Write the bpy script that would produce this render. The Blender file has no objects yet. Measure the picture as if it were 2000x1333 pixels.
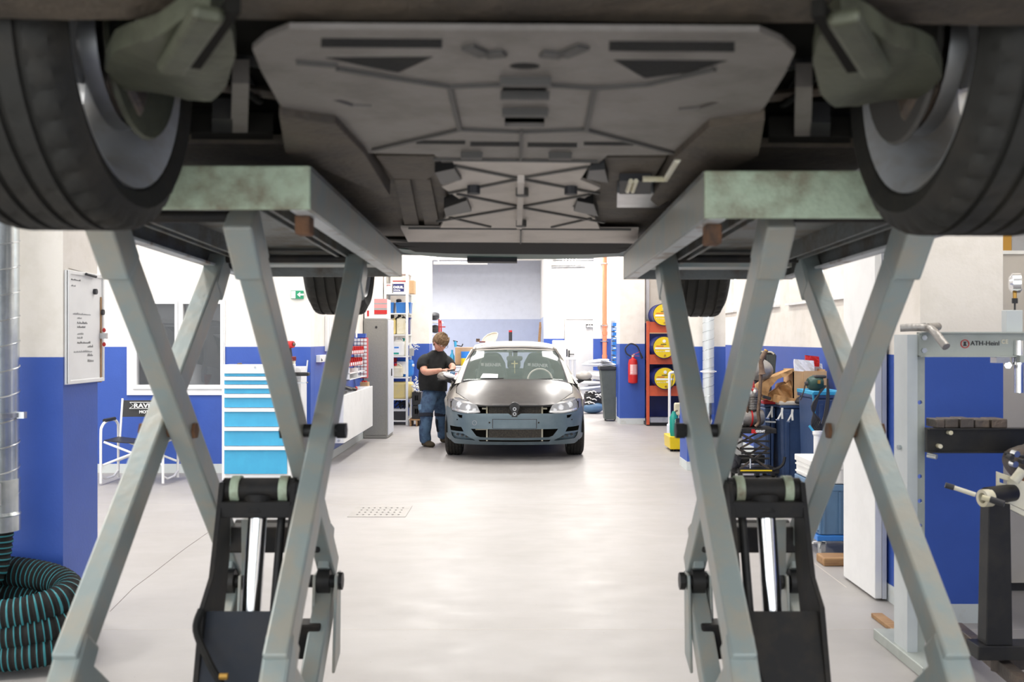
import bpy, bmesh, math, random
from mathutils import Vector, Matrix
from mathutils.geometry import delaunay_2d_cdt
random.seed(7)
C = bpy.context.scene.collection
SC = bpy.context.scene
PI = math.pi
F = 1944.0; VX = 1005.0; VY = 662.0; EYE = 1.5
def X_(px, d): return (px-VX)*d/F
def Z_(py, d): return EYE-(py-VY)*d/F
def W(px, py, d): return Vector((X_(px, d), d, Z_(py, d)))

# ---------------- camera, world, lights, exposure ----------------
cam = bpy.data.cameras.new('camera'); camo = bpy.data.objects.new('camera', cam); C.objects.link(camo)
camo.location = (0, 0, EYE); camo.rotation_euler = (PI/2, 0, 0)
cam.sensor_width = 36; cam.lens = F*36/2000; cam.clip_start = 0.05; cam.clip_end = 200
cam.shift_x = -(VX-1000)/2000; cam.shift_y = -(666.5-VY)/2000
cam.dof.use_dof = True; cam.dof.focus_distance = 12.5; cam.dof.aperture_fstop = 5.0
SC.camera = camo
SC.view_settings.view_transform = 'Standard'; SC.view_settings.look = 'None'
SC.view_settings.gamma = 1.0; SC.view_settings.use_curve_mapping = False
SC.view_settings.exposure = -0.12
w = bpy.data.worlds.new('world'); SC.world = w; w.use_nodes = True
w.node_tree.nodes['Background'].inputs[0].default_value = (0.93, 0.97, 1.0, 1)
w.node_tree.nodes['Background'].inputs[1].default_value = 3.0
def area(name, loc, sx, sy, power, col=(1, 0.975, 0.94), rot=(0, 0, 0)):
    l = bpy.data.lights.new(name, 'AREA'); l.shape = 'RECTANGLE'; l.size = sx; l.size_y = sy
    l.energy = power; l.color = col
    o = bpy.data.objects.new(name, l); o.location = loc; o.rotation_euler = rot; C.objects.link(o); return o
CEIL = 4.3
LAMPS = [(-1.2, 6.6), (1.2, 6.6), (-1.2, 10.0), (1.2, 10.0), (-1.2, 13.6), (1.2, 13.6), (-1.3, 17.0), (1.2, 17.0),
         (-4.4, 6.8), (-4.4, 9.2), (-1.2, 20.6), (2.2, 20.6), (-2.6, 23.4), (1.6, 24.3), (-6.0, 14.6),  (-4.6, 3.0), (2.4, 8.4), (-2.4, 3.5), (2.5, 3.7)]  # unseen lamps; some added to light the far room, neighbour room and piers
for i, (x, y) in enumerate(LAMPS):
    p = 40
    if y < 6 and abs(x) < 3: p = 42  # near pair, added to brighten the cream of the near piers
    if y > 19: p = 165  # far-room lamps, some put in to lift its wall brightness
    if x < -4: p = 120
    if y > 11 and y < 19: p = 80
    area('ceiling_lamp_light', (x, y, CEIL-0.16), 0.5, 1.5, p)

# ---------------- materials ----------------
def mat(name, col, rough=0.5, metal=0.0, var=None, vscale=6.0, vlo=0.45, vhi=0.65, bump=0.0, bscale=60, spec=0.5, emit=0, coat=0, trans=0, alpha=1, stretch=None):
    m = bpy.data.materials.new(name); m.use_nodes = True; nt = m.node_tree; b = nt.nodes['Principled BSDF']
    b.inputs['Base Color'].default_value = (*col, 1); b.inputs['Roughness'].default_value = rough
    b.inputs['Metallic'].default_value = metal; b.inputs['Specular IOR Level'].default_value = spec
    b.inputs['Coat Weight'].default_value = coat; b.inputs['Transmission Weight'].default_value = trans
    b.inputs['Alpha'].default_value = alpha
    if emit:
        b.inputs['Emission Color'].default_value = (*col, 1); b.inputs['Emission Strength'].default_value = emit
    tc = nt.nodes.new('ShaderNodeTexCoord')
    src = tc.outputs['Object']
    if stretch:
        mp = nt.nodes.new('ShaderNodeMapping'); mp.inputs['Scale'].default_value = stretch
        nt.links.new(src, mp.inputs[0]); src = mp.outputs[0]
    if var is None: var = tuple(c*(0.86 if max(col) < .5 else .955) for c in col)
    n = nt.nodes.new('ShaderNodeTexNoise'); n.inputs['Scale'].default_value = vscale; n.inputs['Detail'].default_value = 6
    n.inputs['Roughness'].default_value = 0.62
    nt.links.new(src, n.inputs['Vector'])
    r = nt.nodes.new('ShaderNodeValToRGB'); r.color_ramp.elements[0].position = vlo; r.color_ramp.elements[1].position = vhi
    r.color_ramp.elements[0].color = (*col, 1); r.color_ramp.elements[1].color = (*var, 1)
    nt.links.new(n.outputs[0], r.inputs[0]); nt.links.new(r.outputs[0], b.inputs['Base Color'])
    if emit: nt.links.new(r.outputs[0], b.inputs['Emission Color'])
    if bump:
        n2 = nt.nodes.new('ShaderNodeTexNoise'); n2.inputs['Scale'].default_value = bscale; n2.inputs['Detail'].default_value = 4
        nt.links.new(src, n2.inputs['Vector'])
        bp = nt.nodes.new('ShaderNodeBump'); bp.inputs['Strength'].default_value = bump; bp.inputs['Distance'].default_value = 0.01
        nt.links.new(n2.outputs[0], bp.inputs['Height']); nt.links.new(bp.outputs[0], b.inputs['Normal'])
    return m
M = {}
def dm(key, *a, **k): M[key] = mat(key, *a, **k); return M[key]
dm('cream', (0.86, 0.81, 0.75), 0.7, var=(0.80, 0.75, 0.68), bump=0.1)
dm('white_wall', (0.86, 0.83, 0.79), 0.7, bump=0.1)
dm('blue', (0.034, 0.092, 0.41), 0.45, var=(0.038, 0.10, 0.44), vscale=3, bump=0.08)
dm('blue_grey', (0.50, 0.55, 0.72), 0.6)
dm('pale_blue', (0.78, 0.81, 0.90), 0.7)
dm('skirting', (0.62, 0.66, 0.66), 0.5, var=(0.5, 0.48, 0.42), vlo=.55, vhi=.8)
dm('ceiling', (0.8, 0.79, 0.76), 0.8)
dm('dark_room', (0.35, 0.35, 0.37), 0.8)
dm('pvc', (0.86, 0.86, 0.86), 0.35)
dm('white_paint', (0.82, 0.82, 0.80), 0.35)
dm('lamp', (1, 0.98, 0.94), 0.5, emit=3)
dm('door_grey', (0.66, 0.65, 0.62), 0.5)
dm('chrome', (0.9, 0.91, 0.93), 0.16, 1.0)
dm('steel', (0.55, 0.56, 0.57), 0.3, 1.0, var=(0.4, 0.4, 0.41))
dm('galv', (0.62, 0.66, 0.67), 0.25, 0.9, var=(0.5, 0.54, 0.56), vscale=14)
dm('duct_white', (0.70, 0.74, 0.76), 0.3, 0.3)
dm('lift_paint', (0.285, 0.33, 0.32), 0.36, 0.1, var=(0.35, 0.335, 0.285), vscale=9, vlo=.42, vhi=.62, bump=0.1, bscale=35)
dm('lift_green', (0.43, 0.52, 0.38), 0.5, 0.0, var=(0.20, 0.17, 0.11), vscale=11, vlo=.45, vhi=.72, bump=0.4, bscale=40)
dm('lip', (0.58, 0.60, 0.60), 0.4, var=(0.26, 0.17, 0.11), vscale=10, vlo=.52, vhi=.66, bump=0.3)  # pale base carries light bounced off the floor; the brown is rust
dm('drain', (0.36, 0.34, 0.32), 0.5)
dm('lift_under', (0.16, 0.17, 0.165), 0.55, 0.1, var=(0.11, 0.09, 0.07), vscale=8, bump=0.3)
dm('rust', (0.16, 0.075, 0.035), 0.8, var=(0.07, 0.04, 0.025), vscale=20, bump=0.4)
dm('black_metal', (0.018, 0.018, 0.019), 0.45, 0.0, spec=0.3, var=(0.035, 0.032, 0.028))
dm('lift_dark', (0.019, 0.018, 0.018), 0.55, 0.0, spec=0.2, var=(0.034, 0.028, 0.022), vscale=10)
dm('navy_plate', (0.024, 0.029, 0.040), 0.55, spec=0.25, var=(0.035, 0.035, 0.04))
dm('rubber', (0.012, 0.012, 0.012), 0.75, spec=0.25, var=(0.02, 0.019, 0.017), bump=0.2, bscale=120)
dm('tyre', (0.026, 0.025, 0.022), 0.7, spec=0.25, var=(0.038, 0.034, 0.028), vscale=9, bump=0.15, bscale=90)
dm('black_plastic', (0.015, 0.015, 0.016), 0.45)
dm('glass', (0.30, 0.38, 0.35), 0.02, alpha=0.16, spec=0.8)
dm('window_glass', (0.10, 0.11, 0.12), 0.02, alpha=0.25, spec=1.0)
dm('lamp_glass', (0.9, 0.92, 0.95), 0.03, alpha=0.3, spec=1.0)
dm('alloy', (0.62, 0.63, 0.64), 0.32, 0.4, var=(0.50, 0.47, 0.43), vscale=7)
dm('teal', (0.03, 0.22, 0.25), 0.4)
dm('skin', (0.62, 0.33, 0.24), 0.55, var=(0.55, 0.26, 0.18), vscale=14)
dm('hair', (0.13, 0.075, 0.035), 0.6, var=(0.25, 0.16, 0.08), vscale=40, bump=0.6, bscale=150)
dm('tshirt', (0.008, 0.009, 0.010), 0.85, var=(0.018, 0.02, 0.02), vscale=8, bump=0.3, bscale=25)
dm('jeans', (0.075, 0.14, 0.24), 0.85, var=(0.03, 0.055, 0.12), vscale=9, bump=0.5, bscale=30)
dm('jeans_dark', (0.012, 0.016, 0.03), 0.85)
dm('shoe', (0.06, 0.045, 0.025), 0.8)
dm('cardboard', (0.55, 0.36, 0.20), 0.85, var=(0.48, 0.30, 0.16))
dm('paper_bag', (0.52, 0.30, 0.13), 0.8, var=(0.38, 0.20, 0.08), vscale=16, bump=0.8, bscale=14)
dm('red', (0.55, 0.02, 0.02), 0.4)
dm('red_dark', (0.16, 0.01, 0.012), 0.5)
dm('pink', (0.75, 0.30, 0.30), 0.5)
dm('orange', (0.62, 0.10, 0.035), 0.45, var=(0.55, 0.085, 0.03))
dm('pipe_orange', (0.78, 0.25, 0.13), 0.4)
dm('yellow', (0.80, 0.58, 0.01), 0.35)
dm('drum_blue', (0.02, 0.03, 0.17), 0.35)
dm('cab_blue', (0.045, 0.36, 0.62), 0.35, var=(0.05, 0.40, 0.66))
dm('bin_blue', (0.02, 0.16, 0.50), 0.35)
dm('tub_blue', (0.035, 0.07, 0.17), 0.4, var=(0.045, 0.085, 0.19), vscale=12)
dm('crate_blue', (0.10, 0.20, 0.34), 0.4)
dm('dolly_blue', (0.03, 0.20, 0.62), 0.35)
dm('locker_grey', (0.26, 0.255, 0.235), 0.5, var=(0.23, 0.225, 0.21), vscale=80)
dm('locker_light', (0.60, 0.62, 0.68), 0.45)
dm('beige', (0.55, 0.51, 0.46), 0.5)
dm('can_cream', (0.72, 0.68, 0.55), 0.4, var=(0.62, 0.56, 0.36))
dm('can_yellow', (0.68, 0.55, 0.22), 0.4, var=(0.60, 0.50, 0.28))
dm('can_white', (0.80, 0.80, 0.78), 0.4)
dm('wood', (0.38, 0.22, 0.10), 0.7, var=(0.25, 0.13, 0.06), vscale=5, stretch=(1, 8, 8))
dm('gold', (0.50, 0.28, 0.06), 0.35, 0.6)
dm('green', (0.01, 0.30, 0.14), 0.5)
dm('green_dark', (0.015, 0.06, 0.05), 0.4)
dm('teal_bottle', (0.01, 0.30, 0.24), 0.4)
dm('ink', (0.03, 0.03, 0.035), 0.6)
dm('ink_grey', (0.35, 0.35, 0.36), 0.6)
dm('white_ink', (0.85, 0.85, 0.85), 0.5)
dm('press_grey', (0.42, 0.45, 0.42), 0.4, 0.1, var=(0.36, 0.39, 0.36))
dm('press_light', (0.56, 0.60, 0.61), 0.4, 0.1)
dm('iron', (0.10, 0.085, 0.075), 0.5, 0.5, var=(0.16, 0.12, 0.09), vscale=12, bump=0.4)
dm('old_pipe', (0.18, 0.12, 0.085), 0.5, 0.5, var=(0.10, 0.06, 0.04), vscale=15, bump=0.4)
dm('dull_alu', (0.42, 0.40, 0.38), 0.45, 0.6, var=(0.28, 0.26, 0.24), vscale=12, bump=0.3)
dm('primer', (0.095, 0.135, 0.160), 0.38, 0.15, var=(0.125, 0.165, 0.19), vscale=5, vlo=.4, vhi=.7)
dm('hood_grey', (0.085, 0.08, 0.078), 0.30, 0.75, var=(0.10, 0.095, 0.092))
dm('body_beige', (0.30, 0.28, 0.255), 0.30, 0.55)
dm('roof_grey', (0.52, 0.49, 0.46), 0.35, 0.3)
dm('car_grey', (0.22, 0.22, 0.23), 0.3, 0.6)
dm('seat_cover', (0.10, 0.115, 0.11), 0.8)
dm('dash', (0.05, 0.055, 0.052), 0.7)
dm('radiator_core', (0.06, 0.052, 0.042), 0.6, var=(0.12, 0.10, 0.075), vscale=50)
dm('under_plate', (0.205, 0.185, 0.168), 0.55, 0.1, var=(0.15, 0.134, 0.118), vscale=7, bump=0.15)
dm('under_mid', (0.56, 0.50, 0.45), 0.55, 0.05, var=(0.46, 0.41, 0.365), vscale=6, bump=0.15)
dm('under_brown', (0.09, 0.07, 0.05), 0.65, var=(0.055, 0.045, 0.035), vscale=8, bump=0.4)
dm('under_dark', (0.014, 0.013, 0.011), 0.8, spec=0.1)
dm('under_rib', (0.075, 0.07, 0.064), 0.6)
dm('arm_alu', (0.10, 0.105, 0.07), 0.5, 0.3, var=(0.06, 0.06, 0.04), vscale=10, bump=0.2)

# floor: glossy painted concrete with worn patches, scuffs and fine cracks
fm = mat('floor_paint', (0.37, 0.352, 0.342), 0.4, var=(0.32, 0.30, 0.285), vscale=0.9, vlo=.42, vhi=.75, spec=0.5)
nt = fm.node_tree; b = nt.nodes['Principled BSDF']; ramp = [n for n in nt.nodes if n.type == 'VALTORGB'][0]
tc = [n for n in nt.nodes if n.type == 'TEX_COORD'][0]
n1 = nt.nodes.new('ShaderNodeTexNoise'); n1.inputs['Scale'].default_value = 7; n1.inputs['Detail'].default_value = 8
mp = nt.nodes.new('ShaderNodeMapping'); mp.inputs['Scale'].default_value = (0.5, 0.8, 1); nt.links.new(tc.outputs['Object'], mp.inputs[0]); nt.links.new(mp.outputs[0], n1.inputs['Vector'])
mr = nt.nodes.new('ShaderNodeMapRange'); mr.inputs[1].default_value = 0.3; mr.inputs[2].default_value = 0.75; mr.inputs[3].default_value = 0.42; mr.inputs[4].default_value = 0.55
nt.links.new(n1.outputs[0], mr.inputs[0]); nt.links.new(mr.outputs[0], b.inputs['Roughness'])
vo = nt.nodes.new('ShaderNodeTexVoronoi'); vo.inputs['Scale'].default_value = 9; vo.inputs['Randomness'].default_value = 1
nt.links.new(tc.outputs['Object'], vo.inputs['Vector'])
cr = nt.nodes.new('ShaderNodeValToRGB'); cr.color_ramp.elements[0].position = 0.012; cr.color_ramp.elements[1].position = 0.03
cr.color_ramp.elements[0].color = (0.25, 0.2, 0.16, 1); cr.color_ramp.elements[1].color = (1, 1, 1, 1)
nt.links.new(vo.outputs['Distance'], cr.inputs[0])
mx = nt.nodes.new('ShaderNodeMix'); mx.data_type = 'RGBA'; mx.blend_type = 'MULTIPLY'; mx.inputs[0].default_value = 0.8
nt.links.new(ramp.outputs[0], mx.inputs[6]); nt.links.new(cr.outputs[0], mx.inputs[7]); nt.links.new(mx.outputs[2], b.inputs['Base Color'])
M['floor'] = fm

# ---------------- mesh helpers ----------------
ORI = {}
def frame(d):
    d = Vector(d).normalized(); u = Vector((0, 0, 1)) if abs(d.z) < 0.95 else Vector((1, 0, 0))
    a = d.cross(u).normalized(); return a, a.cross(d).normalized()
class MB:
    def __init__(s): s.v = []; s.f = []; s.mi = []; s.T = None; s.k = 0
    def add(s, vs, fs):
        n = len(s.v)
        for p in vs:
            p = Vector(p); s.v.append(s.T @ p if s.T is not None else p)
        for f in fs: s.f.append([i+n for i in f]); s.mi.append(s.k)
        return s
    def box(s, x0, x1, y0, y1, z0, z1):
        v = [(x, y, z) for z in (z0, z1) for y in (y0, y1) for x in (x0, x1)]
        return s.add(v, [(0, 2, 3, 1), (4, 5, 7, 6), (0, 1, 5, 4), (2, 6, 7, 3), (0, 4, 6, 2), (1, 3, 7, 5)])
    def taper(s, x0, x1, y0, y1, z0, z1, t):   # box whose top is grown by t
        v = [(x+(t if i else 0)*sx, y+(t if i else 0)*sy, z) for i, z in enumerate((z0, z1)) for y, sy in ((y0, -1), (y1, 1)) for x, sx in ((x0, -1), (x1, 1))]
        return s.add(v, [(0, 2, 3, 1), (4, 5, 7, 6), (0, 1, 5, 4), (2, 6, 7, 3), (0, 4, 6, 2), (1, 3, 7, 5)])
    def cyl(s, p0, p1, r0, r1=None, n=16, cap=True):
        p0 = Vector(p0); p1 = Vector(p1); r1 = r0 if r1 is None else r1
        a, b = frame(p1-p0); v = []
        for p, r in ((p0, r0), (p1, r1)):
            for i in range(n):
                t = 2*PI*i/n; v.append(p+a*(r*math.cos(t))+b*(r*math.sin(t)))
        f = [(i, (i+1) % n, n+(i+1) % n, n+i) for i in range(n)]
        if cap: f += [tuple(range(n-1, -1, -1)), tuple(range(n, 2*n))]
        return s.add(v, f)
    def tube(s, pts, r, n=10, closed=False, cap=True, rad=None):
        pts = [Vector(p) for p in pts]; N = len(pts); v = []; u = None
        for i, p in enumerate(pts):
            d = (pts[(i+1) % N]-pts[i-1]) if closed else (pts[min(i+1, N-1)]-pts[max(i-1, 0)])
            d = d.normalized()
            if u is None: a, b = frame(d)
            else:
                a = (u-d*u.dot(d)).normalized(); b = d.cross(a)*-1
                b = a.cross(d)
            u = a; rr = rad[i] if rad else r
            for k in range(n):
                t = 2*PI*k/n; v.append(p+a*(rr*math.cos(t))+b*(rr*math.sin(t)))
        f = []
        for i in range(N if closed else N-1):
            j = (i+1) % N
            for k in range(n): f.append((i*n+k, i*n+(k+1) % n, j*n+(k+1) % n, j*n+k))
        if cap and not closed: f += [tuple(range(n-1, -1, -1)), tuple(range((N-1)*n, N*n))]
        return s.add(v, f)
    def lathe(s, prof, o, ax=(0, 0, 1), n=32, close=False):  # prof: (radius, height)
        o = Vector(o); ax = Vector(ax).normalized(); a, b = frame(ax); v = []
        for r, h in prof:
            for i in range(n):
                t = 2*PI*i/n; v.append(o+ax*h+a*(r*math.cos(t))+b*(r*math.sin(t)))
        f = []; m = len(prof)
        for j in range(m if close else m-1):
            q = (j+1) % m
            for i in range(n): f.append((j*n+i, j*n+(i+1) % n, q*n+(i+1) % n, q*n+i))
        if not close:
            if prof[0][0] > 1e-5: f.append(tuple(range(n-1, -1, -1)))
            if prof[-1][0] > 1e-5: f.append(tuple(range((m-1)*n, m*n)))
        return s.add(v, f)
    def bar(s, p0, p1, w, h, up=(0, 0, 1)):  # rectangular bar, w across, h along up
        p0 = Vector(p0); p1 = Vector(p1); d = (p1-p0).normalized(); up = Vector(up)
        a = d.cross(up).normalized(); b = a.cross(d).normalized(); v = []
        for p in (p0, p1):
            for sa, sb in ((-1, -1), (1, -1), (1, 1), (-1, 1)): v.append(p+a*(sa*w/2)+b*(sb*h/2))
        return s.add(v, [(3, 2, 1, 0), (4, 5, 6, 7), (0, 1, 5, 4), (1, 2, 6, 5), (2, 3, 7, 6), (3, 0, 4, 7)])
    def ell(s, c, rx, ry, rz, nu=16, nv=10, rot=None):
        v = []; c = Vector(c)
        for j in range(nv+1):
            ph = PI*j/nv
            for i in range(nu):
                t = 2*PI*i/nu; p = Vector((rx*math.sin(ph)*math.cos(t), ry*math.sin(ph)*math.sin(t), rz*math.cos(ph)))
                if rot is not None: p = rot @ p
                v.append(c+p)
        f = [(j*nu+i, (j+1)*nu+i, (j+1)*nu+(i+1) % nu, j*nu+(i+1) % nu) for j in range(nv) for i in range(nu)]
        return s.add(v, f)
    def prism(s, poly, fn, t):   # polygon (u,v) -> fn(u,v,h) for h in (0,t)
        n = len(poly); v = [fn(u, w_, 0) for u, w_ in poly]+[fn(u, w_, t) for u, w_ in poly]
        return s.add(v, [tuple(range(n-1, -1, -1)), tuple(range(n, 2*n))]+[(i, (i+1) % n, n+(i+1) % n, n+i) for i in range(n)])
    def patch(s, outer, holes, step, fn, thick=None):
        """triangulated polygon with holes and inner grid points, mapped by fn(u,v)->point; thick: vector or None"""
        pts = []; edges = []
        def loop(pl):
            out = []
            for i in range(len(pl)):
                a = Vector(pl[i]); b = Vector(pl[(i+1) % len(pl)]); m = max(1, int(math.ceil((b-a).length/step)))
                for k in range(m): out.append(a.lerp(b, k/m))
            n0 = len(pts); pts.extend(out); edges.extend([(n0+i, n0+(i+1) % len(out)) for i in range(len(out))])
        loop(outer)
        for h in holes: loop(h)
        def inside(p, pl):
            c = False; n = len(pl)
            for i in range(n):
                x1, y1 = pl[i]; x2, y2 = pl[(i+1) % n]
                if (y1 > p[1]) != (y2 > p[1]) and p[0] < (x2-x1)*(p[1]-y1)/(y2-y1)+x1: c = not c
            return c
        us = [p[0] for p in outer]; vs = [p[1] for p in outer]
        u = min(us)+step*.5
        while u < max(us):
            q = min(vs)+step*.5
            while q < max(vs):
                if inside((u, q), outer) and not any(inside((u, q), h) for h in holes): pts.append(Vector((u, q)))
                q += step
            u += step
        r = delaunay_2d_cdt(pts, edges, [], 0, 1e-6)
        V, E, Fs = r[0], r[1], r[2]; keep = []
        for f in Fs:
            c = sum((V[i] for i in f), Vector((0, 0)))/len(f)
            if inside(c, outer) and not any(inside(c, h) for h in holes): keep.append(list(f))
        P = [Vector(fn(p.x, p.y)) for p in V]
        if thick is None: return s.add(P, keep)
        n = len(P); T = Vector(thick); v = P+[p+T for p in P]
        cnt = {}
        for f in keep:
            for i in range(len(f)):
                e = (f[i], f[(i+1) % len(f)]); cnt[e] = 1
        fs = [f for f in keep]+[[i+n for i in reversed(f)] for f in keep]
        for (a, b2) in cnt:
            if (b2, a) not in cnt: fs.append([b2, a, a+n, b2+n])
        return s.add(v, fs)
    def build(s, name, m, parent=None, smooth=False, bevel=0, seg=2, kind=None, subd=0, solid=0):
        o0 = ORI.get(parent.name, Vector((0, 0, 0))) if parent else Vector((0, 0, 0))
        me = bpy.data.meshes.new(name); me.from_pydata([p-o0 for p in s.v], [], s.f)
        ms = m if isinstance(m, (list, tuple)) else [m]
        for x in ms: me.materials.append(x if not isinstance(x, str) else M[x])
        if len(ms) > 1:
            for p, k in zip(me.polygons, s.mi): p.material_index = k
        me.update()
        bm = bmesh.new(); bm.from_mesh(me); bmesh.ops.recalc_face_normals(bm, faces=bm.faces[:]); bm.to_mesh(me); bm.free()
        o = bpy.data.objects.new(name, me); C.objects.link(o)
        if smooth:
            me.shade_smooth()
            try: me.set_sharp_from_angle(angle=math.radians(smooth if smooth is not True else 40))
            except Exception: pass
        if solid: sd = o.modifiers.new('solid', 'SOLIDIFY'); sd.thickness = solid; sd.offset = -1
        if bevel:
            bv = o.modifiers.new('bevel', 'BEVEL'); bv.width = bevel; bv.segments = seg; bv.limit_method = 'ANGLE'
        if subd: sb = o.modifiers.new('subd', 'SUBSURF'); sb.levels = subd; sb.render_levels = subd
        if parent: o.parent = parent; ORI[o.name] = o0
        if kind: o['kind'] = kind
        return o
def thing(name, label, cat, loc=(0, 0, 0), group=None, rz=0):
    o = bpy.data.objects.new(name, None); C.objects.link(o); o.location = loc; o.empty_display_size = 0.1
    ORI[o.name] = Vector(loc); o['label'] = label; o['category'] = cat
    if group: o['group'] = group
    if rz: o.rotation_euler.z = rz
    return o
def local(t): ORI[t.name] = Vector((0, 0, 0)); return t     # parts are modelled about the thing's own base
def tag(o, label, cat, group=None):
    o['label'] = label; o['category'] = cat
    if group: o['group'] = group
    return o
def tree(o, parent=None):
    c = o.copy(); C.objects.link(c); c.parent = parent
    for ch in list(o.children): tree(ch, c)
    return c
def box(x0, x1, y0, y1, z0, z1): return MB().box(x0, x1, y0, y1, z0, z1)
def struct(name, mb, m, parent=None, **k):
    o = mb.build(name, m, parent, **k)
    if not parent: o['kind'] = 'structure'
    return o
def text(name, s, size, m, parent, loc, rot=(PI/2, 0, 0), ext=0.001, shear=0, bold=0, align='LEFT', sx=1):
    cu = bpy.data.curves.new(name, 'FONT'); cu.body = s; cu.size = size; cu.extrude = ext; cu.shear = shear; cu.offset = bold; cu.align_x = align
    cu.resolution_u = 3
    to = bpy.data.objects.new(name+'_tmp', cu); C.objects.link(to)
    bpy.context.view_layer.update(); dg = bpy.context.evaluated_depsgraph_get()
    me = bpy.data.meshes.new_from_object(to.evaluated_get(dg)); bpy.data.objects.remove(to, do_unlink=True)
    from mathutils import Euler
    T = Matrix.Translation(Vector(loc)-(ORI.get(parent.name, Vector()) if parent else Vector())) @ Euler(rot).to_matrix().to_4x4() @ Matrix.Diagonal((sx, 1, 1, 1))
    me.transform(T); me.materials.clear(); me.materials.append(M[m])
    o = bpy.data.objects.new(name, me); C.objects.link(o)
    if parent: o.parent = parent; ORI[o.name] = ORI.get(parent.name, Vector())
    return o
def arc(cx, cy, r, a0, a1, n, ry=None):
    ry = r if ry is None else ry
    return [(cx+r*math.cos(math.radians(a0+(a1-a0)*i/n)), cy+ry*math.sin(math.radians(a0+(a1-a0)*i/n))) for i in range(n+1)]
def spline(pts, n):
    P = [Vector(p) for p in pts]; out = []
    for i in range(len(P)-1):
        a = P[max(i-1, 0)]; b = P[i]; c = P[i+1]; d = P[min(i+2, len(P)-1)]
        for k in range(n):
            t = k/n; out.append(0.5*((2*b)+(c-a)*t+(2*a-5*b+4*c-d)*t*t+(3*b-a-3*c+d)*t**3))
    out.append(P[-1]); return out

# ---------------- the setting ----------------
BH = 1.41   # height of the blue dado
struct('floor', box(-9.5, 6, -3, 27, -0.2, 0), 'floor')
struct('ceiling', box(-9.5, 6, -3, 27, CEIL, CEIL+0.15), 'ceiling')
def xz(y): return lambda u, v: (u, y, v)
def duo(name, x0, x1, y0, y1, zt=CEIL, bh=BH, up='cream', lo='blue', sk=True, skh=0.1):
    o = struct(name, box(x0, x1, y0, y1, bh, zt), up)
    p = box(x0-.001, x1+.001, y0-.001, y1+.001, skh if sk else 0, bh).build('dado', lo, o)
    if sk: box(x0-.006, x1+.006, y0-.006, y1+.006, 0, skh).build('skirting', 'skirting', o)
    return o
# left bay back wall with a window opening
LW = 11.13
wx0, wx1, wz0, wz1 = X_(249, LW), X_(440, LW), Z_(772, LW), Z_(584, LW)
mb = MB(); T = (0, .2, 0)
lw = struct('wall_back_left', MB().patch([(-9.5, BH), (wx0, BH), (wx0, wz1), (wx1, wz1), (wx1, BH), (-2.28, BH), (-2.28, CEIL), (-9.5, CEIL)], [], 5, xz(LW), T), 'white_wall')
MB().patch([(-9.5, .1), (-2.28, .1), (-2.28, BH), (wx1, BH), (wx1, wz0), (wx0, wz0), (wx0, BH), (-9.5, BH)], [], 5, xz(LW-.001), T).build('dado', 'blue', lw)
box(-9.5, -2.274, LW-.012, LW, 0, .1).build('skirting', 'skirting', lw)
duo('wall_left', -2.48, -2.28, LW+.2, 18.05, up='cream')
duo('wall_far_left', -2.28, -1.55, 18.05, 18.75)
duo('wall_right', 3.1, 3.3, -3, 27) if False else None
# right wall with three high windows
WR = 3.1
wins = [(8.5, 9.79), (10.0, 11.23), (11.63, 12.95), (13.9, 15.2)]
hol = [[(a, 1.9), (b, 1.9), (b, 3.1), (a, 3.1)] for a, b in wins]
wr = struct('wall_right', MB().patch([(-3, BH), (27, BH), (27, CEIL), (-3, CEIL)], hol, 5, lambda u, v: (WR, u, v), (.25, 0, 0)), 'cream')
box(WR-.001, WR+.25, -3, 27, .1, BH).build('dado', 'blue', wr); box(WR-.012, WR, -3, 27, 0, .1).build('skirting', 'skirting', wr)
for i, (a, b) in enumerate(wins):
    wn = struct('window_%d' % (i+2), MB().patch([(a, 1.9), (b, 1.9), (b, 3.1), (a, 3.1)], [[(a+.07, 1.97), (b-.07, 1.97), (b-.07, 3.03), (a+.07, 3.03)]], 3, lambda u, v: (WR+.14, u, v), (.05, 0, 0)), 'pvc')
    box(WR+.16, WR+.17, a+.07, b-.07, 1.97, 3.03).build('pane', 'glass', wn)
    box(WR-.05, WR+.14, a-.01, b+.01, 1.872, 1.898).build('window_sill', 'pvc', wn)
# piers
pr = duo('wall_pier_right_near', 2.14, 2.576, 5.25, 5.74)
duo('wall_pier_right_middle', 1.965, 2.40, 11.33, 11.82, up='cream')
duo('wall_pier_right_far', 1.85, 2.29, 17.5, 18.05)
duo('wall_pier_left_near', -2.64, -2.205, 4.86, 5.26)
# wall behind the near right pier (stub that closes the bay to the wall)
duo('wall_far_right', 2.29, 3.1, 18.05, 18.3)
# far room
struct('wall_far_back', box(-6, .67, 26, 26.2, 0, 2.01), 'blue_grey')
struct('wall_far_back_upper', box(-6, .67, 26, 26.2, 2.01, CEIL), 'pale_blue')
s = struct('wall_far_side', box(.67, .95, 22.8, 26.2, 2.01, CEIL), 'white_wall'); box(.669, .951, 22.81, 26.2, 0, 2.01).build('dado', 'blue_grey', s); box(.668, .952, 22.79, 22.81, 0, 1.5).build('dado', 'blue', s)
box(.668, .952, 22.79, 22.81, 1.5, 2.01).build('plaster', 'white_wall', s)
duo('wall_far_door', .95, 1.9, 25.6, 25.8, up='cream', bh=1.5)
duo('wall_far_pipe', 1.9, 3.1, 23.9, 24.1, up='white_wall', bh=1.5)
struct('wall_far_room_left', box(-6.2, -6, 18.75, 26.2, 0, CEIL), 'pale_blue')
struct('beam_far', box(-6, .67, 24.6, 24.9, 3.45, CEIL), 'white_wall')
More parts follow.
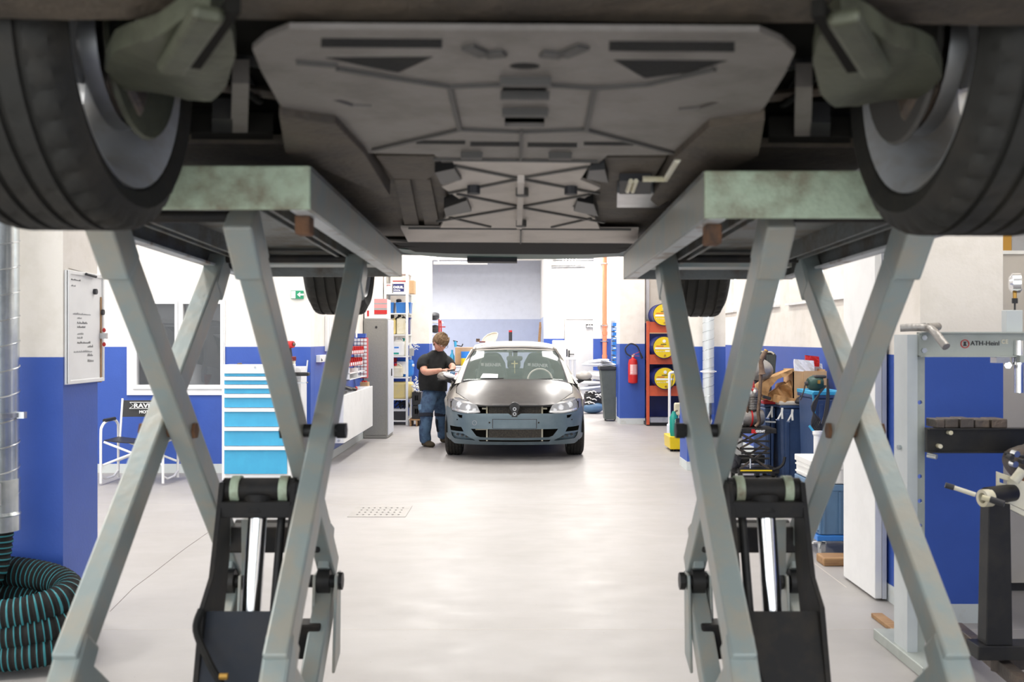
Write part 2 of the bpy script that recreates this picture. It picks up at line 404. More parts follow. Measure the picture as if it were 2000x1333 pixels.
# adjoining dark room behind the left window
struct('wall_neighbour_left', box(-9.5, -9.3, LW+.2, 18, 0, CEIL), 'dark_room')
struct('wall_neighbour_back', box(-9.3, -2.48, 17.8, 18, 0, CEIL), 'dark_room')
struct('wall_neighbour_front', box(-9.5, -9.3, -3, LW, 0, CEIL), 'white_wall')
# left window
wy = LW-.02
wm = struct('window_1', MB().patch([(wx0, wz0), (wx1, wz0), (wx1, wz1), (wx0, wz1)],
    [[(X_(269, LW), Z_(752, LW)), (X_(343, LW), Z_(752, LW)), (X_(343, LW), Z_(594, LW)), (X_(269, LW), Z_(594, LW))],
     [(X_(359, LW), Z_(752, LW)), (X_(432, LW), Z_(752, LW)), (X_(432, LW), Z_(594, LW)), (X_(359, LW), Z_(594, LW))]], 3, xz(wy), (0, .07, 0)), 'pvc')
for a, b in ((269, 343), (359, 432)):
    box(X_(a, LW), X_(b, LW), wy+.03, wy+.04, Z_(752, LW), Z_(594, LW)).build('pane', 'window_glass', wm)
    f = MB().patch([(X_(a-8, LW), Z_(760, LW)), (X_(b+6, LW), Z_(760, LW)), (X_(b+6, LW), Z_(588, LW)), (X_(a-8, LW), Z_(588, LW))],
        [[(X_(a, LW), Z_(752, LW)), (X_(b, LW), Z_(752, LW)), (X_(b, LW), Z_(594, LW)), (X_(a, LW), Z_(594, LW))]], 3, xz(wy-.015), (0, .015, 0)).build('sash', 'pvc', wm)
# far door
d0, d1, dz = X_(1106, 25.5), X_(1163, 25.5), Z_(624, 25.5)
dr = struct('door_1', box(d0, d1, 25.55, 25.59, 0, dz), 'door_grey')
MB().patch([(d0-.04, 0), (d1+.04, 0), (d1+.04, dz+.04), (d0-.04, dz+.04)], [[(d0, 0.002), (d1, 0.002), (d1, dz), (d0, dz)]], 3, xz(25.53), (0, .06, 0)).build('door_frame', 'beige', dr)
MB().box(d0+.06, d0+.09, 25.52, 25.55, 1.0, 1.2).cyl((d0+.07, 25.5, 1.1), (d0+.2, 25.5, 1.1), .012).build('door_handle', 'black_plastic', dr)
sg = box(X_(1145, 25.4), X_(1166, 25.4), 25.50, 25.52, Z_(640.5, 25.4), Z_(633.5, 25.4)).build('door_sign', 'ink', dr)
text('lettering', 'sklad', .095, 'white_ink', dr, (X_(1146, 25.4), 25.498, Z_(639.5, 25.4)), bold=.003, sx=1.15)
# floor joints and crack: real shallow fillets of dark sealant lying in the floor
fl = bpy.data.objects['floor']
mb = MB()
for y in (3.5, 5.13, 9.0, 14.2): mb.box(-9, 3.0, y-.002, y+.002, -.01, .0006)
mb.box(-.003+2.0, 2.003, 6, 11, -.01, .0006)
mb.build('expansion_joint', 'beige', fl)
ck = [W(215, 1195, 5.47), W(260, 1150, 5.98), W(300, 1120, 6.37), W(345, 1085, 6.9), W(365, 1070, 7.15), W(420, 1030, 7.9)]
mb = MB()
for a, b in zip(ck[:-1], ck[1:]):
    a.z = b.z = .0002; mb.bar(a, b, .004, .0014)
mb.build('floor_crack', 'iron', fl)
# drain grate
gx0, gx1, gy0, gy1 = X_(687, 8.6), X_(798, 8.6), 8.36, 8.9
hl = []
for i in range(8):
    for j in range(4):
        cx = gx0+.07+i*(gx1-gx0-.14)/7; cy = gy0+.1+j*(gy1-gy0-.2)/3
        hl.append([(cx+.011*math.cos(k*PI/3), cy+.02*math.sin(k*PI/3)) for k in range(6)])
g = MB().patch([(gx0, gy0), (gx1, gy0), (gx1, gy1), (gx0, gy1)], hl, .3, lambda u, v: (u, v, 0.001), (0, 0, .003)).build('drain_cover', 'drain')
tag(g, 'square drain cover with rows of small holes set in the pale floor', 'drain')
h = box(gx0+.01, gx1-.01, gy0+.01, gy1-.01, .0004, .0012).build('drain_pit', 'ink', g)
# ceiling light fixtures, several only added for brightness (the lights themselves hang just below them)
for x, y in LAMPS:
    if x < -5.5: pass  # this one was added to light the vehicle in the neighbour room
    t = thing('ceiling_light', 'long white ceiling light fixture with a glowing diffuser, unseen above the frame', 'lamp', (x, y, CEIL), 'ceiling lights')
    box(x-.27, x+.27, y-.78, y+.78, CEIL-.06, CEIL).build('housing', 'white_paint', t)
    box(x-.25, x+.25, y-.75, y+.75, CEIL-.075, CEIL-.061).build('diffuser', 'lamp', t)
# ---------------- tyres and wheels ----------------
def tyre_mesh(mb, cx, cy, cz, R, w, rin, ns=120):
    h = w/2
    cols = [(-h*.80, rin, 0), (-h*.97, rin+.012, 0), (-h*1.06, (R+rin)/2, 0), (-h*.99, R-.028, 0), (-h*.90, R-.008, 1), (-h*.80, R-.002, 1), (-h*.66, R, 1)]
    g = .006
    for a in (-.56, -.19, .19, .56):
        b = a*h; cols += [(b-g, R, 0), (b-g+.001, R-.008, 0), (b+g-.001, R-.008, 0), (b+g, R, 0)]
        if a != .56: cols += [(b+.15*h, R, 2)]
    cols += [(h*.66, R, 1), (h*.80, R-.002, 1), (h*.90, R-.008, 1), (h*.99, R-.028, 0), (h*1.06, (R+rin)/2, 0), (h*.97, rin+.012, 0), (h*.80, rin, 0)]
    v = []; n = len(cols)
    for i in range(ns):
        t = 2*PI*i/ns
        for x, r, k in cols:
            rr = r
            if k == 1 and i % 4 == 0: rr -= .007
            if k == 2 and i % 6 == 1: rr -= .005
            v.append((cx+x, cy+rr*math.sin(t), cz+rr*math.cos(t)))
    f = [(i*n+j, i*n+j+1, ((i+1) % ns)*n+j+1, ((i+1) % ns)*n+j) for i in range(ns) for j in range(n-1)]
    mb.add(v, f)
def wheel(root, x, y, z, R=.315, w=.215, rin=.232, detail=True, turn=0, rim='alloy', spokes=5, sw=.028):
    s = 1 if x > 0 else -1
    m4 = Matrix.Translation((x, y, z)) @ Matrix.Rotation(turn, 4, 'Z') @ Matrix.Translation((-x, -y, -z))
    mb = MB(); mb.T = m4; tyre_mesh(mb, x, y, z, R, w, rin, 168 if detail else 60)
    t = mb.build('tyre', 'tyre', root, smooth=35)
    a = (s, 0, 0); h = w/2
    mb = MB(); mb.T = m4
    o = (x, y, z)
    mb.lathe([(rin+.006, -h*.95), (rin+.008, -h*.80), (rin-.012, -h*.74), (rin-.030, -h*.4), (rin-.034, h*.5), (rin-.018, h*.74), (rin+.008, h*.82), (rin+.008, h*.97), (rin-.004, h*.97), (rin-.024, h*.7), (rin-.042, h*.5), (rin-.038, -h*.4), (rin-.022, -h*.78)], o, a, 48, close=True)
    rm = mb.build('rim', rim, root, smooth=40)
    mb = MB(); mb.T = m4
    mb.lathe([(.0, h*.45), (.07, h*.45), (.075, h*.75), (.05, h*.85), (0, h*.85)], o, a, 24)
    for k in range(spokes):
        for dq in (-.13, .13):
            th = 2*PI*k/spokes+dq
            c, q = math.sin(th), math.cos(th)
            mb.bar((x+s*h*.62, y+.06*c, z+.06*q), (x+s*h*.70, y+(rin-.02)*c, z+(rin-.02)*q), sw, .03, (1, 0, 0))
    mb.build('spoke', rim, rm)
    for dx in ():
        pass
    return rm

# ---------------- car shell (front at y=0 facing -Y, ground at z=0) ----------------
def cfun(x): return .10*(abs(x)/.6)**2.2+.5*(abs(x)/.9)**10
def pz(z):
    if z < .30: return .09*((.30-z)/.1)**1.3
    return max(0, z-.58)*.5
def yf(x, z): return cfun(x)+pz(z)
def cinv(y):
    a, b = 0, .895
    if y >= cfun(.895): return .895
    for _ in range(30):
        m = (a+b)/2
        if cfun(m) < y: a = m
        else: b = m
    return a
CY = 12.05
def pu(px, py):   # photo point on the parked car's nose -> (x, z) on the nose surface
    d = CY+.2
    for _ in range(12):
        x, z = X_(px, d), Z_(py, d); x = max(-.893, min(.893, x)); d = CY+yf(x, z)
    return (x, z)
def L(*pts): return [pu(*p) for p in pts]
def mirr(poly): return [(-x, z) for x, z in reversed(poly)]
def hoodz(x, y):
    t = max(0, min(1, (y-.08)/1.0)); ax = abs(x)
    z = .695+.285*(1-(1-t)**1.7)-.07*(ax/.75)**3
    e = max(0, ax-(.46+.2*t)); z -= .10*min(e, .05)
    if ax > .76: z -= 1.6*((ax-.76)**1.35)
    return z
def off(fn, d): return lambda u, v: fn(u, v)+Vector((0, d, 0))
def nose(u, v): return Vector((u, yf(u, v), v))
def sidex(y, z):
    x = cinv(y)
    if y > 3.9: x -= .22*((y-3.9)/.35)**2*.5
    if z > .7: x -= .20*(z-.7)
    if z < .35: x -= .25*(.35-z)
    x += .012*math.exp(-((z-.72)/.03)**2)
    return x
def wind(u, v):   # windscreen: u -1..1, v 0..1
    hw = .715+(.585-.715)*v; x = u*hw
    return Vector((x, 1.02+.78*v+.13*u*u+.02*math.sin(PI*v), .955+.405*v-.02*u*u+.03*math.sin(PI*v)))
def roofz(x, y):
    t = (y-1.8)/2.1
    return 1.36+.105*math.sin(PI*min(1, max(0, .12+t*.62)))-.06*(abs(x)/.6)**3
def car_shell(root, m):
    # m: dict bumper, hood, fender, roof
    bo = L((870.5, 791), (881, 798), (883, 803), (909, 808.6), (938, 808.5), (993, 808.5), (998, 812), (1005, 813), (1012, 812), (1017, 808.5), (1072, 808.5), (1101, 808.6), (1127, 803), (1129, 798), (1139.5, 791),
           (1139.5, 850), (1131, 859), (1122, 866), (1090, 868.5), (1005, 869.5), (920, 868.5), (888, 866), (879, 859), (870.5, 850))
    intake = L((919.5, 838), (1090.5, 838), (1080, 852), (1072, 855), (1005, 856.5), (938, 855), (930, 852))
    slit = L((934, 859.5), (1005, 860.5), (1076, 859.5), (1073, 863), (1005, 864.2), (937, 863))
    fogu = L((878.6, 831), (901, 834.6), (905.8, 843.7), (880.5, 840.5))
    fogl = L((881, 843.5), (905, 847.5), (921, 857), (928, 861), (888, 856.5), (883, 851))
    wash = L((893, 809.6), (903, 811.3), (902.5, 817.4), (897, 816))
    def circ(px, py, r, n=10):
        c = pu(px, py); return [(c[0]+r*math.cos(2*PI*k/n), c[1]+r*math.sin(2*PI*k/n)) for k in range(n)]
    holes = [intake, slit, fogu, mirr(fogu), fogl, mirr(fogl), wash, mirr(wash), circ(956, 826, .011), circ(1052, 826, .011), circ(893, 820, .008), circ(1117, 820, .008)]
    bump = MB().patch(bo, holes, .035, nose, (0, .03, 0)).build('bumper', m['bumper'], root, smooth=30)
    MB().patch(L((963, 820), (1047, 820), (1047, 837), (963, 837)), [], .05, off(nose, -.006), (0, .006, 0)).build('plate_recess', m['bumper'], bump)
    MB().patch(L((961.5, 819), (1048.5, 819), (1048.5, 837.6), (961.5, 837.6)), [], .05, off(nose, -.002), (0, .003, 0)).build('plate_seam', 'ink', bump)
    MB().patch(circ(926.6, 826.5, .028, 20), [circ(926.6, 826.5, .024, 20)], .02, off(nose, -.002), (0, .003, 0)).build('tow_cover', 'ink_grey', bump)
    for q in (fogl, mirr(fogl)):
        MB().patch(q, [], .03, off(nose, .045), (0, .01, 0)).build('fog_pocket', m['bumper'], bump)
    for sx in (-1, 1):
        mb = MB()
        for k in range(3):
            c = pu(893+k*9 if sx < 0 else 2010-893-k*9, 849+k*2.2); mb.cyl((c[0], yf(*c)+.02, c[1]), (c[0], yf(*c)+.05, c[1]), .014, n=8)
        mb.build('lamp_socket', 'black_plastic', bump)
    co_ = L((870.5, 791.5), (872, 784), (877, 779), (884, 779), (882, 787.5), (883, 803), (880.5, 798.5))
    for q in (co_, mirr(co_)): MB().patch(q, [], .04, off(nose, .02), (0, .02, 0)).build('wing_corner', m['fender'], root, smooth=30)
    # behind the openings: radiator, cooler frames, crash bar
    box(-.80, .80, .38, .42, .22, .72).build('front_panel', 'under_dark', root)
    box(-.32, .33, .22, .27, .26, .66).build('radiator', 'radiator_core', root)
    for sx in (-1, 1): box(sx*.34-.01, sx*.34+.01, .20, .27, .24, .67).build('cooler_frame', 'can_cream', root)
    mb = MB()
    for z in (.385, .275): mb.bar((-.48, .17, z), (-.34, .19, z), .012, .014)
    for sx in (-1, 1): mb.bar((sx*.40, .2, .64), (sx*.33, .2, .64), .02, .02).bar((sx*.35, .2, .60), (sx*.35, .2, .69), .02, .014)
    mb.build('cooler_bracket', 'can_cream', root, kind='stuff')
    mb = MB().box(-.5, .5, .12, .2, .668, .69)
    mb.build('lock_carrier', 'black_plastic', root)
    mb = MB(); e = pu(1004.7, 798)
    mb.lathe([(.0, 0), (.062, 0), (.066, .02), (.04, .05), (0, .05)], (0, yf(0, .66)-.01, .665), (0, 1, 0), 20)
    mb.prism([(-.034, .55), (.034, .55), (.04, .66), (-.04, .66)], lambda u, v, h: (u, .0+h, v), .04)
    em = mb.build('badge_mount', 'black_plastic', root, smooth=40)
    MB().lathe([(.012, 0), (.022, 0), (.022, .01), (.012, .01)], (0, -.012, .648), (0, 1, 0), 16, close=True).lathe([(.012, 0), (.022, 0), (.022, .01), (.012, .01)], (0, -.012, .588), (0, 1, 0), 16, close=True).build('ring', 'steel', em)
    # headlights
    hl = L((887, 777), (897, 777.8), (914, 784), (931.5, 792), (938, 806), (925, 808), (909, 807.6), (895, 805), (883, 801.5), (881.5, 788))
    for q in (hl, mirr(hl)):
        s = -1 if q[0][0] < 0 else 1
        h = MB().patch(q, [], .04, off(nose, .06), (0, .01, 0)).build('headlight', 'ink', root)
        MB().patch(q, [], .03, off(nose, -.004)).build('lens', 'lamp_glass', h, smooth=True)
        for (px, py, r) in ((897, 790, .042), (914, 796, .034), (926, 802, .022)):
            c = pu(px, py); x = c[0] if s < 0 else -c[0]
            MB().lathe([(r, 0), (r*1.04, -.012), (r*.8, .0), (r*.45, .02), (0, .025)], (x, yf(x, c[1])+.042, c[1]), (0, 1, 0), 18).build('reflector', 'chrome', h, smooth=True)
        st = L((884, 800), (896, 803.5), (910, 806), (936, 806), (934, 803), (910, 803), (896, 800.5), (884, 797))
        if s > 0: st = mirr(st)
        MB().patch(st, [], .04, off(nose, .02), (0, .012, 0)).build('light_strip', 'chrome', h)
        # body-coloured rim under the lamp
    # hood and fenders
    def yfr(x): return cfun(x)+.055+max(0, abs(x)-.45)*.22
    n = 12; fr = [(-.50+1.0*i/n, yfr(-.50+1.0*i/n)) for i in range(n+1)]
    ho = fr+[(.62, .33), (.735, .56), (.745, .8), (.715, 1.04)]+[(.6-.2*k, 1.03-.06*(1-((.6-.2*k)/.7)**2)) for k in range(7)]+[(-.715, 1.04), (-.745, .8), (-.735, .56), (-.62, .33)]
    MB().patch(ho, [], .05, lambda u, v: Vector((u, v, hoodz(u, v))), (0, 0, -.012)).build('bonnet', m['hood'], root, smooth=30)
    for s in (-1, 1):
        fo = [(.51, yfr(.51)+.01), (.62, yfr(.62)), (.70, yfr(.70)), (.78, yfr(.78)), (.84, yfr(.84)), (.884, .66), (.893, .9), (.87, 1.35), (.80, 1.40), (.755, 1.06), (.752, .8), (.742, .56), (.627, .325)]
        fo = [(s*a, b) for a, b in fo]
        if s > 0: fo = fo
        fd = MB().patch(fo, [], .04, lambda u, v: Vector((u, v, hoodz(u, v) if v < 1.05 else hoodz(u, 1.05)-.02*(v-1.05)-.0)), (0, 0, -.01)).build('fender', m['fender'], root, smooth=30)
    # sides
    def archpts(cy): return [(cy+.365*math.cos(math.radians(a)), .32+.365*math.sin(math.radians(a))) for a in range(180, -1, -12)]
    lo = [(.60, .60), (.60, .24)]
    so = [(.585, .58)]
    a1 = [p for p in archpts(.86) if p[0] > .585 or p[1] > .55]
    a1 = [p for p in archpts(.86) if p[0] > .60]
    so = [(.60, .585)]+a1+[(1.3, .2), (3.02, .2)]+archpts(3.48)+[(3.95, .25), (4.18, .27), (4.22, .55), (4.22, .92), (4.0, .965), (2.6, .945), (1.38, .915), (1.25, .86), (.9, .775), (.60, .73)]
    for s in (-1, 1):
        sd = MB().patch(so, [], .08, lambda u, v: Vector((s*sidex(u, v), u, v)), (-s*.02, 0, 0)).build('body_side', m['fender'], root, smooth=30)
        # door seams
        mb = MB()
        for yy in (1.42, 2.45, 3.2):
            mb.tube([(s*(sidex(yy, z)+.001), yy+(.0 if yy < 3 else (z-.3)*.25), z) for z in (.28, .45, .6, .75, .9)], .004, 4)
        mb.build('door_gap', 'ink', sd)
        def gh(u, v): return Vector((s*(.835-(v-.93)*.58), u, v))
        go = [(1.22, .90), (3.95, .95), (3.86, 1.2), (3.6, 1.36), (2.6, 1.395), (1.95, 1.385), (1.85, 1.36)]
        gi = [[(1.42, .95), (2.38, .965), (2.38, 1.355), (1.98, 1.34)], [(2.48, .967), (3.2, .975), (3.2, 1.34), (2.48, 1.36)]]
        gf = MB().patch(go, gi, .2, gh, (-s*.03, 0, 0)).build('door_frame', m['fender'], root)
        for g_ in gi: MB().patch(g_, [], .3, gh, (-s*.004, 0, 0)).build('side_window', 'glass', gf)
    # roof, screens, tail
    ro = [(-.585, 1.93), (-.3, 1.83), (0, 1.80), (.3, 1.83), (.585, 1.93), (.59, 3.6), (.55, 3.92), (-.55, 3.92), (-.59, 3.6)]
    MB().patch(ro, [], .1, lambda u, v: Vector((u, v, roofz(u, v))), (0, 0, -.02)).build('roof', m['roof'], root, smooth=30)
    ws = MB().patch([(-.985, .015), (.985, .015), (.985, .985), (-.985, .985)], [], .12, wind, (0, .006, 0)).build('windscreen', 'glass', root, smooth=True)
    for s in (-1, 1):
        MB().patch([(s*.985, -.03), (s*1.10, -.06), (s*1.05, 1.04), (s*.985, 1.02)], [], .1, off(wind, -.006), (0, .04, 0)).build('pillar', m['roof'], root, smooth=30)
        MB().patch([(s*.965, 0), (s*.99, 0), (s*.99, 1.0), (s*.965, 1.0)], [], .1, off(wind, -.008), (0, .008, 0)).build('screen_seal', 'ink', ws)
    MB().patch([(-.99, -.03), (.99, -.03), (.99, .02), (-.99, .02)], [], .1, off(wind, -.006), (0, .03, 0)).build('cowl', 'ink', root)
    MB().patch([(-.985, .965), (.985, .965), (.985, 1.03), (-.985, 1.03)], [], .1, off(wind, -.004), (0, .03, 0)).build('header_rail', m['roof'], root)
    def tail(u, v): return Vector((u*(1-.12*max(0, v-.9)), 4.24-.5*max(0, v-.95)-.15*abs(u/.85)**4, v))
    MB().patch([(-.84, .26), (.84, .26), (.86, .9), (.62, 1.36), (-.62, 1.36), (-.86, .9)], [[(-.6, .98), (.6, .98), (.5, 1.28), (-.5, 1.28)]], .15, tail, (0, -.03, 0)).build('tailgate', m['fender'], root, smooth=30)
    MB().patch([(-.6, .98), (.6, .98), (.5, 1.28), (-.5, 1.28)], [], .3, tail, (0, -.005, 0)).build('rear_window', 'glass', root)
    for s in (-1, 1): MB().patch([(s*.86, .68), (s*.50, .68), (s*.52, .84), (s*.87, .86)], [], .1, off(tail, .012), (0, .02, 0)).build('tail_light', 'red_dark', root)
    # door mirrors
    for s in (-1, 1):
        mm = MB().ell((s*.93, 1.30, 1.0), .11, .06, .065, rot=Matrix.Rotation(-.12*s, 3, 'Z')).build('door_mirror', m['roof'] if s > 0 else m['fender'], root, smooth=True)
        MB().tube(spline([(s*.80, 1.30, .92), (s*.86, 1.29, .925), (s*.92, 1.29, .95)], 4), .022, 8).build('mirror_foot', 'black_plastic', mm)
        MB().box(min(s*.85, s*1.03), max(s*.85, s*1.03), 1.26, 1.33, .935, .962).build('mirror_trim', 'black_plastic', mm, bevel=.01)
def interior(root):
    box(-.72, .72, 1.1, 4.1, .22, .30).build('cabin_floor', 'under_dark', root)
    MB().patch([(-.70, 1.06), (-.4, 1.04), (.4, 1.04), (.70, 1.06), (.72, 1.45), (-.72, 1.45)], [], .1, lambda u, v: Vector((u, v, .935-.10*abs(u/.72)**3-.2*max(0, v-1.3))), (0, 0, -.2)).build('dashboard', 'dash', root, smooth=30)
    for s in (-1, 1):
        prof = [(-.21, 0), (-.225, .3), (-.19, .55), (-.11, .70), (.11, .70), (.19, .55), (.225, .3), (.21, 0)]
        st = MB().prism(prof, lambda u, v, h: (s*.325+u, 2.10+.25*v+h, .60+v), .12).build('seat', 'seat_cover', root, bevel=.05, seg=3)
        box(s*.325-.23, s*.325+.23, 1.75, 2.2, .5, .64).build('seat_cushion', 'seat_cover', st, bevel=.04)
        mb = None
        text('lettering', 'BERNER', .062, 'white_ink', st, (s*.325-.10+(.02 if s > 0 else 0), 2.205+.0, 1.105), rot=(PI/2-.18, 0.02+.03*s, 0), bold=.0025, sx=1.05)
        MB().box(s*.325-.155+(.02 if s > 0 else 0), s*.325-.115+(.02 if s > 0 else 0), 2.21, 2.214, 1.11, 1.15).build('logo_mark', 'white_ink', st)
    box(-.6, .6, 3.05, 3.2, .6, 1.05).build('rear_bench', 'seat_cover', root, bevel=.05)
    box(-.11, .09, 3.05, 3.13, 1.05, 1.2).build('rear_headrest', 'seat_cover', root, bevel=.03)
    MB().lathe([(.165, -.012), (.18, 0), (.165, .012), (.155, 0)], (.35, 1.62, .93), (0, -1, .45), 28, close=True).build('steering_wheel', 'beige', root, smooth=True)
    box(-.11, .11, 1.70, 1.74, 1.195, 1.26).build('inside_mirror', 'ink', root, bevel=.02)
    MB().patch([(-.2, .9), (.24, .9), (.17, 1.0), (-.14, 1.0)], [], .1, off(wind, .015), (0, .01, 0)).build('sensor_cover', 'ink', root)
    box(-.02, .04, 1.70, 1.72, 1.24, 1.33).build('mirror_stalk', 'ink', root)
    mb = MB().tube([(0, 1.69, 1.20), (0.002, 1.69, 1.02)], .003, 5).box(-.045, .045, 1.68, 1.69, 1.15, 1.165).box(-.008, .008, 1.68, 1.69, 1.1, 1.19)
    mb.build('hanging_cross', 'can_yellow', root)

# ---------------- the parked car ----------------
car = local(thing('hatchback_car', 'grey hatchback with blue-grey primed bumper and open black grille parked in the aisle', 'car'))
car_shell(car, dict(bumper='primer', hood='hood_grey', fender='body_beige', roof='roof_grey'))
interior(car)
for s in (-1, 1):
    wheel(car, s*.775, .86, .316, w=.21, detail=True); wheel(car, s*.775, 3.48, .316, w=.21, detail=False)
for s in (-1, 1):
    mb = MB().patch([(s*.45, .25), (s*.88, .25), (s*.88, .3), (s*.45, .3)], [], 1, lambda u, v: (u, v, 0.3)) if False else None
box(-.6, .6, .4, 4.1, .19, .22).build('underbody', 'under_dark', car)
for s in (-1, 1):
    for cy in (.86, 3.48):
        pts = [(0, cy+.38*math.cos(math.radians(a)), .32+.38*math.sin(math.radians(a))) for a in range(0, 181, 15)]
        v = [(s*.60, p[1], p[2]) for p in pts]+[(s*.865, p[1], p[2]) for p in pts]; n = len(pts)
        MB().add(v, [(i, i+1, n+i+1, n+i) for i in range(n-1)]+[tuple(range(n))]).build('wheel_arch', 'under_dark', car)
# wipers and paper under the windscreen
mb = MB()
mb.tube([wind(-.95, -.02)+Vector((0, -.02, .01)), wind(-.2, .03)+Vector((0, -.02, .01))], .008, 6).tube([wind(.0, -.02)+Vector((0, -.02, .01)), wind(.7, .03)+Vector((0, -.02, .01))], .008, 6)
mb.build('wiper', 'black_plastic', car)
car.location = (0, CY, 0)
def sheet(name, a, m):
    p = [Vector(q) for q in a]; n = Vector((0, 0, .0015))
    return MB().add(p+[q+n for q in p], [(0, 1, 2, 3), (7, 6, 5, 4), (0, 4, 5, 1), (1, 5, 6, 2), (2, 6, 7, 3), (3, 7, 4, 0)]).build(name, m)
yb = CY
o = sheet('masking_paper', [(-.45, yb+1.03, .985), (-.22, yb+.98, .985), (-.22, yb+1.13, 1.03), (-.42, yb+1.18, 1.035)], 'white_ink')
tag(o, 'sheet of white paper lying at the foot of the windscreen of the grey hatchback', 'paper')

# ---------------- the lifted car ----------------
RZ, RY, TH = 1.773, .82, .027
lc = local(thing('lifted_car', 'dark car raised overhead on the scissor lift, seen from below with its undertray', 'car'))
car_shell(lc, dict(bumper='under_brown', hood='car_grey', fender='car_grey', roof='car_grey'))
def und(px, py, zl=.15):
    k = (VY-py)/F; yl = (RZ+zl-EYE-RY*k)/(k+TH)
    return ((px-VX)*(RY+yl)/F, yl)
def U(pts, zl=.15): return [und(px, py, zl) for px, py in pts]
def flat(zl): return lambda u, v: Vector((u, v, zl))
def plate(name, pts, holes, zl, m, th=.008, parent=lc, **k):
    return MB().patch(U(pts, zl), [U(h, zl) for h in holes], .3, flat(zl), (0, 0, th)).build(name, m, parent, **k)
# near-black pan above everything standing in for engine-bay shade, with wheel wells
pan = [(-.86, .05), (.86, .05), (.86, .48), (.50, .48), (.50, 1.26), (.80, 1.26), (.80, 3.05), (.52, 3.05), (.52, 3.9), (.78, 3.9), (.78, 4.15), (-.78, 4.15), (-.78, 3.9), (-.52, 3.9), (-.52, 3.05), (-.80, 3.05), (-.80, 1.26), (-.50, 1.26), (-.50, .48), (-.86, .48)]
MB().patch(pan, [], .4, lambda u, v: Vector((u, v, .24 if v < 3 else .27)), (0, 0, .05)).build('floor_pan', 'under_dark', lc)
box(-.84, .84, .3, 4.1, .62, .66).build('bulkhead', 'under_dark', lc)
for s in (-1, 1):
    for cy in (.86, 3.48):
        n = 13; A = [math.radians(180*i/(n-1)) for i in range(n)]
        v = [(s*.50, cy+.38*math.cos(a), .28+.38*math.sin(a)) for a in A]+[(s*.87, cy+.38*math.cos(a), .28+.38*math.sin(a)) for a in A]
        MB().add(v, [(i, i+1, n+i+1, n+i) for i in range(n-1)]+[tuple(range(n))]).build('wheel_arch_liner', 'under_dark', lc)
# front splash shield
left = [(545, 57), (500, 75), (474, 98), (492, 140), (530, 205), (555, 232), (585, 240), (643, 240), (700, 300), (835, 302), (852, 318), (872, 318)]
shield = left+[(2010-x, y) for x, y in reversed(left)]
def R(x0, y0, x1, y1): return [(x0, y0), (x1, y0), (x1, y1), (x0, y1)]
holes = [R(608, 76, 845, 94), [(615, 113), (830, 110), (762, 143), (690, 130)], R(1172, 78, 1418, 98), [(1180, 114), (1408, 114), (1330, 140), (1245, 152)],
         [(1008+30*math.cos(PI*k/8), 128+6*math.sin(PI*k/8)) for k in range(16)],
         R(966, 170, 1052, 192), R(972, 229, 1050, 247),
         R(800, 276, 896, 282), R(906, 278, 1006, 286), R(1018, 279, 1115, 287), R(1128, 277, 1226, 283),
         [(632, 196), (652, 196), (676, 203), (710, 205), (710, 210), (672, 210)], [(1395, 196), (1375, 196), (1350, 203), (1312, 207), (1312, 213), (1352, 211)]]
sh = plate('undertray', shield, holes, .15, 'under_plate')
plate('shade_backing', R(560, 66, 1450, 300), [], .175, 'under_dark', parent=sh)  # near-black sheet puts the shade inside the tray holes into colour
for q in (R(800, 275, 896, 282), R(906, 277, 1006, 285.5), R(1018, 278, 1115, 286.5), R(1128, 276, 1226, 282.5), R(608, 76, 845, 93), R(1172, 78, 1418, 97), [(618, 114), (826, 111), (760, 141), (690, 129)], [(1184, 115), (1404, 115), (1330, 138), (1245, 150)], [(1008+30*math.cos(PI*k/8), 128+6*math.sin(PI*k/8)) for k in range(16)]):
    plate('slot_shade', q, [], .1495, 'rubber', .02, sh)  # black plates laid over the slots as their inner shade
def rib(path, w=.009, zl=.15, m='under_rib', h=.006, parent=sh, name='rib'):
    p = U(path, zl); mb = MB()
    for a, b in zip(p[:-1], p[1:]): mb.bar((a[0], a[1], zl-h/2+.001), (b[0], b[1], zl-h/2+.001), w, h)
    return mb.build(name, m, parent)
rib([(716, 292), (885, 251), (1005, 255), (1130, 250), (1310, 296)]); rib([(862, 168), (884, 250)]); rib([(1146, 168), (1132, 250)])
rib([(640, 132), (750, 150), (862, 167), (1005, 160), (1146, 168), (1250, 160), (1380, 128)])
rib([(1005, 252), (1005, 312)], .006); rib([(560, 120), (640, 126)], .01); rib([(835, 310), (1155, 312)], .01)
rib([(895, 88), (930, 104), (968, 100)], .022); rib([(1040, 100), (1080, 104), (1122, 86)], .022)
for q in (R(960, 164, 1060, 169), R(962, 192, 1058, 195), R(966, 224, 1056, 229), R(888, 308, 930, 313), R(1060, 308, 1105, 313)): plate('tray_boss', q, [], .138, 'under_rib', .014, sh)
box(-.045, .045, 0, .01, 0, .01) if False else None
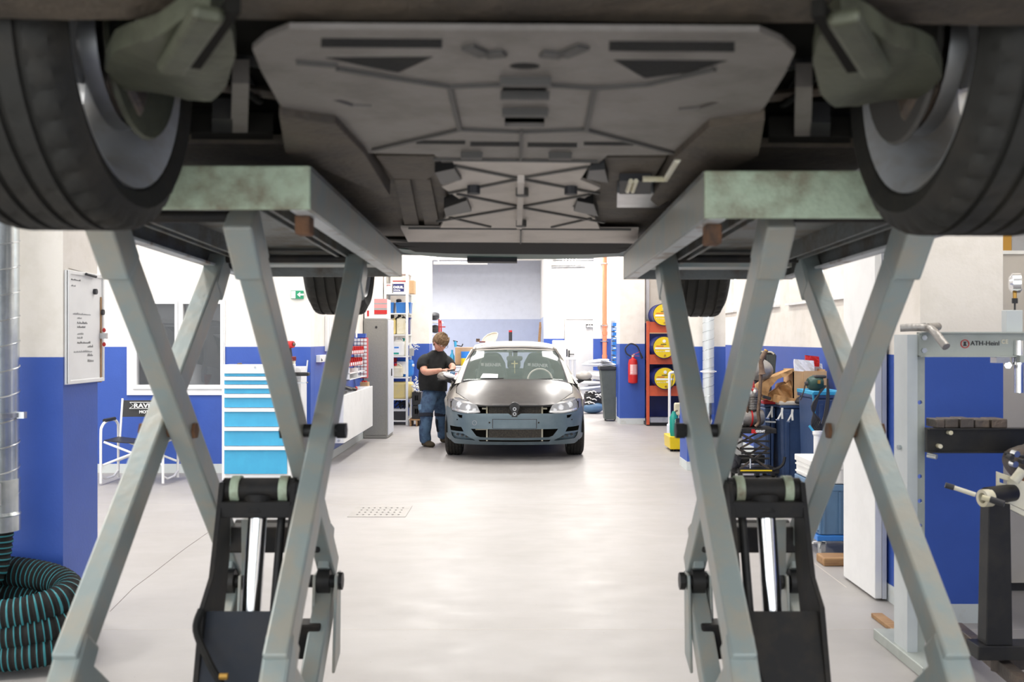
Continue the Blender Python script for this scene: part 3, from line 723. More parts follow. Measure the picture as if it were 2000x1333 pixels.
# middle tray with crossed stiffeners
cl = [(872, 316), (893, 350), (853, 366), (907, 402), (862, 426), (852, 446)]
ctr = cl+[(2016-x, y) for x, y in reversed(cl)]
ct = plate('centre_tray', ctr, [], .146, 'under_mid')
for p in ([(876, 322), (1003, 346), (1140, 322)], [(868, 376), (1006, 347), (1160, 375)], [(884, 378), (1008, 402), (1142, 377)], [(846, 432), (1008, 403), (1172, 432)]):
    rib(p, .010, .146, parent=ct)
rib([(870, 424), (950, 442)], .008, .146, parent=ct); rib([(1146, 424), (1070, 442)], .008, .146, parent=ct)
MB().box(-.006, .010, und(1008, 347, .14)[1], und(1008, 440, .14)[1], .128, .146).build('spine', 'under_mid', ct)
for px, py in ((1010, 372), (1010, 434), (915, 368), (1105, 368)):
    c = und(px, py, .14); MB().cyl((c[0], c[1], .126), (c[0], c[1], .147), .016, n=12).build('bolt', 'under_rib' if px > 1009 and px < 1011 else 'ink', ct)
for q in ([(838, 338), (875, 330), (890, 352), (852, 362)], [(858, 408), (902, 392), (912, 414), (862, 424)], [(1140, 332), (1170, 330), (1178, 356), (1135, 350)], [(1118, 392), (1150, 398), (1160, 422), (1112, 412)]):
    plate('bracket', q, [], .135, 'black_plastic', .03)
plate('cross_plate', [(775, 447), (1240, 447), (1238, 474), (790, 474)], [], .152, 'under_mid')
rib([(790, 446), (1225, 446)], .01, .15, parent=lc, name='seam_strip'); rib([(1010, 448), (1010, 474)], .005, .15, parent=lc, name='seam_strip')
# sills, rails, brown floor
MB().patch([(-.8, 1.3), (.8, 1.3), (.8, 3.0), (-.8, 3.0)], [], .5, flat(.175), (0, 0, .02)).build('floor_sheet', 'under_brown', lc)
for q in ([(530, 228), (640, 243), (700, 303), (752, 384), (744, 388), (690, 362), (545, 300)], [(1480, 230), (1372, 246), (1308, 305), (1262, 390), (1276, 402), (1330, 372), (1470, 300)]):
    plate('frame_rail', q, [], .135, 'under_brown', .07, bevel=.008)
for q in ([(722, 306), (850, 306), (862, 330), (822, 352), (760, 350)], [(1165, 306), (1290, 306), (1262, 350), (1190, 350)]):
    plate('tunnel_cover', q, [], .158, 'under_brown', .02)
for xs in ((760, 790), (800, 830)):
    plate('floor_rib', [(xs[0], 352), (xs[1], 352), (xs[1]+20, 440), (xs[0]+22, 440)], [], .162, 'under_brown', .02)
plate('fuel_line_box', R(1196, 376, 1300, 404), [], .14, 'steel', .03)
plate('relay_box', R(1200, 352, 1262, 378), [], .14, 'ink', .04)
mb = MB()
for k, px in enumerate((1222, 1232)):
    a = und(px, 352, .135); b2 = und(px-6, 372, .135); mb.tube([(a[0], a[1], .135), (b2[0], b2[1], .135)], .006, 6)
for p in ([(1245, 348), (1290, 348), (1312, 310)],):
    mb.tube([(*und(x, y, .135), .135) for x, y in p], .007, 6)
mb.build('brake_pipe', 'can_cream', lc)
# rear end of the underside
def rear(u, v): return Vector((u, v, .155+.105*max(0, min(1, (v-2.8)/1.4))+.04*(abs(u)/.7)**4))
MB().patch([(-.5, 2.82), (.5, 2.82), (.5, 4.12), (-.5, 4.12)], [], .2, rear, (0, 0, .02)).build('rear_floor', 'under_dark', lc)
MB().patch([(-.80, 4.0), (.80, 4.0), (.76, 4.22), (-.76, 4.22)], [], .2, lambda u, v: Vector((u, v, .245+.05*(abs(u)/.75)**3)), (0, 0, .03)).build('rear_valance', 'green_dark', lc)
MB().cyl((-.42, 3.3, .36), (-.42, 4.0, .36), .07, n=20).cyl((-.42, 4.0, .36), (-.42, 4.2, .33), .03, n=14).build('exhaust_box', 'old_pipe', lc, smooth=40)
MB().tube([(-.66, 3.48, .25), (-.45, 3.40, .24), (.45, 3.40, .24), (.66, 3.48, .25)], .035, 12).build('rear_axle', 'under_dark', lc, smooth=40)
box(-.25, .0, 4.16, 4.24, .225, .26).build('tow_bracket', 'ink', lc)
# front underside: bumper lip, sub-frame and suspension
MB().patch([(-.86, .30), (.86, .30), (.80, .52), (-.80, .52)], [], .2, lambda u, v: Vector((u, v, .16+.25*max(0, .46-v)+.02*math.sin(u*9)**2)), (0, 0, .03)).build('bumper_underside', 'under_brown', lc)
for s in (-1, 1):
    def q(x, y, z): return (s*x, y, z)
    mb = MB()
    if True:
        arm = [(250, 60), (330, 28), (388, 14), (432, 60), (441, 105), (425, 150), (395, 178), (350, 192), (290, 184), (225, 180), (186, 140), (205, 100)]
        if s > 0: arm = [(2012-x, y+6) for x, y in arm]
        a_ = MB().patch(U(arm, .14), [], .03, lambda u, v: Vector((u, v, .140-.02*math.exp(-((abs(u)-.48)/.06)**2))), (0, 0, .03)).build('control_arm', 'arm_alu', lc, smooth=40, bevel=.01)
        br = [und(385 if s < 0 else 2012-385, 25, .12), und(315 if s < 0 else 2012-315, 130, .12)]
        MB().bar((br[0][0], br[0][1], .12), (br[1][0], br[1][1], .115), .04, .02).build('arm_rib', 'arm_alu', a_, bevel=.008)
        MB().bar((br[0][0]-s*.03, br[0][1], .13), (br[1][0]-s*.03, br[1][1]+.01, .128), .015, .02).build('arm_slot', 'under_dark', a_)
    for (x0, y0, x1, y1, m_) in ((437, 165, 470, 262, 'under_plate'), (360, 262, 520, 275, 'under_dark'), (400, 235, 440, 262, 'black_metal')):
        r_ = R(x0, y0, x1, y1)
        if s > 0: r_ = [(2010-x, y) for x, y in r_]
        plate('subframe_strut', r_, [], .17, m_, .04)
    MB().tube([q(.52, .90, .25), q(.40, .95, .24), q(.2, 1.0, .26)], .02, 10).build('drive_shaft', 'black_metal', lc, smooth=True)
    MB().tube([q(.56, 1.02, .22), q(.42, 1.1, .22), q(.3, 1.12, .24)], .011, 8).build('track_rod', 'iron', lc, smooth=True)
    MB().tube(spline([q(.60, .85, .30), q(.50, 1.0, .2), q(.52, 1.15, .24), q(.58, 1.2, .34)], 5), .006, 6).build('brake_hose', 'rubber', lc)
    # hub, brake disc
    MB().lathe([(.0, -.06), (.055, -.06), (.06, -.02), (.14, -.015), (.145, .01), (.06, .012), (.06, .05), (0, .05)], q(.68, .86, .245), (s, 0, 0), 32).build('brake_disc', 'steel', lc, smooth=30)
    MB().lathe([(.04, -.002), (.155, -.002), (.16, .004), (.155, .008), (.04, .008)], q(.64, .86, .245), (s, 0, 0), 32, close=True).build('dust_shield', 'arm_alu' if s < 0 else 'under_rib', lc, smooth=30)
    MB().bar(q(.66, .80, .13), q(.66, .92, .36), .06, .09, (0, 1, 0)).build('steering_knuckle', 'iron', lc, bevel=.015)
    wheel(lc, s*.765, .855, .245, w=.225, rin=.236, rim='alloy', sw=.10)
    wheel(lc, s*.765+.0, 3.48, .235, w=.225, turn=(-.05 if s > 0 else .02))
lc.location = (.012, RY, RZ); lc.rotation_euler = (-TH, math.radians(.35), 0)

# ---------------- scissor lift units ----------------
def lift(s):
    L_ = s < 0
    t = thing('scissor_lift', 'grey-green scissor lift unit on the left, before the blue tool cabinet' if L_ else 'grey-green scissor lift unit on the right, beside the workshop press',
              'car lift', (s*.75, 2.8, 0))
    xi0, xi1 = (.415, .406) if L_ else (.386, .393)
    xo = 1.0
    zb0, zb1, zt0, zt1 = (1.763, 1.725, 1.852, 1.812) if L_ else (1.745, 1.716, 1.842, 1.808)
    D0, D1 = 2.03, 3.59
    def P(u, v, w_):   # u 0 inner..1 outer, v 0 near..1 far, w 0 bottom..1 top
        xi = xi0+(xi1-xi0)*v; x = xi+(xo-xi)*u
        zb = zb0+(zb1-zb0)*v; zt = zt0+(zt1-zt0)*v
        return Vector((s*x, D0+(D1-D0)*v, zb+(zt-zb)*w_))
    def slab(u0, u1, v0, v1, w0, w1): return MB().add([P(u, v, w_) for w_ in (w0, w1) for v in (v0, v1) for u in (u0, u1)], [(0, 2, 3, 1), (4, 5, 7, 6), (0, 1, 5, 4), (2, 6, 7, 3), (0, 4, 6, 2), (1, 3, 7, 5)])
    pf = slab(0, 1, 0, 1, .88, 1).build('platform', 'lift_under', t)
    slab(0, .02, 0, 1, 0, .9).build('side_plate', 'lift_paint', pf); slab(.98, 1, 0, 1, 0, .9).build('side_plate', 'lift_under', pf)
    slab(0, 1, -.006, .004, 0, 1).build('end_plate', 'lift_green', pf, bevel=.004)
    slab(0, 1, .992, 1, -.02, .9).build('end_plate', 'lift_under', pf)
    slab(.015, .075, .004, .99, -.01, .07).build('edge_lip', 'lip', pf); slab(.93, .985, .004, .99, -.01, .07).build('edge_lip', 'lip', pf)
    for u in (.22, .27, .80, .86): slab(u, u+.018, .05, .99, .35, .88).build('slide_rail', 'lift_under', pf)
    slab(.1, .9, .86, .93, .25, .5).build('cross_member', 'lift_paint', pf)
    for v in (.18, .82): slab(.25, .75, v-.05, v+.05, 1.0, 1.3).build('rubber_pad', 'rubber', pf)
    for u, v in ((.03, .045),):
        slab(u, u+.055, v, v+.03, -.45, .0).build('locating_block', 'rust', pf, bevel=.004)
    # arms
    if L_: XA, XB, XC, XD = .90, .968, .600, .515
    else: XA, XB, XC, XD = .885, .953, .578, .495
    n0, n1 = 2.2, 3.22       # near / far hinge depth
    zt, zl = 1.75, .76
    def arm(x, a, b, name='scissor_arm', w_=.056, h=.078, m_='lift_paint'):
        o = MB().bar((s*x, a[0], a[1]), (s*x, b[0], b[1]), w_, h, (0, 1, 0)).build(name, m_, t, bevel=.006); return o
    for x in (XA, XC):
        a = arm(x, (n0, zt), (n1, zl)); arm(x, (n1-.02, zl-.05), (2.42, .06), m_='lift_paint')
        MB().bar((s*x, n0-.02, zt+.02), (s*x, n0+.08, zt-.09), .064, .088, (0, 1, 0)).build('arm_head', 'lift_paint', a, bevel=.006)
    for x in (XB, XD):
        a = arm(x, (n1+.02, zt-.02), (n0-.04, zl+.03)); arm(x, (n0-.05, zl+.02), (3.1, .06), m_='lift_paint')
        MB().bar((s*x, n0-.06, zl-.03), (s*x, n0+.02, zl+.07), .062, .088, (0, 1, 0)).build('arm_foot', 'lift_paint', a, bevel=.008)
        MB().bar((s*x, n1+.04, zt), (s*x, n1-.05, zt-.10), .062, .086, (0, 1, 0)).build('arm_head', 'lift_paint', a, bevel=.006)
    ym, zm = 2.705, 1.25
    for xa, xb in ((XB+.04, XA-.028), (XC+.028, XD-.05)):
        p = MB().cyl((s*xa, ym, zm), (s*xb, ym, zm), .018, n=20).build('pivot_pin', 'black_metal' if xa < .8 else 'rust', t, smooth=40)
        for e in (xa-.004, xb+.004):
            MB().cyl((s*(e-.012), ym, zm), (s*(e+.012), ym, zm), .023, n=6).build('nut', 'black_metal' if xa < .8 else 'rust', p)
    # cross tubes
    for yy, zz, xa, xb, r in ((n0, zt+.02, XA, XC, .013), (n1, zl+.12, XA, XC, .035), (n1+.02, zt+.01, XB, XD, .013), (n0-.04, zl, XB, XB-.02, .03)):
        MB().cyl((s*xa, yy, zz), (s*xb, yy, zz), r, n=16).build('cross_tube', 'lift_dark', t, smooth=40)
    o = box(min(s*XA, s*XC), max(s*XA, s*XC), 3.06, 3.14, .84, .92).build('cross_beam', 'lift_dark', t, bevel=.006)
    o = box(min(s*(XA+.01), s*(XC-.01)), max(s*(XA+.01), s*(XC-.01)), 3.02, 3.10, .525, .63).build('cross_beam', 'lift_dark', t, bevel=.006)
    # hinge clevis on the lower far joints
    for x in (XC, XA):
        k = MB().cyl((s*(x-.052), n1-.08, .735), (s*(x+.052), n1-.08, .735), .02, n=16).cyl((s*(x-.02), n1-.08, .735), (s*(x+.02), n1-.08, .735), .038, n=20).build('hinge', 'black_metal', t, smooth=40)
        MB().cyl((s*(x-.058), n1-.08, .735), (s*(x-.042), n1-.08, .735), .028, n=8).build('hinge_cap', 'black_metal', k)
        for dx in (-.038, .030):
            MB().prism([(n1-.115, .76), (n1-.045, .76), (n1-.06, .50), (n1-.16, .47)], lambda u, v, h: (s*(x+dx)+h, u, v), .009).build('hinge_plate', 'lift_paint', k, bevel=.002)
        MB().bar((s*x, n1-.02, .90), (s*x, n1-.08, .77), .034, .06, (0, 1, 0)).build('hinge_neck', 'lift_paint', k, bevel=.004)
    # hydraulic lifting frame between the arm pairs
    xl, xr = (.815, .615) if L_ else (.80, .60)
    hf = MB().cyl((s*xl, 2.80, 1.075), (s*xr, 2.80, 1.075), .034, n=20).build('lifting_frame', 'lift_dark', t, smooth=40)
    for x in (xl, xr):
        MB().prism([(2.765, 1.10), (2.84, 1.10), (2.82, .88), (2.72, .60), (2.50, .10), (2.38, .10), (2.59, .80), (2.67, .86)], lambda u, v, h: (s*x+h-.006, u, v), .014).build('frame_cheek', 'lift_dark', hf, bevel=.002)
    for x in (xl-.035, xr+.03):
        MB().lathe([(.020, -.012), (.040, -.012), (.040, .012), (.020, .012)], (s*x, 2.80, 1.075), (1, 0, 0), 20, close=True).build('bearing_ring', 'lift_green', hf, smooth=40)
    box(min(s*xl, s*xr), max(s*xl, s*xr), 2.74, 2.77, 1.005, 1.05).build('frame_tie', 'lift_dark', hf, bevel=.004)
    MB().add([(s*xl, 2.61, .785), (s*xr, 2.61, .785), (s*xr, 2.34, .12), (s*xl, 2.34, .12), (s*xl, 2.62, .775), (s*xr, 2.62, .775), (s*xr, 2.36, .12), (s*xl, 2.36, .12)],
             [(0, 1, 2, 3), (7, 6, 5, 4), (0, 4, 5, 1), (1, 5, 6, 2), (2, 6, 7, 3), (3, 7, 4, 0)]).build('cover_plate', 'navy_plate' if L_ else 'lift_dark', hf)
    xc = (xl+xr)/2
    cy = MB().cyl((s*xc, 2.78, 1.04), (s*(xc-.0), 2.70, .74), .026, n=24).build('piston_rod', 'chrome', t, smooth=40)
    MB().cyl((s*xc, 2.79, 1.055), (s*xc, 2.775, 1.01), .042, n=20).build('rod_eye', 'lift_dark', cy, smooth=40)
    MB().cyl((s*xc, 2.715, .75), (s*xc, 2.50, .14), .045, n=24).build('cylinder', 'lift_dark', cy, smooth=40)
    MB().cyl((s*(xc-.06), 2.80, 1.0), (s*(xc-.06), 2.69, .70), .012, n=10).build('hydraulic_hose', 'black_metal', cy, smooth=40)
    MB().tube(spline([(-.808, 2.57, .80), (-.812, 2.54, .755), (-.76, 2.48, .69), (-.70, 2.43, .61), (-.66, 2.34, .45)] if L_ else [(.60, 2.57, .79), (.595, 2.52, .71), (.62, 2.46, .62), (.66, 2.38, .48)], 5), .010, 8).build('hydraulic_hose', 'rubber', cy)
    (MB().cyl((-.72, 2.43, .675), (-.70, 2.43, .675), .008, n=6) if L_ else MB().cyl((.61, 2.44, .63), (.63, 2.44, .63), .008, n=6)).build('hose_fitting', 'gold', cy)
    MB().prism([(2.86, .98), (2.90, .98), (2.90, .82), (2.86, .82)], lambda u, v, h: (s*(xl-.05)+h-.02, u, v), .05).build('safety_catch', 'lift_paint', t)
    MB().tube([(s*(xl-.04), 2.88, .84), (s*(xl-.03), 2.92, .74), (s*(xl-.035), 2.92, .60)], .012, 8).build('catch_link', 'black_metal', t)
    # floor frame
    bf = box(min(s*.46, s*1.0), max(s*.46, s*1.0), 2.05, 3.5, 0, .012).build('base_frame', 'lift_paint', t)
    for x in (XA, XC, XB, XD): box(s*x-.04, s*x+.04, 2.08, 3.4, .012, .032).build('base_rail', 'lift_dark', bf)
lift(-1); lift(1)
# ---------------- the man ----------------
def skin_mesh(nodes, edges, root=0, sub=2):
    """nodes: (Vector, rx, ry) -> evaluated mesh grown with the skin modifier"""
    me = bpy.data.meshes.new('skeleton'); me.from_pydata([n[0] for n in nodes], edges, [])
    o = bpy.data.objects.new('skeleton', me); C.objects.link(o)
    md = o.modifiers.new('skin', 'SKIN'); md.use_smooth_shade = True; md.branch_smoothing = 0.6
    for i, n in enumerate(nodes):
        sv = me.skin_vertices[0].data[i]; sv.radius = (n[1], n[2]); sv.use_root = (i == root)
    sb = o.modifiers.new('subd', 'SUBSURF'); sb.levels = sub; sb.render_levels = sub
    bpy.context.view_layer.update(); dg = bpy.context.evaluated_depsgraph_get()
    r = bpy.data.meshes.new_from_object(o.evaluated_get(dg)); bpy.data.objects.remove(o, do_unlink=True)
    return r
def take(mb, me):
    return mb.add([v.co.copy() for v in me.vertices], [list(p.vertices) for p in me.polygons])
man = thing('person', 'man in black t-shirt and blue work trousers, head bowed over a part beside the hatchback', 'person', (X_(846, 14.0), 14.0, 0))
def N(px, py, d, rx, ry=None): return (W(px, py, d), rx, ry or rx)
HC = W(860, 669, 13.76)
body_nodes = [N(846, 757, 14.02, .10, .09), N(845, 732, 13.99, .12, .10), N(848, 708, 13.98, .105, .08), N(855, 690, 13.92, .065, .065), N(858, 680, 13.86, .055), (HC+Vector((0, .01, -.02)), .06, .06),
    N(831, 704, 13.84, .052), N(826, 724, 13.72, .055), N(832, 728, 13.64, .053), N(850, 726, 13.52, .042), N(864, 723, 13.44, .028, .03),
    N(870, 702, 14.0, .05), N(881, 713, 13.92, .050), N(885, 719, 13.82, .05), N(881, 727, 13.66, .036), N(879, 731, 13.56, .028),
    N(838, 772, 13.96, .06), N(832, 815, 13.82, .055), N(829, 860, 13.85, .04), N(833, 866, 13.80, .03),
    N(859, 772, 14.18, .06), N(863, 812, 14.25, .055), N(866, 852, 14.38, .04), N(868, 857, 14.33, .03)]
ed = [(0, 1), (1, 2), (2, 3), (3, 4), (4, 5), (2, 6), (6, 7), (7, 8), (8, 9), (9, 10), (2, 11), (11, 12), (12, 13), (13, 14), (14, 15), (0, 16), (16, 17), (17, 18), (18, 19), (0, 20), (20, 21), (21, 22), (22, 23)]
mb = MB(); take(mb, skin_mesh(body_nodes, ed))
HR = Matrix.Rotation(math.radians(38), 3, 'Z') @ Matrix.Rotation(math.radians(-36), 3, 'X').inverted().inverted()
HR = Matrix.Rotation(math.radians(40), 3, 'Z') @ Matrix.Rotation(math.radians(40), 3, 'X')   # face (-Y) turned to the right of the picture and bowed
def head_pt(x, y, z):
    # x,y,z on the unit ball; -y is the face
    jaw = 1-.30*max(0, -z)**1.3; fx = .088*x*jaw; fy = .108*y*(1-.10*max(0, -z)); fz = .136*z
    if y < -.3 and z < 0: fy -= .012*(-z)
    n = math.exp(-((x/.20)**2+((z+.12)/.20)**2))*(1 if y < 0 else 0); fy -= .026*n
    e = (math.exp(-(((x-.38)/.18)**2+((z-.10)/.13)**2))+math.exp(-(((x+.38)/.18)**2+((z-.10)/.13)**2)))*(1 if y < 0 else 0); fy += .010*e
    m = math.exp(-((x/.35)**2+((z+.50)/.07)**2))*(1 if y < 0 else 0); fy -= .005*m
    return Vector((fx, fy, fz))
nu, nv = 36, 26; v = []
for j in range(nv+1):
    ph = PI*j/nv
    for i in range(nu):
        t = 2*PI*i/nu; v.append(HC+HR @ head_pt(math.sin(ph)*math.cos(t), math.sin(ph)*math.sin(t), math.cos(ph)))
mb.add(v, [(j*nu+i, (j+1)*nu+i, (j+1)*nu+(i+1) % nu, j*nu+(i+1) % nu) for j in range(nv) for i in range(nu)])
for s in (-1, 1):   # ears
    mb.ell(HC+HR @ Vector((s*.090, .012, -.005)), .012, .02, .033, 10, 8, HR @ Matrix.Rotation(s*.3, 3, 'Z'))
# hands: palm and five separate bent fingers each
def hand(wrist, fwd, palm_n, side, curl):
    fwd = Vector(fwd).normalized(); pn = Vector(palm_n); pn = (pn-fwd*pn.dot(fwd)).normalized(); lat = fwd.cross(pn)*side
    wrist = Vector(wrist)
    take(mb, skin_mesh([(wrist-fwd*.01, .026, .02), (wrist+fwd*.035, .032, .016), (wrist+fwd*.075, .036, .013)], [(0, 1), (1, 2)]))
    for k, (o, ln) in enumerate(((.030, .078), (.011, .088), (-.009, .082), (-.028, .066))):
        p = wrist+fwd*.068+lat*o; pts = [p]; d = fwd.copy(); c = curl*(1+.12*k)
        for q, f_ in enumerate((.42, .33, .25)):
            d = (Matrix.Rotation(c*(.6, .9, .6)[q]*side*1.0, 3, lat) @ d); 
            if (d.dot(pn)) < 0 and q == 0: d = (Matrix.Rotation(-2*c*.6*side, 3, lat) @ d)
            pts.append(pts[-1]+d*ln*f_)
        take(mb, skin_mesh([(a, .0095-.0012*i, .0095-.0012*i) for i, a in enumerate(pts)], [(0, 1), (1, 2), (2, 3)], sub=1))
    p = wrist+fwd*.018+lat*.024; pts = [p, p+(fwd*.6+lat*.7).normalized()*.036, p+(fwd*.85+lat*.55+pn*.25).normalized()*.068, p+(fwd+lat*.35+pn*.5).normalized()*.092]
    take(mb, skin_mesh([(a, .012-.0013*i, .012-.0013*i) for i, a in enumerate(pts)], [(0, 1), (1, 2), (2, 3)], sub=1))
hand(W(865, 723, 13.43), (1, -.35, -.12), (.2, .3, -1), 1, .45)
hand(W(879, 731, 13.55), (-.25, -.9, -.25), (-1, .2, .2), -1, .5)
body = mb.build('body', 'skin', man, smooth=True)
# face details
mb = MB()
for s in (-1, 1): mb.ell(HC+HR @ Vector((s*.034, -.091, .013)), .013, .009, .008, 10, 8, HR)
mb.build('eyes', 'white_ink', body, smooth=True)
mb = MB()
for s in (-1, 1): mb.ell(HC+HR @ Vector((s*.034, -.099, .011)), .005, .004, .005, 8, 6, HR)
mb.build('pupils', 'ink', body)
MB().ell(HC+HR @ Vector((0, -.101, -.068)), .022, .006, .006, 12, 8, HR).build('mouth', 'pink', body, smooth=True)
mb = MB()
for s in (-1, 1): mb.bar(HC+HR @ Vector((s*.017, -.104, .035)), HC+HR @ Vector((s*.052, -.093, .038)), .008, .006)
mb.build('eyebrows', 'hair', body)
mb = MB()
for s in (-1, 1):
    cc = HC+HR @ Vector((s*.035, -.115, .008)); ax = HR @ Vector((0, -1, 0)); a, b2 = HR @ Vector((1, 0, 0)), HR @ Vector((0, 0, 1))
    mb.tube([cc+a*.027*math.cos(t)+b2*.017*math.sin(t) for t in [2*PI*k/16 for k in range(16)]], .0022, 6, closed=True)
    mb.tube([HC+HR @ Vector((s*.062, -.110, .014)), HC+HR @ Vector((s*.089, -.066, .014)), HC+HR @ Vector((s*.094, .01, .010))], .0025, 6)
mb.tube([HC+HR @ Vector((-.009, -.117, .010)), HC+HR @ Vector((.009, -.117, .010))], .002, 6)
mb.build('glasses', 'black_plastic', man)
# hair: tousled cap made of a displaced shell
v = []; keep = []
random.seed(3)
for j in range(nv+1):
    ph = PI*j/nv
    for i in range(nu):
        t = 2*PI*i/nu; x, y, z = math.sin(ph)*math.cos(t), math.sin(ph)*math.sin(t), math.cos(ph)
        q = head_pt(x, y, z); k = 1.13+.05*math.sin(9*t+3*z)+.03*random.random()
        lim = .42 if y < -.55 else (.05 if y < -.1 else -.42)
        v.append((q*k, z > lim-.06*math.sin(5*t)))
mb = MB(); base = len(mb.v)
fs = [(j*nu+i, (j+1)*nu+i, (j+1)*nu+(i+1) % nu, j*nu+(i+1) % nu) for j in range(nv) for i in range(nu)]
fs = [f for f in fs if all(v[a][1] for a in f)]
mb.add([HC+HR @ p[0] for p in v], fs)
h = mb.build('hair', 'hair', man, smooth=True)
md = h.modifiers.new('solid', 'SOLIDIFY'); md.thickness = .02; md.offset = -1
mb = MB()
for k in range(26):   # fringe locks
    t = -1.25+2.5*k/25; a = Vector((.088*math.sin(t), -.097*math.cos(t)-.009, .063+.01*random.random())); b2 = a+Vector((.012*(random.random()-.5), -.006, -.035-.02*random.random()))
    mb.tube([HC+HR @ Vector((a.x*.9, a.y*.85, .112)), HC+HR @ a, HC+HR @ b2], .008, 6, rad=[.012, .011, .003])
mb.build('fringe', 'hair', h, smooth=True)
# clothes
rings = [(847, 763, 14.0, .196, .150), (846, 757, 14.0, .204, .160), (845, 745, 13.98, .210, .172), (845, 732, 13.97, .206, .172), (846, 720, 13.96, .202, .162), (847, 710, 13.95, .202, .148), (849, 702.5, 13.94, .205, .130), (850, 697, 13.93, .185, .118), (852, 692, 13.92, .150, .105), (854, 688, 13.91, .108, .092), (855, 684.5, 13.90, .078, .076)]
mb = MB(); tv = []; nr = 28; RZm = Matrix.Rotation(math.radians(18), 3, 'Z')
for q, (px, py, d, rx_, ry_) in enumerate(rings):
    c = W(px, py, d)
    for i in range(nr):
        t = 2*PI*i/nr; k = 1+.025*math.sin(5*t+q*.7)*(1 if q < 6 else 0); tv.append(c+RZm @ Vector((rx_*k*math.cos(t), ry_*k*math.sin(t), .012*math.sin(2*t) if q == 0 else 0)))
mb.add(tv, [(q*nr+i, q*nr+(i+1) % nr, (q+1)*nr+(i+1) % nr, (q+1)*nr+i) for q in range(len(rings)-1) for i in range(nr)])
for pts, rr in (((W(838, 701, 13.9), W(830, 702, 13.86), W(825, 708, 13.80), W(824, 715, 13.77), W(825, 721, 13.74)), (.078, .083, .082, .078, .077)),
                ((W(864, 703, 13.98), W(872, 704, 13.98), W(878, 709, 13.95), W(881, 715, 13.92), W(882, 718, 13.9)), (.075, .078, .074, .070, .070))):
    mb.tube(pts, .08, 18, rad=rr)
mb.build('t_shirt', 'tshirt', man, smooth=True, subd=1)
def wob(a, b, n, r0, r1, amp, ph=0):
    out = []
    for k in range(n+1):
        t = k/n; out.append((a.lerp(b, t)+Vector((.010*math.sin(7*t+ph), .01*math.cos(5*t+ph), 0)), (r0+(r1-r0)*t)*(1+amp*math.sin(17*t+ph)), (r0+(r1-r0)*t)*(1+amp*math.sin(13*t+1+ph))))
    return out
nodes = [N(846, 761, 14.02, .145, .13), N(846, 752, 14.02, .12, .11)]; edges = [(0, 1)]
for (hip, kn, an, ph) in ((W(838, 772, 13.94), W(832, 816, 13.80), W(830, 867, 13.84), 0), (W(859, 772, 14.18), W(862, 814, 14.24), W(865, 858, 14.36), 2)):
    seg = wob(hip, kn, 4, .125, .098, .04, ph)+wob(kn, an, 5, .094, .084, .09, ph+1)[1:]
    b0 = len(nodes); nodes += seg; edges.append((0, b0)); edges += [(b0+i, b0+i+1) for i in range(len(seg)-1)]
mb = MB(); take(mb, skin_mesh(nodes, edges))
tr = mb.build('work_trousers', 'jeans', man, smooth=True)
mb = MB()
for (a, b2, r) in ((W(832, 808, 13.81), W(832, 815, 13.80), .101), (W(862, 806, 14.24), W(862, 813, 14.24), .100)):
    mb.cyl(a, b2, r, r*.99, 20)
mb.build('knee_strap', 'jeans_dark', tr, smooth=40)
mb = MB(); mb.bar(W(823, 820, 13.80), W(823, 850, 13.84), .05, .09, (0, 1, 0)).bar(W(853, 818, 14.2), W(856, 842, 14.3), .04, .09, (0, 1, 0))
mb.build('side_panel', 'jeans_dark', tr, bevel=.015)
MB().bar(W(821, 792, 13.86), W(822, 804, 13.83), .05, .13, (0, 1, 0)).build('thigh_pocket', 'crate_blue', tr, bevel=.012)
for (h0, toe, r) in (((X_(829, 13.85), 13.88, .0), Vector((.55, -.75, 0)), .05), ((X_(865, 14.36), 14.38, 0), Vector((.65, -.6, 0)), .05)):
    h0 = Vector(h0); toe = toe.normalized()
    me = skin_mesh([(h0-toe*.05+Vector((0, 0, .045)), .055, .055), (h0+toe*.05+Vector((0, 0, .05)), .06, .058), (h0+toe*.15+Vector((0, 0, .04)), .062, .046), (h0+toe*.24+Vector((0, 0, .03)), .050, .034)], [(0, 1), (1, 2), (2, 3)])
    mb = MB(); take(mb, me)
    for p in mb.v: p.z = max(p.z, .004)
    mb.build('shoe', 'shoe', man, smooth=True)
# the thing in his hands
c0 = W(881, 732, 13.32)
p = thing('wrapped_car_part', 'small car part half wrapped in white and blue masking tape, held in the man\'s hands', 'car part', tuple(c0))
mb = MB().ell(c0, .065, .05, .045, 14, 10, Matrix.Rotation(.4, 3, 'Y')); 
for q in mb.v: q += Vector((math.sin(q.x*90)*.006, 0, math.sin(q.x*70+q.z*60)*.008))
mb.build('housing', 'white_ink', p)
MB().ell(c0+Vector((.02, -.03, .02)), .04, .035, .03, 10, 8).build('tape', 'crate_blue', p)
MB().bar(c0+Vector((-.05, -.03, .05)), c0+Vector((.05, -.03, .065)), .02, .02).build('bracket', 'black_plastic', p)
# masked left mirror area of the car: a tray table with masked parts standing beside the fender
t = thing('masked_mirror', 'black-edged mirror arm wrapped in white film beside the windscreen pillar of the hatchback', 'car part', tuple(W(880, 742, 13.2)))
mb = MB().tube(spline([W(868, 733, 13.25), W(876, 738, 13.22), W(884, 741, 13.22), W(891, 748, 13.25)], 4), .018, 8); mb.build('arm', 'black_plastic', t, smooth=True)
mb = MB().ell(W(878, 734, 13.22), .085, .04, .03, 12, 8, Matrix.Rotation(.25, 3, 'Y')); mb.build('film', 'white_ink', t)
def pb(px0, px1, py0, py1, d, dep): return box(X_(px0, d), X_(px1, d), d, d+dep, Z_(py1, d), Z_(py0, d))
def base(px, d, z=0): return (X_(px, d), d, z)
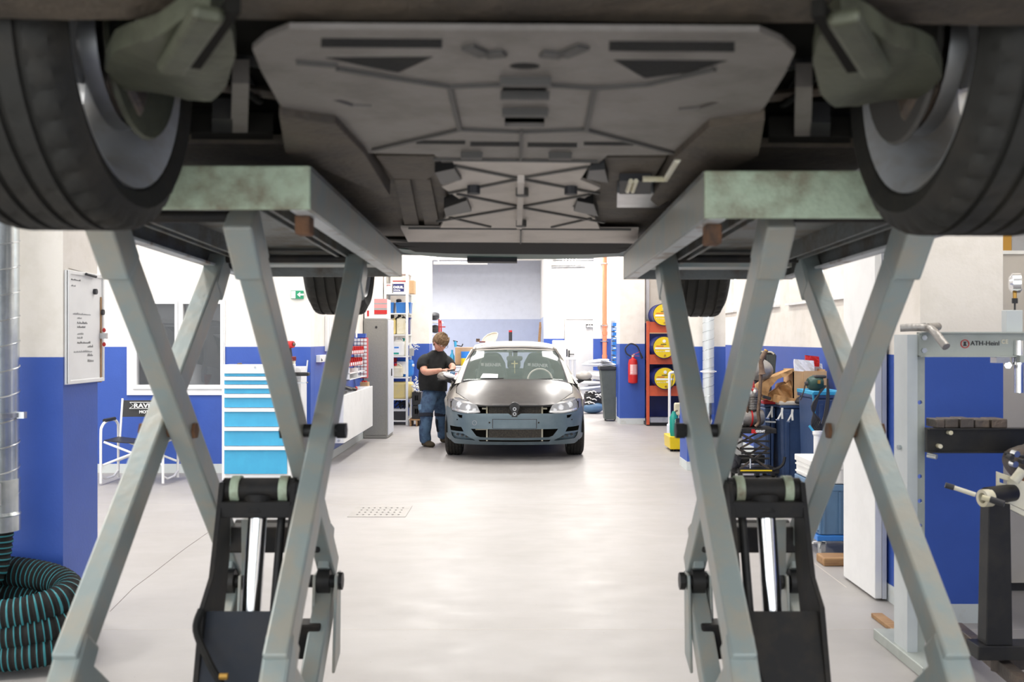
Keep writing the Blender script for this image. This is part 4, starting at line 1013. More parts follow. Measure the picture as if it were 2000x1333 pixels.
# ---------------- left: duct and hose ----------------
t = thing('exhaust_duct', 'galvanised spiral duct running down the left edge in front of the blue pier', 'duct', (-2.40, 4.62, .6))
dx, dy, dr = -2.40, 4.62, .092
MB().cyl((dx, dy, .72), (dx, dy, CEIL), dr, n=40).build('pipe', 'galv', t, smooth=40)
pts = []
for k in range(0, 31*36):
    a = 2*PI*k/36; z = .78+.117*k/36
    if z > CEIL: break
    pts.append((dx+(dr+.001)*math.cos(a), dy+(dr+.001)*math.sin(a), z))
MB().tube(pts, .0035, 5).build('spiral_seam', 'steel', t)
MB().lathe([(dr, 0), (dr+.012, 0), (dr+.012, .022), (dr, .022)], (dx, dy, 1.135), n=36, close=True).box(dx+dr, dx+dr+.035, dy-.01, dy+.02, 1.13, 1.16).build('pipe_clamp', 'steel', t, smooth=40)
MB().lathe([(dr-.002, 0), (dr+.004, 0), (dr+.004, .14), (dr+.006, .15), (dr-.002, .15)], (dx, dy, .70), n=36, close=True).build('damper', 'galv', t, smooth=30)
g = MB().box(dx-.04, dx+.06, dy-dr-.012, dy-dr+.01, .74, .84).build('damper_plate', 'steel', t)
MB().bar((dx-.02, dy-dr-.02, .78), (dx-.02, dy-dr-.03, .92), .018, .006, (0, 1, 0)).cyl((dx-.02, dy-dr-.03, .78), (dx-.02, dy-dr, .78), .012, n=8).build('damper_lever', 'iron', t)
MB().lathe([(dr+.002, 0), (dr+.006, 0), (dr+.006, .07), (dr+.01, .075), (dr+.002, .09)], (dx, dy, .61), n=36, close=True).build('end_collar', 'galv', t, smooth=30)
# ribbed hose
def hose(name, path, r, pitch, mats, parent=None, n=20):
    P = [Vector(p) for p in path]; Ls = [0]
    for a, b in zip(P[:-1], P[1:]): Ls.append(Ls[-1]+(b-a).length)
    prof = ((0, .93), (.30, .95), (.5, 1.0), (.72, 1.02), (.86, 1.0))
    pts, rad, mi = [], [], []; s = 0; i = 0
    while s < Ls[-1]:
        for q, k in prof:
            x = s+q*pitch
            while i < len(Ls)-2 and Ls[i+1] < x: i += 1
            tt = (x-Ls[i])/(Ls[i+1]-Ls[i]); pts.append(P[i].lerp(P[i+1], min(1, tt))); rad.append(r*k); mi.append(1 if q == .5 else 0)
        s += pitch
    mb = MB(); mb.tube(pts, r, n, rad=rad, cap=False)
    mb.mi = [mi[f//n] for f in range(len(mb.f))]
    return mb.build(name, mats, parent, smooth=True)
hp = [(dx, dy, .66), (dx-.005, dy, .55), (dx-.03, dy-.01, .42), (dx-.12, dy-.05, .28)]
path = spline(hp, 8)
h1 = None
co = []
turns = 2.9
for k in range(int(turns*40)):
    a = PI*.98-2*PI*k/40; lev = k/40/turns
    z = .372-.30*lev*1.0; tilt = .05*(1-lev)*math.sin(a)
    ex = .40+.05*lev
    co.append((-2.47+.02*lev+ex*math.cos(a)*1.0, 4.575+.175*math.sin(a), max(.072, z+tilt)))
path = path[:-1]+spline([path[-1], (-2.72, 4.56, .26), (-2.9, 4.60, .33), co[0]], 8)+co[1:]
h1 = hose('extraction_hose', path, .070, .0262, ['rubber', 'teal'])
tag(h1, 'black extraction hose with teal spiral stripes, coiled on the floor below the duct', 'hose')
# whiteboard on the side face of the near left pier
t = thing('whiteboard', 'narrow whiteboard with faint handwriting hung on the near left pier', 'board', (-2.205, 5.06, 1.27))
bx = -2.204
y0, y1, z0, z1 = 4.875, 5.30, 1.275, 1.838
box(bx, bx+.015, y0, y1, z0, z1).build('panel', 'white_ink', t)
MB().patch([(y0, z0), (y1, z0), (y1, z1), (y0, z1)], [[(y0+.02, z0+.02), (y1-.02, z0+.02), (y1-.02, z1-.02), (y0+.02, z1-.02)]], 2, lambda u, v: (bx+.008, u, v), (.014, 0, 0)).build('frame', 'pvc', t, bevel=.003)
random.seed(12)
def scrib(name, y, z, n, h, m='ink_grey'):
    mb = MB(); x = bx+.0165
    for k in range(n):
        a = y+k*h*.75; mb.tube([(x, a, z), (x, a+h*.25, z+h*random.uniform(.3, .8)), (x, a+h*.5, z+h*.1*random.random())], .0008, 4)
    return mb.build(name, m, t)
for (y, z, n, h, m) in ((4.91, 1.79, 12, .012, 'ink'), (4.91, 1.76, 7, .01, 'ink_grey'), (4.93, 1.62, 20, .014, 'ink_grey'), (4.98, 1.60, 5, .014, 'ink_grey'), (4.98, 1.575, 10, .016, 'ink'), (4.98, 1.555, 9, .014, 'ink'), (4.98, 1.52, 7, .014, 'ink_grey'), (4.98, 1.50, 6, .014, 'ink_grey'), (4.98, 1.475, 13, .016, 'ink'), (5.10, 1.455, 5, .018, 'ink'), (4.94, 1.43, 18, .016, 'ink_grey'), (5.10, 1.41, 5, .018, 'ink'), (5.10, 1.38, 5, .02, 'ink')):
    scrib('handwriting', y, z, n, h, m)
for y, z in ((5.18, 1.745), (5.27, 1.64)):
    MB().cyl((bx+.012, y, z), (bx+.03, y, z), .015, n=14).build('magnet', 'ink', t)
MB().cyl((bx+.03, 5.05, 1.828), (bx+.03, 5.17, 1.822), .007, n=8).build('marker_pen', 'ink', t)
MB().cyl((bx+.01, 4.90, 1.845), (bx+.01, 5.27, 1.83), .002, n=5).build('hanging_wire', 'iron', t)
# thermometer-like rail beyond the board, on the pier's far corner
t = thing('wall_holder', 'thin wall holder with red tips on the pier edge beside the whiteboard', 'holder', (-2.19, 5.34, 1.2))
MB().box(-2.203, -2.185, 5.255, 5.27, 1.27, 1.72).build('rail', 'wood', t); MB().box(-2.203, -2.155, 5.25, 5.275, 1.50, 1.53).build('clip', 'steel', t)
for z in (1.545, 1.47): MB().ell((-2.17, 5.262, z), .010, .010, .012, 8, 6).build('tip', 'red', t)
# ---------------- folding chair ----------------
t = thing('folding_chair', 'black canvas folding director\'s chair with a white tube frame under the window', 'chair', base(268, 10.4))
fx0, fx1 = X_(207, 10.3), X_(327, 10.3); bz = .028
def tb(name, pts, r=.014, m='pvc', par=t, n=8): return MB().tube(pts, r, n).build(name, m, par, smooth=True)
for x in (fx0, fx1):
    fr = tb('side_frame', spline([(x, 10.62, .02), (x, 10.62, .5), (x, 10.60, .60), (x, 10.5, .645), (x, 10.32, .645), (x, 10.2, .60), (x, 10.17, .5), (x, 10.17, .02)], 4))
    tb('foot_rail', [(x, 10.18, .09), (x, 10.3, .05), (x, 10.5, .05), (x, 10.61, .09)], .012, par=fr)
    tb('armrest', [(x, 10.26, .655), (x, 10.52, .655)], .02, 'black_plastic', fr)
    tb('back_post', [(x+(.03 if x == fx0 else -.03), 10.58, .40), (x+(.03 if x == fx0 else -.03), 10.66, .86)], .012)
for y in (10.2, 10.58):
    tb('cross_leg', [(fx0, y, .2), (fx1-.02, y, .44)], .012); tb('cross_leg', [(fx1, y, .2), (fx0+.02, y, .44)], .012)
MB().patch([(fx0+.02, 10.2), (fx1-.02, 10.2), (fx1-.02, 10.6), (fx0+.02, 10.6)], [], .08, lambda u, v: (u, v, .455-.03*math.sin(PI*(u-fx0)/(fx1-fx0))), (0, 0, .008)).build('seat', 'black_plastic', t, smooth=True)
bk = MB().patch([(fx0+.02, .665), (fx1-.02, .665), (fx1-.02, .84), (fx0+.02, .84)], [], .08, lambda u, v: (u, 10.62+(v-.66)*.18+.02*math.sin(PI*(u-fx0)/(fx1-fx0)), v), (0, .006, 0)).build('backrest', 'black_plastic', t, smooth=True)
text('lettering', 'RAVENOL', .062, 'white_ink', bk, (fx0+.165, 10.618, .765), bold=.002, sx=1.3)
text('lettering', 'MOTOR OIL', .042, 'white_ink', bk, (fx0+.225, 10.612, .705), bold=.0015, sx=1.1)
MB().tube([(fx0+.12, 10.617, .755), (fx0+.16, 10.62, .785), (fx0+.12, 10.625, .82), (fx0+.62, 10.625, .82)], .003, 4).tube([(fx0+.12, 10.617, .755), (fx0+.62, 10.617, .755)], .003, 4).build('logo_outline', 'white_ink', bk)
# ---------------- tool cabinet ----------------
D = 10.45
t = thing('tool_cabinet', 'tall white tool cabinet with seven bright blue drawers standing by the back wall', 'cabinet', base(500, D))
bd = pb(433, 567, 713, 939, D+.012, .27).build('body', 'pvc', t, bevel=.006)
rows = [(722, 732.5), (735, 745), (750, 758.5), (768, 776.5), (799, 804.5), (839, 842), (877, 880)]
tops = [722.5, 736, 752, 770, 797.5, 835, 872.5]; bots = [736, 752, 770, 797, 834.5, 872, 927]
for a, b in zip(tops, bots):
    dw = pb(438, 560, a+.5, b-.7, D-.008, .02).build('drawer', 'cab_blue', t, bevel=.003)
    pb(437.5, 560.5, a+.6, a+7.5, D-.03, .025).build('drawer_handle', 'white_ink', dw, bevel=.004)
MB().cyl(W(498, 718, D), W(498, 718, D+.02), .012, n=12).build('lock', 'steel', t)
o = MB().ell(W(468, 711.5, D+.2), .03, .02, .012, 8, 6).tube([W(464, 712, D+.2), W(472, 710, D+.2)], .008, 6).build('pin', 'iron'); tag(o, 'tiny dark fitting with a red tip lying on the white tool cabinet', 'fitting')
# second cabinet with vice
t = thing('vice_cabinet', 'low white workshop cabinet partly hidden behind the lift leg, beside the blue drawers', 'cabinet', base(578, 10.75))
pb(566, 588, 717, 925, 10.75, .3).build('body', 'pvc', t, bevel=.005)
pb(563, 587, 735, 740, 10.735, .02).build('drawer_handle', 'steel', t)
zz = Z_(717, 10.8)
t = thing('bench_vice', 'dark bench vice with an upright handle fixed to the low white cabinet', 'vice', (X_(590, 10.6), 10.6, Z_(735, 10.6)))
pb(570, 602, 728, 735, 10.6, .1).build('jaw', 'black_metal', t, bevel=.01)
MB().bar(W(598, 731, 10.65), W(601, 704, 10.65), .014, .014, (0, 1, 0)).build('handle', 'steel', t)
pb(575, 598, 747, 749.5, 10.62, .1).build('lower_jaw', 'steel', t)
t = thing('cordless_drill', 'red and black cordless drill standing on the low white cabinet', 'drill', tuple(W(566, 717, 10.85)))
MB().cyl(W(557, 674, 10.85), W(573, 673, 10.8), .042, .038).build('motor', 'red', t, smooth=40, bevel=.006)
MB().cyl(W(573, 673, 10.8), W(577, 673, 10.8), .022, .012).build('chuck', 'iron', t)
MB().bar(W(564, 678, 10.85), W(567, 700, 10.85), .05, .045, (0, 1, 0)).build('grip', 'black_plastic', t, bevel=.01)
MB().bar(W(563, 701, 10.86), W(575, 701, 10.83), .08, .05).build('battery', 'red_dark', t, bevel=.008)
pb(567, 575, 704, 717, 10.84, .06).build('battery_foot', 'can_cream', t)
# exit sign
t = thing('exit_sign', 'small green and white exit sign with an arrow on the white back wall', 'sign', (X_(579, LW), LW, Z_(584, LW)))
pb(568, 592, 568, 584, LW-.03, .028).build('panel', 'green', t); pb(568.5, 577, 568.8, 583.2, LW-.034, .004).build('white_field', 'white_ink', t)
mb = MB(); mb.prism([(0, 0), (.035, .03), (.035, .01), (.075, .01), (.075, -.01), (.035, -.01), (.035, -.03)], lambda u, v, h: (X_(581.5, LW)+u, LW-.036+h, Z_(576, LW)+v), .004); mb.build('arrow', 'white_ink', t)
# thermostat box, strip channels on the left wall
SW = -2.28
def sw(px): return -SW*F/(VX-px)   # depth of a wall point seen at px
t = thing('wall_socket_box', 'white socket box with a dark plug on the blue left wall', 'socket', (SW, 11.5, 1.25))
box(SW+.001, SW+.05, sw(617), sw(629), Z_(708, 11.5), Z_(694, 11.5)).build('box', 'pvc', t, bevel=.004)
MB().bar(W(624, 698, 11.5), W(628, 706, 11.5), .03, .03).build('plug', 'black_plastic', t)
for a, b, z0_, z1_ in ((634, 637, 1.35, 1.78), (638.5, 641, 1.35, 1.75), (642, 646, 1.25, 1.7)):
    o = box(SW+.003, SW+.035, sw(a), sw(b), z0_, z1_).build('cable_channel', 'pvc'); tag(o, 'upright white cable channel on the left wall, '+{634: 'the one nearest the corner', 638.5: 'middle one of three', 642: 'nearest the radiator'}[a], 'channel', 'cable channels on the left wall')
# radiator
t = thing('radiator', 'white panel radiator mounted low on the blue left wall before the grey cabinet', 'radiator', (SW, 12.9, .23))
rx = -2.06
box(rx-.02, rx, 12.05, 14.45, .235, .815).build('front_plate', 'white_ink', t, bevel=.004)
box(SW+.03, rx-.021, 12.05, 14.45, .26, .80).build('body', 'pvc', t, bevel=.003)
box(SW+.02, rx-.005, 12.03, 12.05, .235, .82).build('side_cover', 'pvc', t, bevel=.004)
mb = MB()
for k in range(40): y = 12.1+k*.058; mb.box(SW+.04, rx-.03, y, y+.02, .80, .822)
mb.build('top_grille', 'pvc', t, kind='stuff')
MB().cyl((rx-.06, 12.03, .78), (rx-.06, 12.0, .78), .016, n=10).cyl((rx-.06, 12.03, .27), (rx-.06, 11.99, .27), .016, n=10).build('valve', 'steel', t)
t = thing('strap_tool', 'black hand tool with straps and a red tip lying on the white radiator', 'tool', (-2.16, 12.4, .825))
mb = MB().tube(spline([(-2.2, 12.2, .84), (-2.18, 12.4, .90), (-2.12, 12.7, .87), (-2.07, 12.95, .84)], 5), .022, 8).tube(spline([(-2.22, 12.15, .92), (-2.2, 12.3, .93), (-2.13, 12.55, .88), (-2.1, 12.75, .85)], 5), .025, 8)
mb.build('handle', 'black_plastic', t, smooth=True); box(-2.24, -2.08, 12.1, 12.4, .825, .85).build('base', 'black_plastic', t, bevel=.008)
MB().ell((-2.065, 12.97, .85), .02, .02, .03, 8, 6).build('tip', 'red', t)
t = thing('small_carton', 'small cardboard carton holding two red capped cans on the radiator end', 'box', (-2.15, 14.1, .825))
pb(703, 718, 747, 759, 14.2, .18).build('carton', 'cardboard', t)
for px in (709, 714): MB().cyl(W(px, 747, 14.28), W(px, 744, 14.28), .022, n=10).build('cap', 'red', t)
# wall racks with red bins
t = thing('file_rack', 'white letter rack fixed on the blue wall above the radiator', 'rack', (SW, 13.0, 1.0))
for z in (.985, 1.06):
    box(SW+.02, SW+.24, 12.3, 13.6, z, z+.008).build('shelf', 'pvc', t)
box(SW+.005, SW+.02, 12.3, 13.6, .98, 1.12).build('back', 'pvc', t); box(SW+.02, SW+.24, 12.3, 12.32, .985, 1.14).build('side', 'pvc', t); box(SW+.02, SW+.24, 12.94, 12.96, .985, 1.12).build('side', 'pvc', t)
o = MB().box(SW+.003, SW+.014, 12.5, 14.2, .82, 1.58).build('perforated_panel', 'blue'); tag(o, 'blue tool panel on the left wall carrying red bins', 'panel')
proto = None
for row, (z, n, y0_) in enumerate(((1.30, 7, 12.45), (1.15, 7, 12.35))):
    for k in range(n):
        y = y0_+k*.17
        if proto is None:
            proto = local(thing('storage_bin', 'open-fronted red storage bin hanging in a row on the blue wall panel', 'bin', (0, 0, 0), 'red bins on the blue wall panel'))
            mb = MB(); mb.box(0, .2, 0, .15, 0, .008).box(0, .2, 0, .008, 0, .10).box(0, .2, .142, .15, 0, .10).box(0, .008, 0, .15, 0, .12).box(.192, .2, 0, .15, 0, .05); mb.build('tray', 'red', proto)
            box(.2, .203, .03, .12, .01, .045).build('label_card', 'white_ink', proto); c = proto
        else: c = tree(proto)
        c.location = (SW+.015, y, z); c['label'] = 'red storage bin in the %s row on the blue wall panel, %s from the front' % ('upper' if row == 0 else 'lower', ('first', 'second', 'third', 'fourth', 'fifth', 'sixth', 'last')[k])
t = thing('push_ball', 'round pink-red ball hung at the top left of the blue tool panel', 'ball', (SW+.1, 12.75, 1.55)); MB().ell((SW+.08, 12.75, 1.56), .05, .05, .06, 12, 8).build('ball', 'red', t, smooth=True)
# small parts drawer rack
D = 14.0
t = thing('parts_rack', 'small-parts rack of tiny labelled drawers, half blue half red, beside the grey cabinet', 'rack', base(704, D, .9))
pb(691, 704, 660, 741, D+.02, .12).build('frame', 'blue', t); pb(704, 717, 660, 739, D+.02, .12).build('frame', 'red', t)
b0 = box(0, .036, 0, .03, 0, .040).build('small_drawer', 'can_white', t); b0.data.transform(Matrix.Identity(4))
ORIG = ORI[t.name]
me0 = None
for c in range(4):
    for r in range(11):
        x = X_(691.8+c*6.4, D); z = Z_(662+r*7.0+5.2, D)
        if me0 is None: me0 = b0; me0.data.transform(Matrix.Translation(ORIG)); o = b0
        else: o = b0.copy(); C.objects.link(o); o.parent = t
        o.location = Vector((x, D-.008, z))-ORIG
pb(698, 714, 652, 661, D+.02, .1).build('label_holder', 'blue', t)
o = pb(686, 690, 651, 660, D, .05).build('blue_bracket', 'blue'); tag(o, 'little blue bracket at the top left of the parts rack', 'bracket')
# grey steel cabinet
y0_, y1_ = 14.95, 15.62
t = thing('steel_locker', 'tall dark grey steel cabinet standing against the left wall at the end of the radiator', 'cabinet', (-2.08, 15.2, 0))
box(SW+.012, -1.912, y0_, y1_, 0.005, 1.80).build('body', 'locker_grey', t, bevel=.006)
box(-1.911, -1.895, y0_+.015, y1_-.015, .05, 1.785).build('door', 'locker_light', t, bevel=.004)
box(-1.894, -1.88, 15.28, 15.30, .93, 1.04).build('door_handle', 'ink', t)
box(SW+.04, -1.935, y0_-.006, y0_+.002, .05, 1.76).build('side_panel', 'locker_grey', t, bevel=.002)
MB().cyl((X_(735, y0_), y0_-.012, Z_(639.5, y0_)), (X_(735, y0_), y0_, Z_(639.5, y0_)), .018, n=14).build('sticker', 'ink', t)
t = thing('carton', 'white cardboard carton with red print standing on the grey steel cabinet', 'box', (-2.1, 15.0, 1.80))
c = box(SW+.02, -1.93, 14.98, 15.5, 1.803, 2.10).build('carton_body', 'white_ink', t, bevel=.003)
for r, (a, b, m_) in enumerate(((584, 592, 'pink'), (592, 595, 'ink_grey'), (595, 602, 'pink'), (602, 606, 'ink_grey'), (606, 614, 'red'))): pb(731, 756, a, b, 14.972, .006).build('print', m_, c)
text('lettering', 'OKS', .085, 'red', c, (X_(704, 14.97), 14.975, Z_(617, 14.97)), rot=(PI/2, -PI/2, 0), bold=.003); pb(717, 720.5, 607, 618, 14.972, .006).build('print', 'red', c)
# ---------------- shelving unit ----------------
D = 17.25; X0, X1 = X_(750, D), X_(797, D)
t = thing('shelving_unit', 'tall white steel shelving unit full of cans and boxes against the far left wall', 'shelf', ((X0+X1)/2, D+.3, 0))
for x in (X0, X1-.04):
    for y in (D, D+.56):
        box(x, x+.04, y, y+.04, 0, 3.1).build('upright', 'can_white', t)
lv = [Z_(v, D) for v in (573, 612, 653.5, 696, 737.5, 780, 822)]
lv.insert(0, Z_(533, D))
for z in lv: box(X0, X1, D+.005, D+.595, z-.02, z).build('shelf_board', 'can_white', t)
S = D+.06
def jug(name, px0, px1, z, h, d, m, label, cap='red', dep=.22, cat='canister', handle=True):
    t = thing(name, label, cat, base((px0+px1)/2, d, z)); x0, x1 = X_(px0, d), X_(px1, d); hh = h
    MB().box(x0, x1, d, d+dep, z, z+hh*.78).build('body', m, t, bevel=.03, seg=3)
    MB().taper(x0+.03, x1-.03, d+.04, d+dep-.04, z+hh*.74, z+hh*.84, -.02).build('shoulder', m, t)
    MB().cyl(((x0+x1)/2-.04, d+dep/2, z+hh*.82), ((x0+x1)/2-.04, d+dep/2, z+hh), .03, n=12).build('cap', cap, t)
    if handle: MB().tube(spline([(x0+.02, d+dep/2, z+hh*.78), (x1-.08, d+dep/2, z+hh*.96), (x1-.03, d+dep/2, z+hh*.80)], 4), .014, 8).build('handle', m, t, smooth=True)
    return t
z = lv[1]
t2 = thing('carton', 'plain white carton with a little magenta print on the top visible shelf', 'box', base(756, S, z)); c = box(X0+.02, X_(766, S), S, S+.4, z, z+.17).build('carton_body', 'white_ink', t2)
text('lettering', 'ROTO', .028, 'red', c, (X_(754, S), S-.002, z+.13), bold=.001)
t2 = thing('canister_box', 'white pail box with a navy label and red lid on the top visible shelf', 'box', base(780, S, z))
c = box(X_(767.5, S), X_(793, S), S, S+.3, z, z+.205).build('body', 'white_ink', t2, bevel=.008); box(X_(767, S), X_(793.5, S), S-.01, S+.31, z+.205, z+.22).build('lid', 'red', t2)
box(X_(768, S), X_(789, S), S-.004, S, z+.03, z+.165).build('label_sheet', 'drum_blue', c)
text('lettering', 'OGUIL', .055, 'white_ink', c, (X_(768.3, S), S-.006, z+.088), bold=.004, sx=1.05); text('lettering', 'whitening', .03, 'white_ink', c, (X_(768.5, S), S-.006, z+.048), bold=.002)
o = box(X_(798, S), X_(807.5, S), S+.1, S+.4, z, z+.23).build('brown_carton', 'cardboard', None, bevel=.004); tag(o, 'brown cardboard box at the right end of the top visible shelf', 'box')
z = lv[2]
for k, (a, b) in enumerate(((750, 769), (773, 792.5), (798, 802))):
    t2 = thing('plastic_tub', ['deep blue plastic tub at the left end of the second shelf', 'deep blue plastic tub with black gear inside, middle of the second shelf', 'slim blue and white tub at the right end of the second shelf'][k], 'tub', base((a+b)/2, S, z), 'blue tubs on the second shelf')
    x0, x1 = X_(a, S), X_(b, S); MB().taper(x0+.012, x1-.012, S+.012, S+.3, z, z+.17, .012).build('body', 'bin_blue', t2); box(x0-.004, x1+.004, S-.006, S+.32, z+.17, z+.188).build('rim', 'bin_blue', t2, bevel=.004)
o = MB().ell(W(779, 587, S+.1), .05, .05, .025, 10, 6).tube([W(774, 589, S+.1), W(784, 588, S+.1)], .02, 8).build('black_gun', 'ink'); tag(o, 'black hand tool poking out of the middle blue tub', 'tool')
z = lv[3]
jug('oil_can', 766, 773, z, .34, S, 'can_yellow', 'narrow yellow can on the third shelf beside the cream canister', 'ink', handle=False)
jug('oil_canister', 774, 792.5, z, .36, S, 'can_cream', 'cream canister with black pump spouts on the third shelf', 'ink')
o = MB().tube(spline([W(772, 627, S+.1), W(777, 621, S+.08), W(781, 619, S+.08)], 4), .025, 8).tube(spline([W(784, 623, S+.08), W(790, 621, S+.05), W(793, 631, S+.03)], 4), .022, 8).build('pump_spouts', 'ink'); tag(o, 'pair of black pump spouts on top of the cream canister', 'pump')
jug('oil_can', 797, 799.5, z, .35, S+.1, 'drum_blue', 'navy blue bottle at the right end of the third shelf', 'ink', handle=False)
z = lv[4]
t2 = jug('oil_canister', 766, 788.5, z, .33, S, 'can_white', 'white jug with a blue and green label on the fourth shelf', 'can_white')
box(X_(769, S), X_(781, S), S-.004, S, z+.03, z+.17).build('label_sheet', 'pale_blue', t2); box(X_(770, S), X_(779, S), S-.006, S-.003, z+.135, z+.16).build('print', 'dolly_blue', t2); box(X_(768.5, S), X_(779, S), S-.006, S-.003, z+.03, z+.06).build('print', 'teal_bottle', t2)
jug('oil_canister', 788.5, 793, z, .31, S+.15, 'can_cream', 'beige canister behind the white jug on the fourth shelf', 'teal_bottle')
t2 = thing('waste_bucket', 'grey bucket heaped with small scrap at the right end of the fourth shelf', 'bucket', base(801, S+.1, z)); MB().taper(X_(797.5, S)+.01, X_(806, S)-.01, S+.1, S+.3, z, z+.13, .012).build('bucket', 'ink_grey', t2)
mb = MB(); random.seed(5)
for k in range(26):
    a = Vector((random.uniform(X_(796, S), X_(812, S)), S+random.uniform(.1, .3), z+.13+random.random()*.1)); mb.bar(a, a+Vector((random.uniform(-.05, .05), 0, random.uniform(-.03, .03))), .015, .012)
mb.build('scrap', 'can_white', t2, kind='stuff')
z = lv[5]
box_ = thing('blue_canister', 'large blue canister with a white cap lying at the right of the fifth shelf', 'canister', base(795, S, z)); box(X_(771, S), X_(804, S), S+.16, S+.45, z, z+.30).build('body', 'dolly_blue', box_, bevel=.05, seg=3); MB().cyl(W(805, 702+12, S+.2), W(809, 702+12, S+.2), .025, n=10).build('cap', 'can_white', box_)
t2 = jug('canister', 766, 786, z, .24, S-.03, 'can_cream', 'beige canister with a grip hole in front of the large blue one, fifth shelf', 'red', dep=.16)
o = box(X_(773.5, S), X_(790.5, S), S+.12, S+.155, z+.05, z+.27).build('white_sheet', 'white_ink'); tag(o, 'flat white sheet propped between the canisters on the fifth shelf', 'sheet')
o = box(X_(765, S), X_(772, S), S+.16, S+.3, z+.25, z+.33).build('pink_box', 'red'); tag(o, 'small pinkish red packet at the back left of the fifth shelf', 'packet')
z = lv[6]
t2 = thing('yellow_canister', 'big translucent canister of yellow liquid filling the sixth shelf', 'canister', base(785, S, z)); box(X_(762, S), X_(805, S), S-.02, S+.34, z, z+.29).build('body', 'can_yellow', t2, bevel=.04, seg=3); MB().cyl(W(805, 773, S+.1), W(808, 775, S+.1), .03, n=10).build('cap', 'red', t2)
z = lv[7]
t2 = thing('parts_crate', 'dark plastic crate with white card and black cables on the lowest shelf', 'crate', base(780, S, z)); MB().taper(X_(763, S), X_(792, S), S, S+.35, z+.01, z+.155, .01).build('crate', 'ink', t2); box(X_(766, S), X_(791, S), S+.02, S+.3, z+.155, z+.19).build('card', 'white_ink', t2)
mb = MB(); random.seed(9)
for k in range(16):
    a = Vector((random.uniform(X_(767, S), X_(790, S)), S+random.uniform(.05, .3), z+.2+random.random()*.12)); mb.tube(spline([a, a+Vector((.06, 0, .05)), a+Vector((.1, 0, -.03))], 3), .012, 6)
mb.build('cables', 'black_plastic', t2, kind='stuff')
# crates on a pallet next to the shelving
D = 17.0
t = thing('wooden_pallet', 'small wooden pallet on the floor beside the white shelving', 'pallet', base(811, D))
for k in range(4): box(X_(799, D), X_(825, D), D+.02+k*.12, D+.10+k*.12, .10, .125).build('plank', 'wood', t)
for px in (800, 812, 822): box(X_(px, D), X_(px+3, D), D+.02, D+.46, 0, .10).build('block', 'wood', t)
for k, z in enumerate((.13, .36)):
    t = thing('bottle_crate', ['black plastic crate on the wooden pallet, bottom of the pair', 'black plastic crate stacked on the other one beside the shelving'][k], 'crate', base(813, D, z), 'black crates on the pallet')
    xa, xb = X_(804, D), X_(822, D)
    MB().patch([(xa, z), (xb, z), (xb, z+.22), (xa, z+.22)], [[(xa+.05, z+.08), (xa+.075, z+.08), (xa+.075, z+.17), (xa+.05, z+.17)], [(xb-.075, z+.08), (xb-.05, z+.08), (xb-.05, z+.17), (xb-.075, z+.17)]], 1, xz(D+.03), (0, .012, 0)).box(xa, xa+.012, D+.04, D+.4, z, z+.22).box(xb-.012, xb, D+.04, D+.4, z, z+.22).box(xa, xb, D+.39, D+.4, z, z+.22).box(xa, xb, D+.04, D+.4, z, z+.01).build('crate', 'black_plastic', t)
t = thing('scrap_heap', 'tangle of small silvery parts heaped on the black crates', 'parts', base(813, D, .6)); mb = MB(); random.seed(15)
for k in range(60):
    a = Vector((random.uniform(X_(805, D), X_(821, D)), D+random.uniform(.05, .35), .585+abs(random.gauss(0, .09)))); d_ = Vector((random.uniform(-1, 1), random.uniform(-1, 1), random.uniform(-1, 1))).normalized()*.05; mb.bar(a, a+d_, .015, .012)
mb.build('pieces', 'can_white', t, kind='stuff')
# ---------------- far bench behind the man ----------------
D = 19.5
t = thing('work_table', 'cluttered work table standing behind the man in the far opening', 'table', base(905, D))
pb(868, 938, 726, 730, D, .8).build('tabletop', 'pvc', t)
for px in (870, 934): pb(px, px+3, 730, 811.5, D+.05, .05).build('leg', 'steel', t)
pb(868, 938, 770, 773, D, .8).build('lower_shelf', 'pvc', t)
zt_ = Z_(726, D)
o = pb(889, 928, 679, 713, D+.1, .4).build('cardboard_box', 'cardboard', None, bevel=.006); tag(o, 'open cardboard box on the work table behind the man', 'box')
o.location.z = 0
o2 = pb(884, 930, 713, 725.5, D+.05, .5).build('black_tray', 'black_plastic', None, bevel=.01); tag(o2, 'black tray under the cardboard box on the work table', 'tray')
t = thing('paint_drum', 'small blue drum with a yellow base on the work table beside the cardboard box', 'drum', base(908, D-.25, Z_(708, D)))
t.location.z = zt_; ORI[t.name].z = zt_
cx = X_(909, D-.2)
MB().cyl((cx, D+.02, zt_), (cx, D+.02, Z_(700, D)), .10, n=20).build('lower_half', 'yellow', t, smooth=40); MB().cyl((cx, D+.02, Z_(700, D)), (cx, D+.02, Z_(687, D)), .10, n=20).build('upper_half', 'dolly_blue', t, smooth=40)
t = thing('cordless_grinder', 'blue and black air grinder lying on top of the cardboard box', 'tool', tuple(W(898, 679, D+.2)))
MB().cyl(W(889, 667, D+.2), W(890, 678, D+.2), .028).build('body', 'cab_blue', t, smooth=40); MB().bar(W(885, 666, D+.2), W(894, 668, D+.2), .03, .02).build('head', 'ink', t); MB().bar(W(891, 675, D+.2), W(902, 677, D+.2), .03, .02).tube([W(902, 677, D+.2), W(904, 672, D+.2)], .012, 6).build('grip', 'ink', t)
t = thing('spray_bottle', 'light blue bottle standing on the work table left of the cardboard box', 'bottle', base(883, D+.2, zt_)); MB().lathe([(.05, 0), (.05, .3), (.02, .36), (.02, .42)], (X_(883, D+.2), D+.2, zt_), n=16).build('bottle', 'cab_blue', t, smooth=40)
o = pb(888, 932, 728-12, 726, D-.35, .3).build('pad', 'pale_blue') if False else None
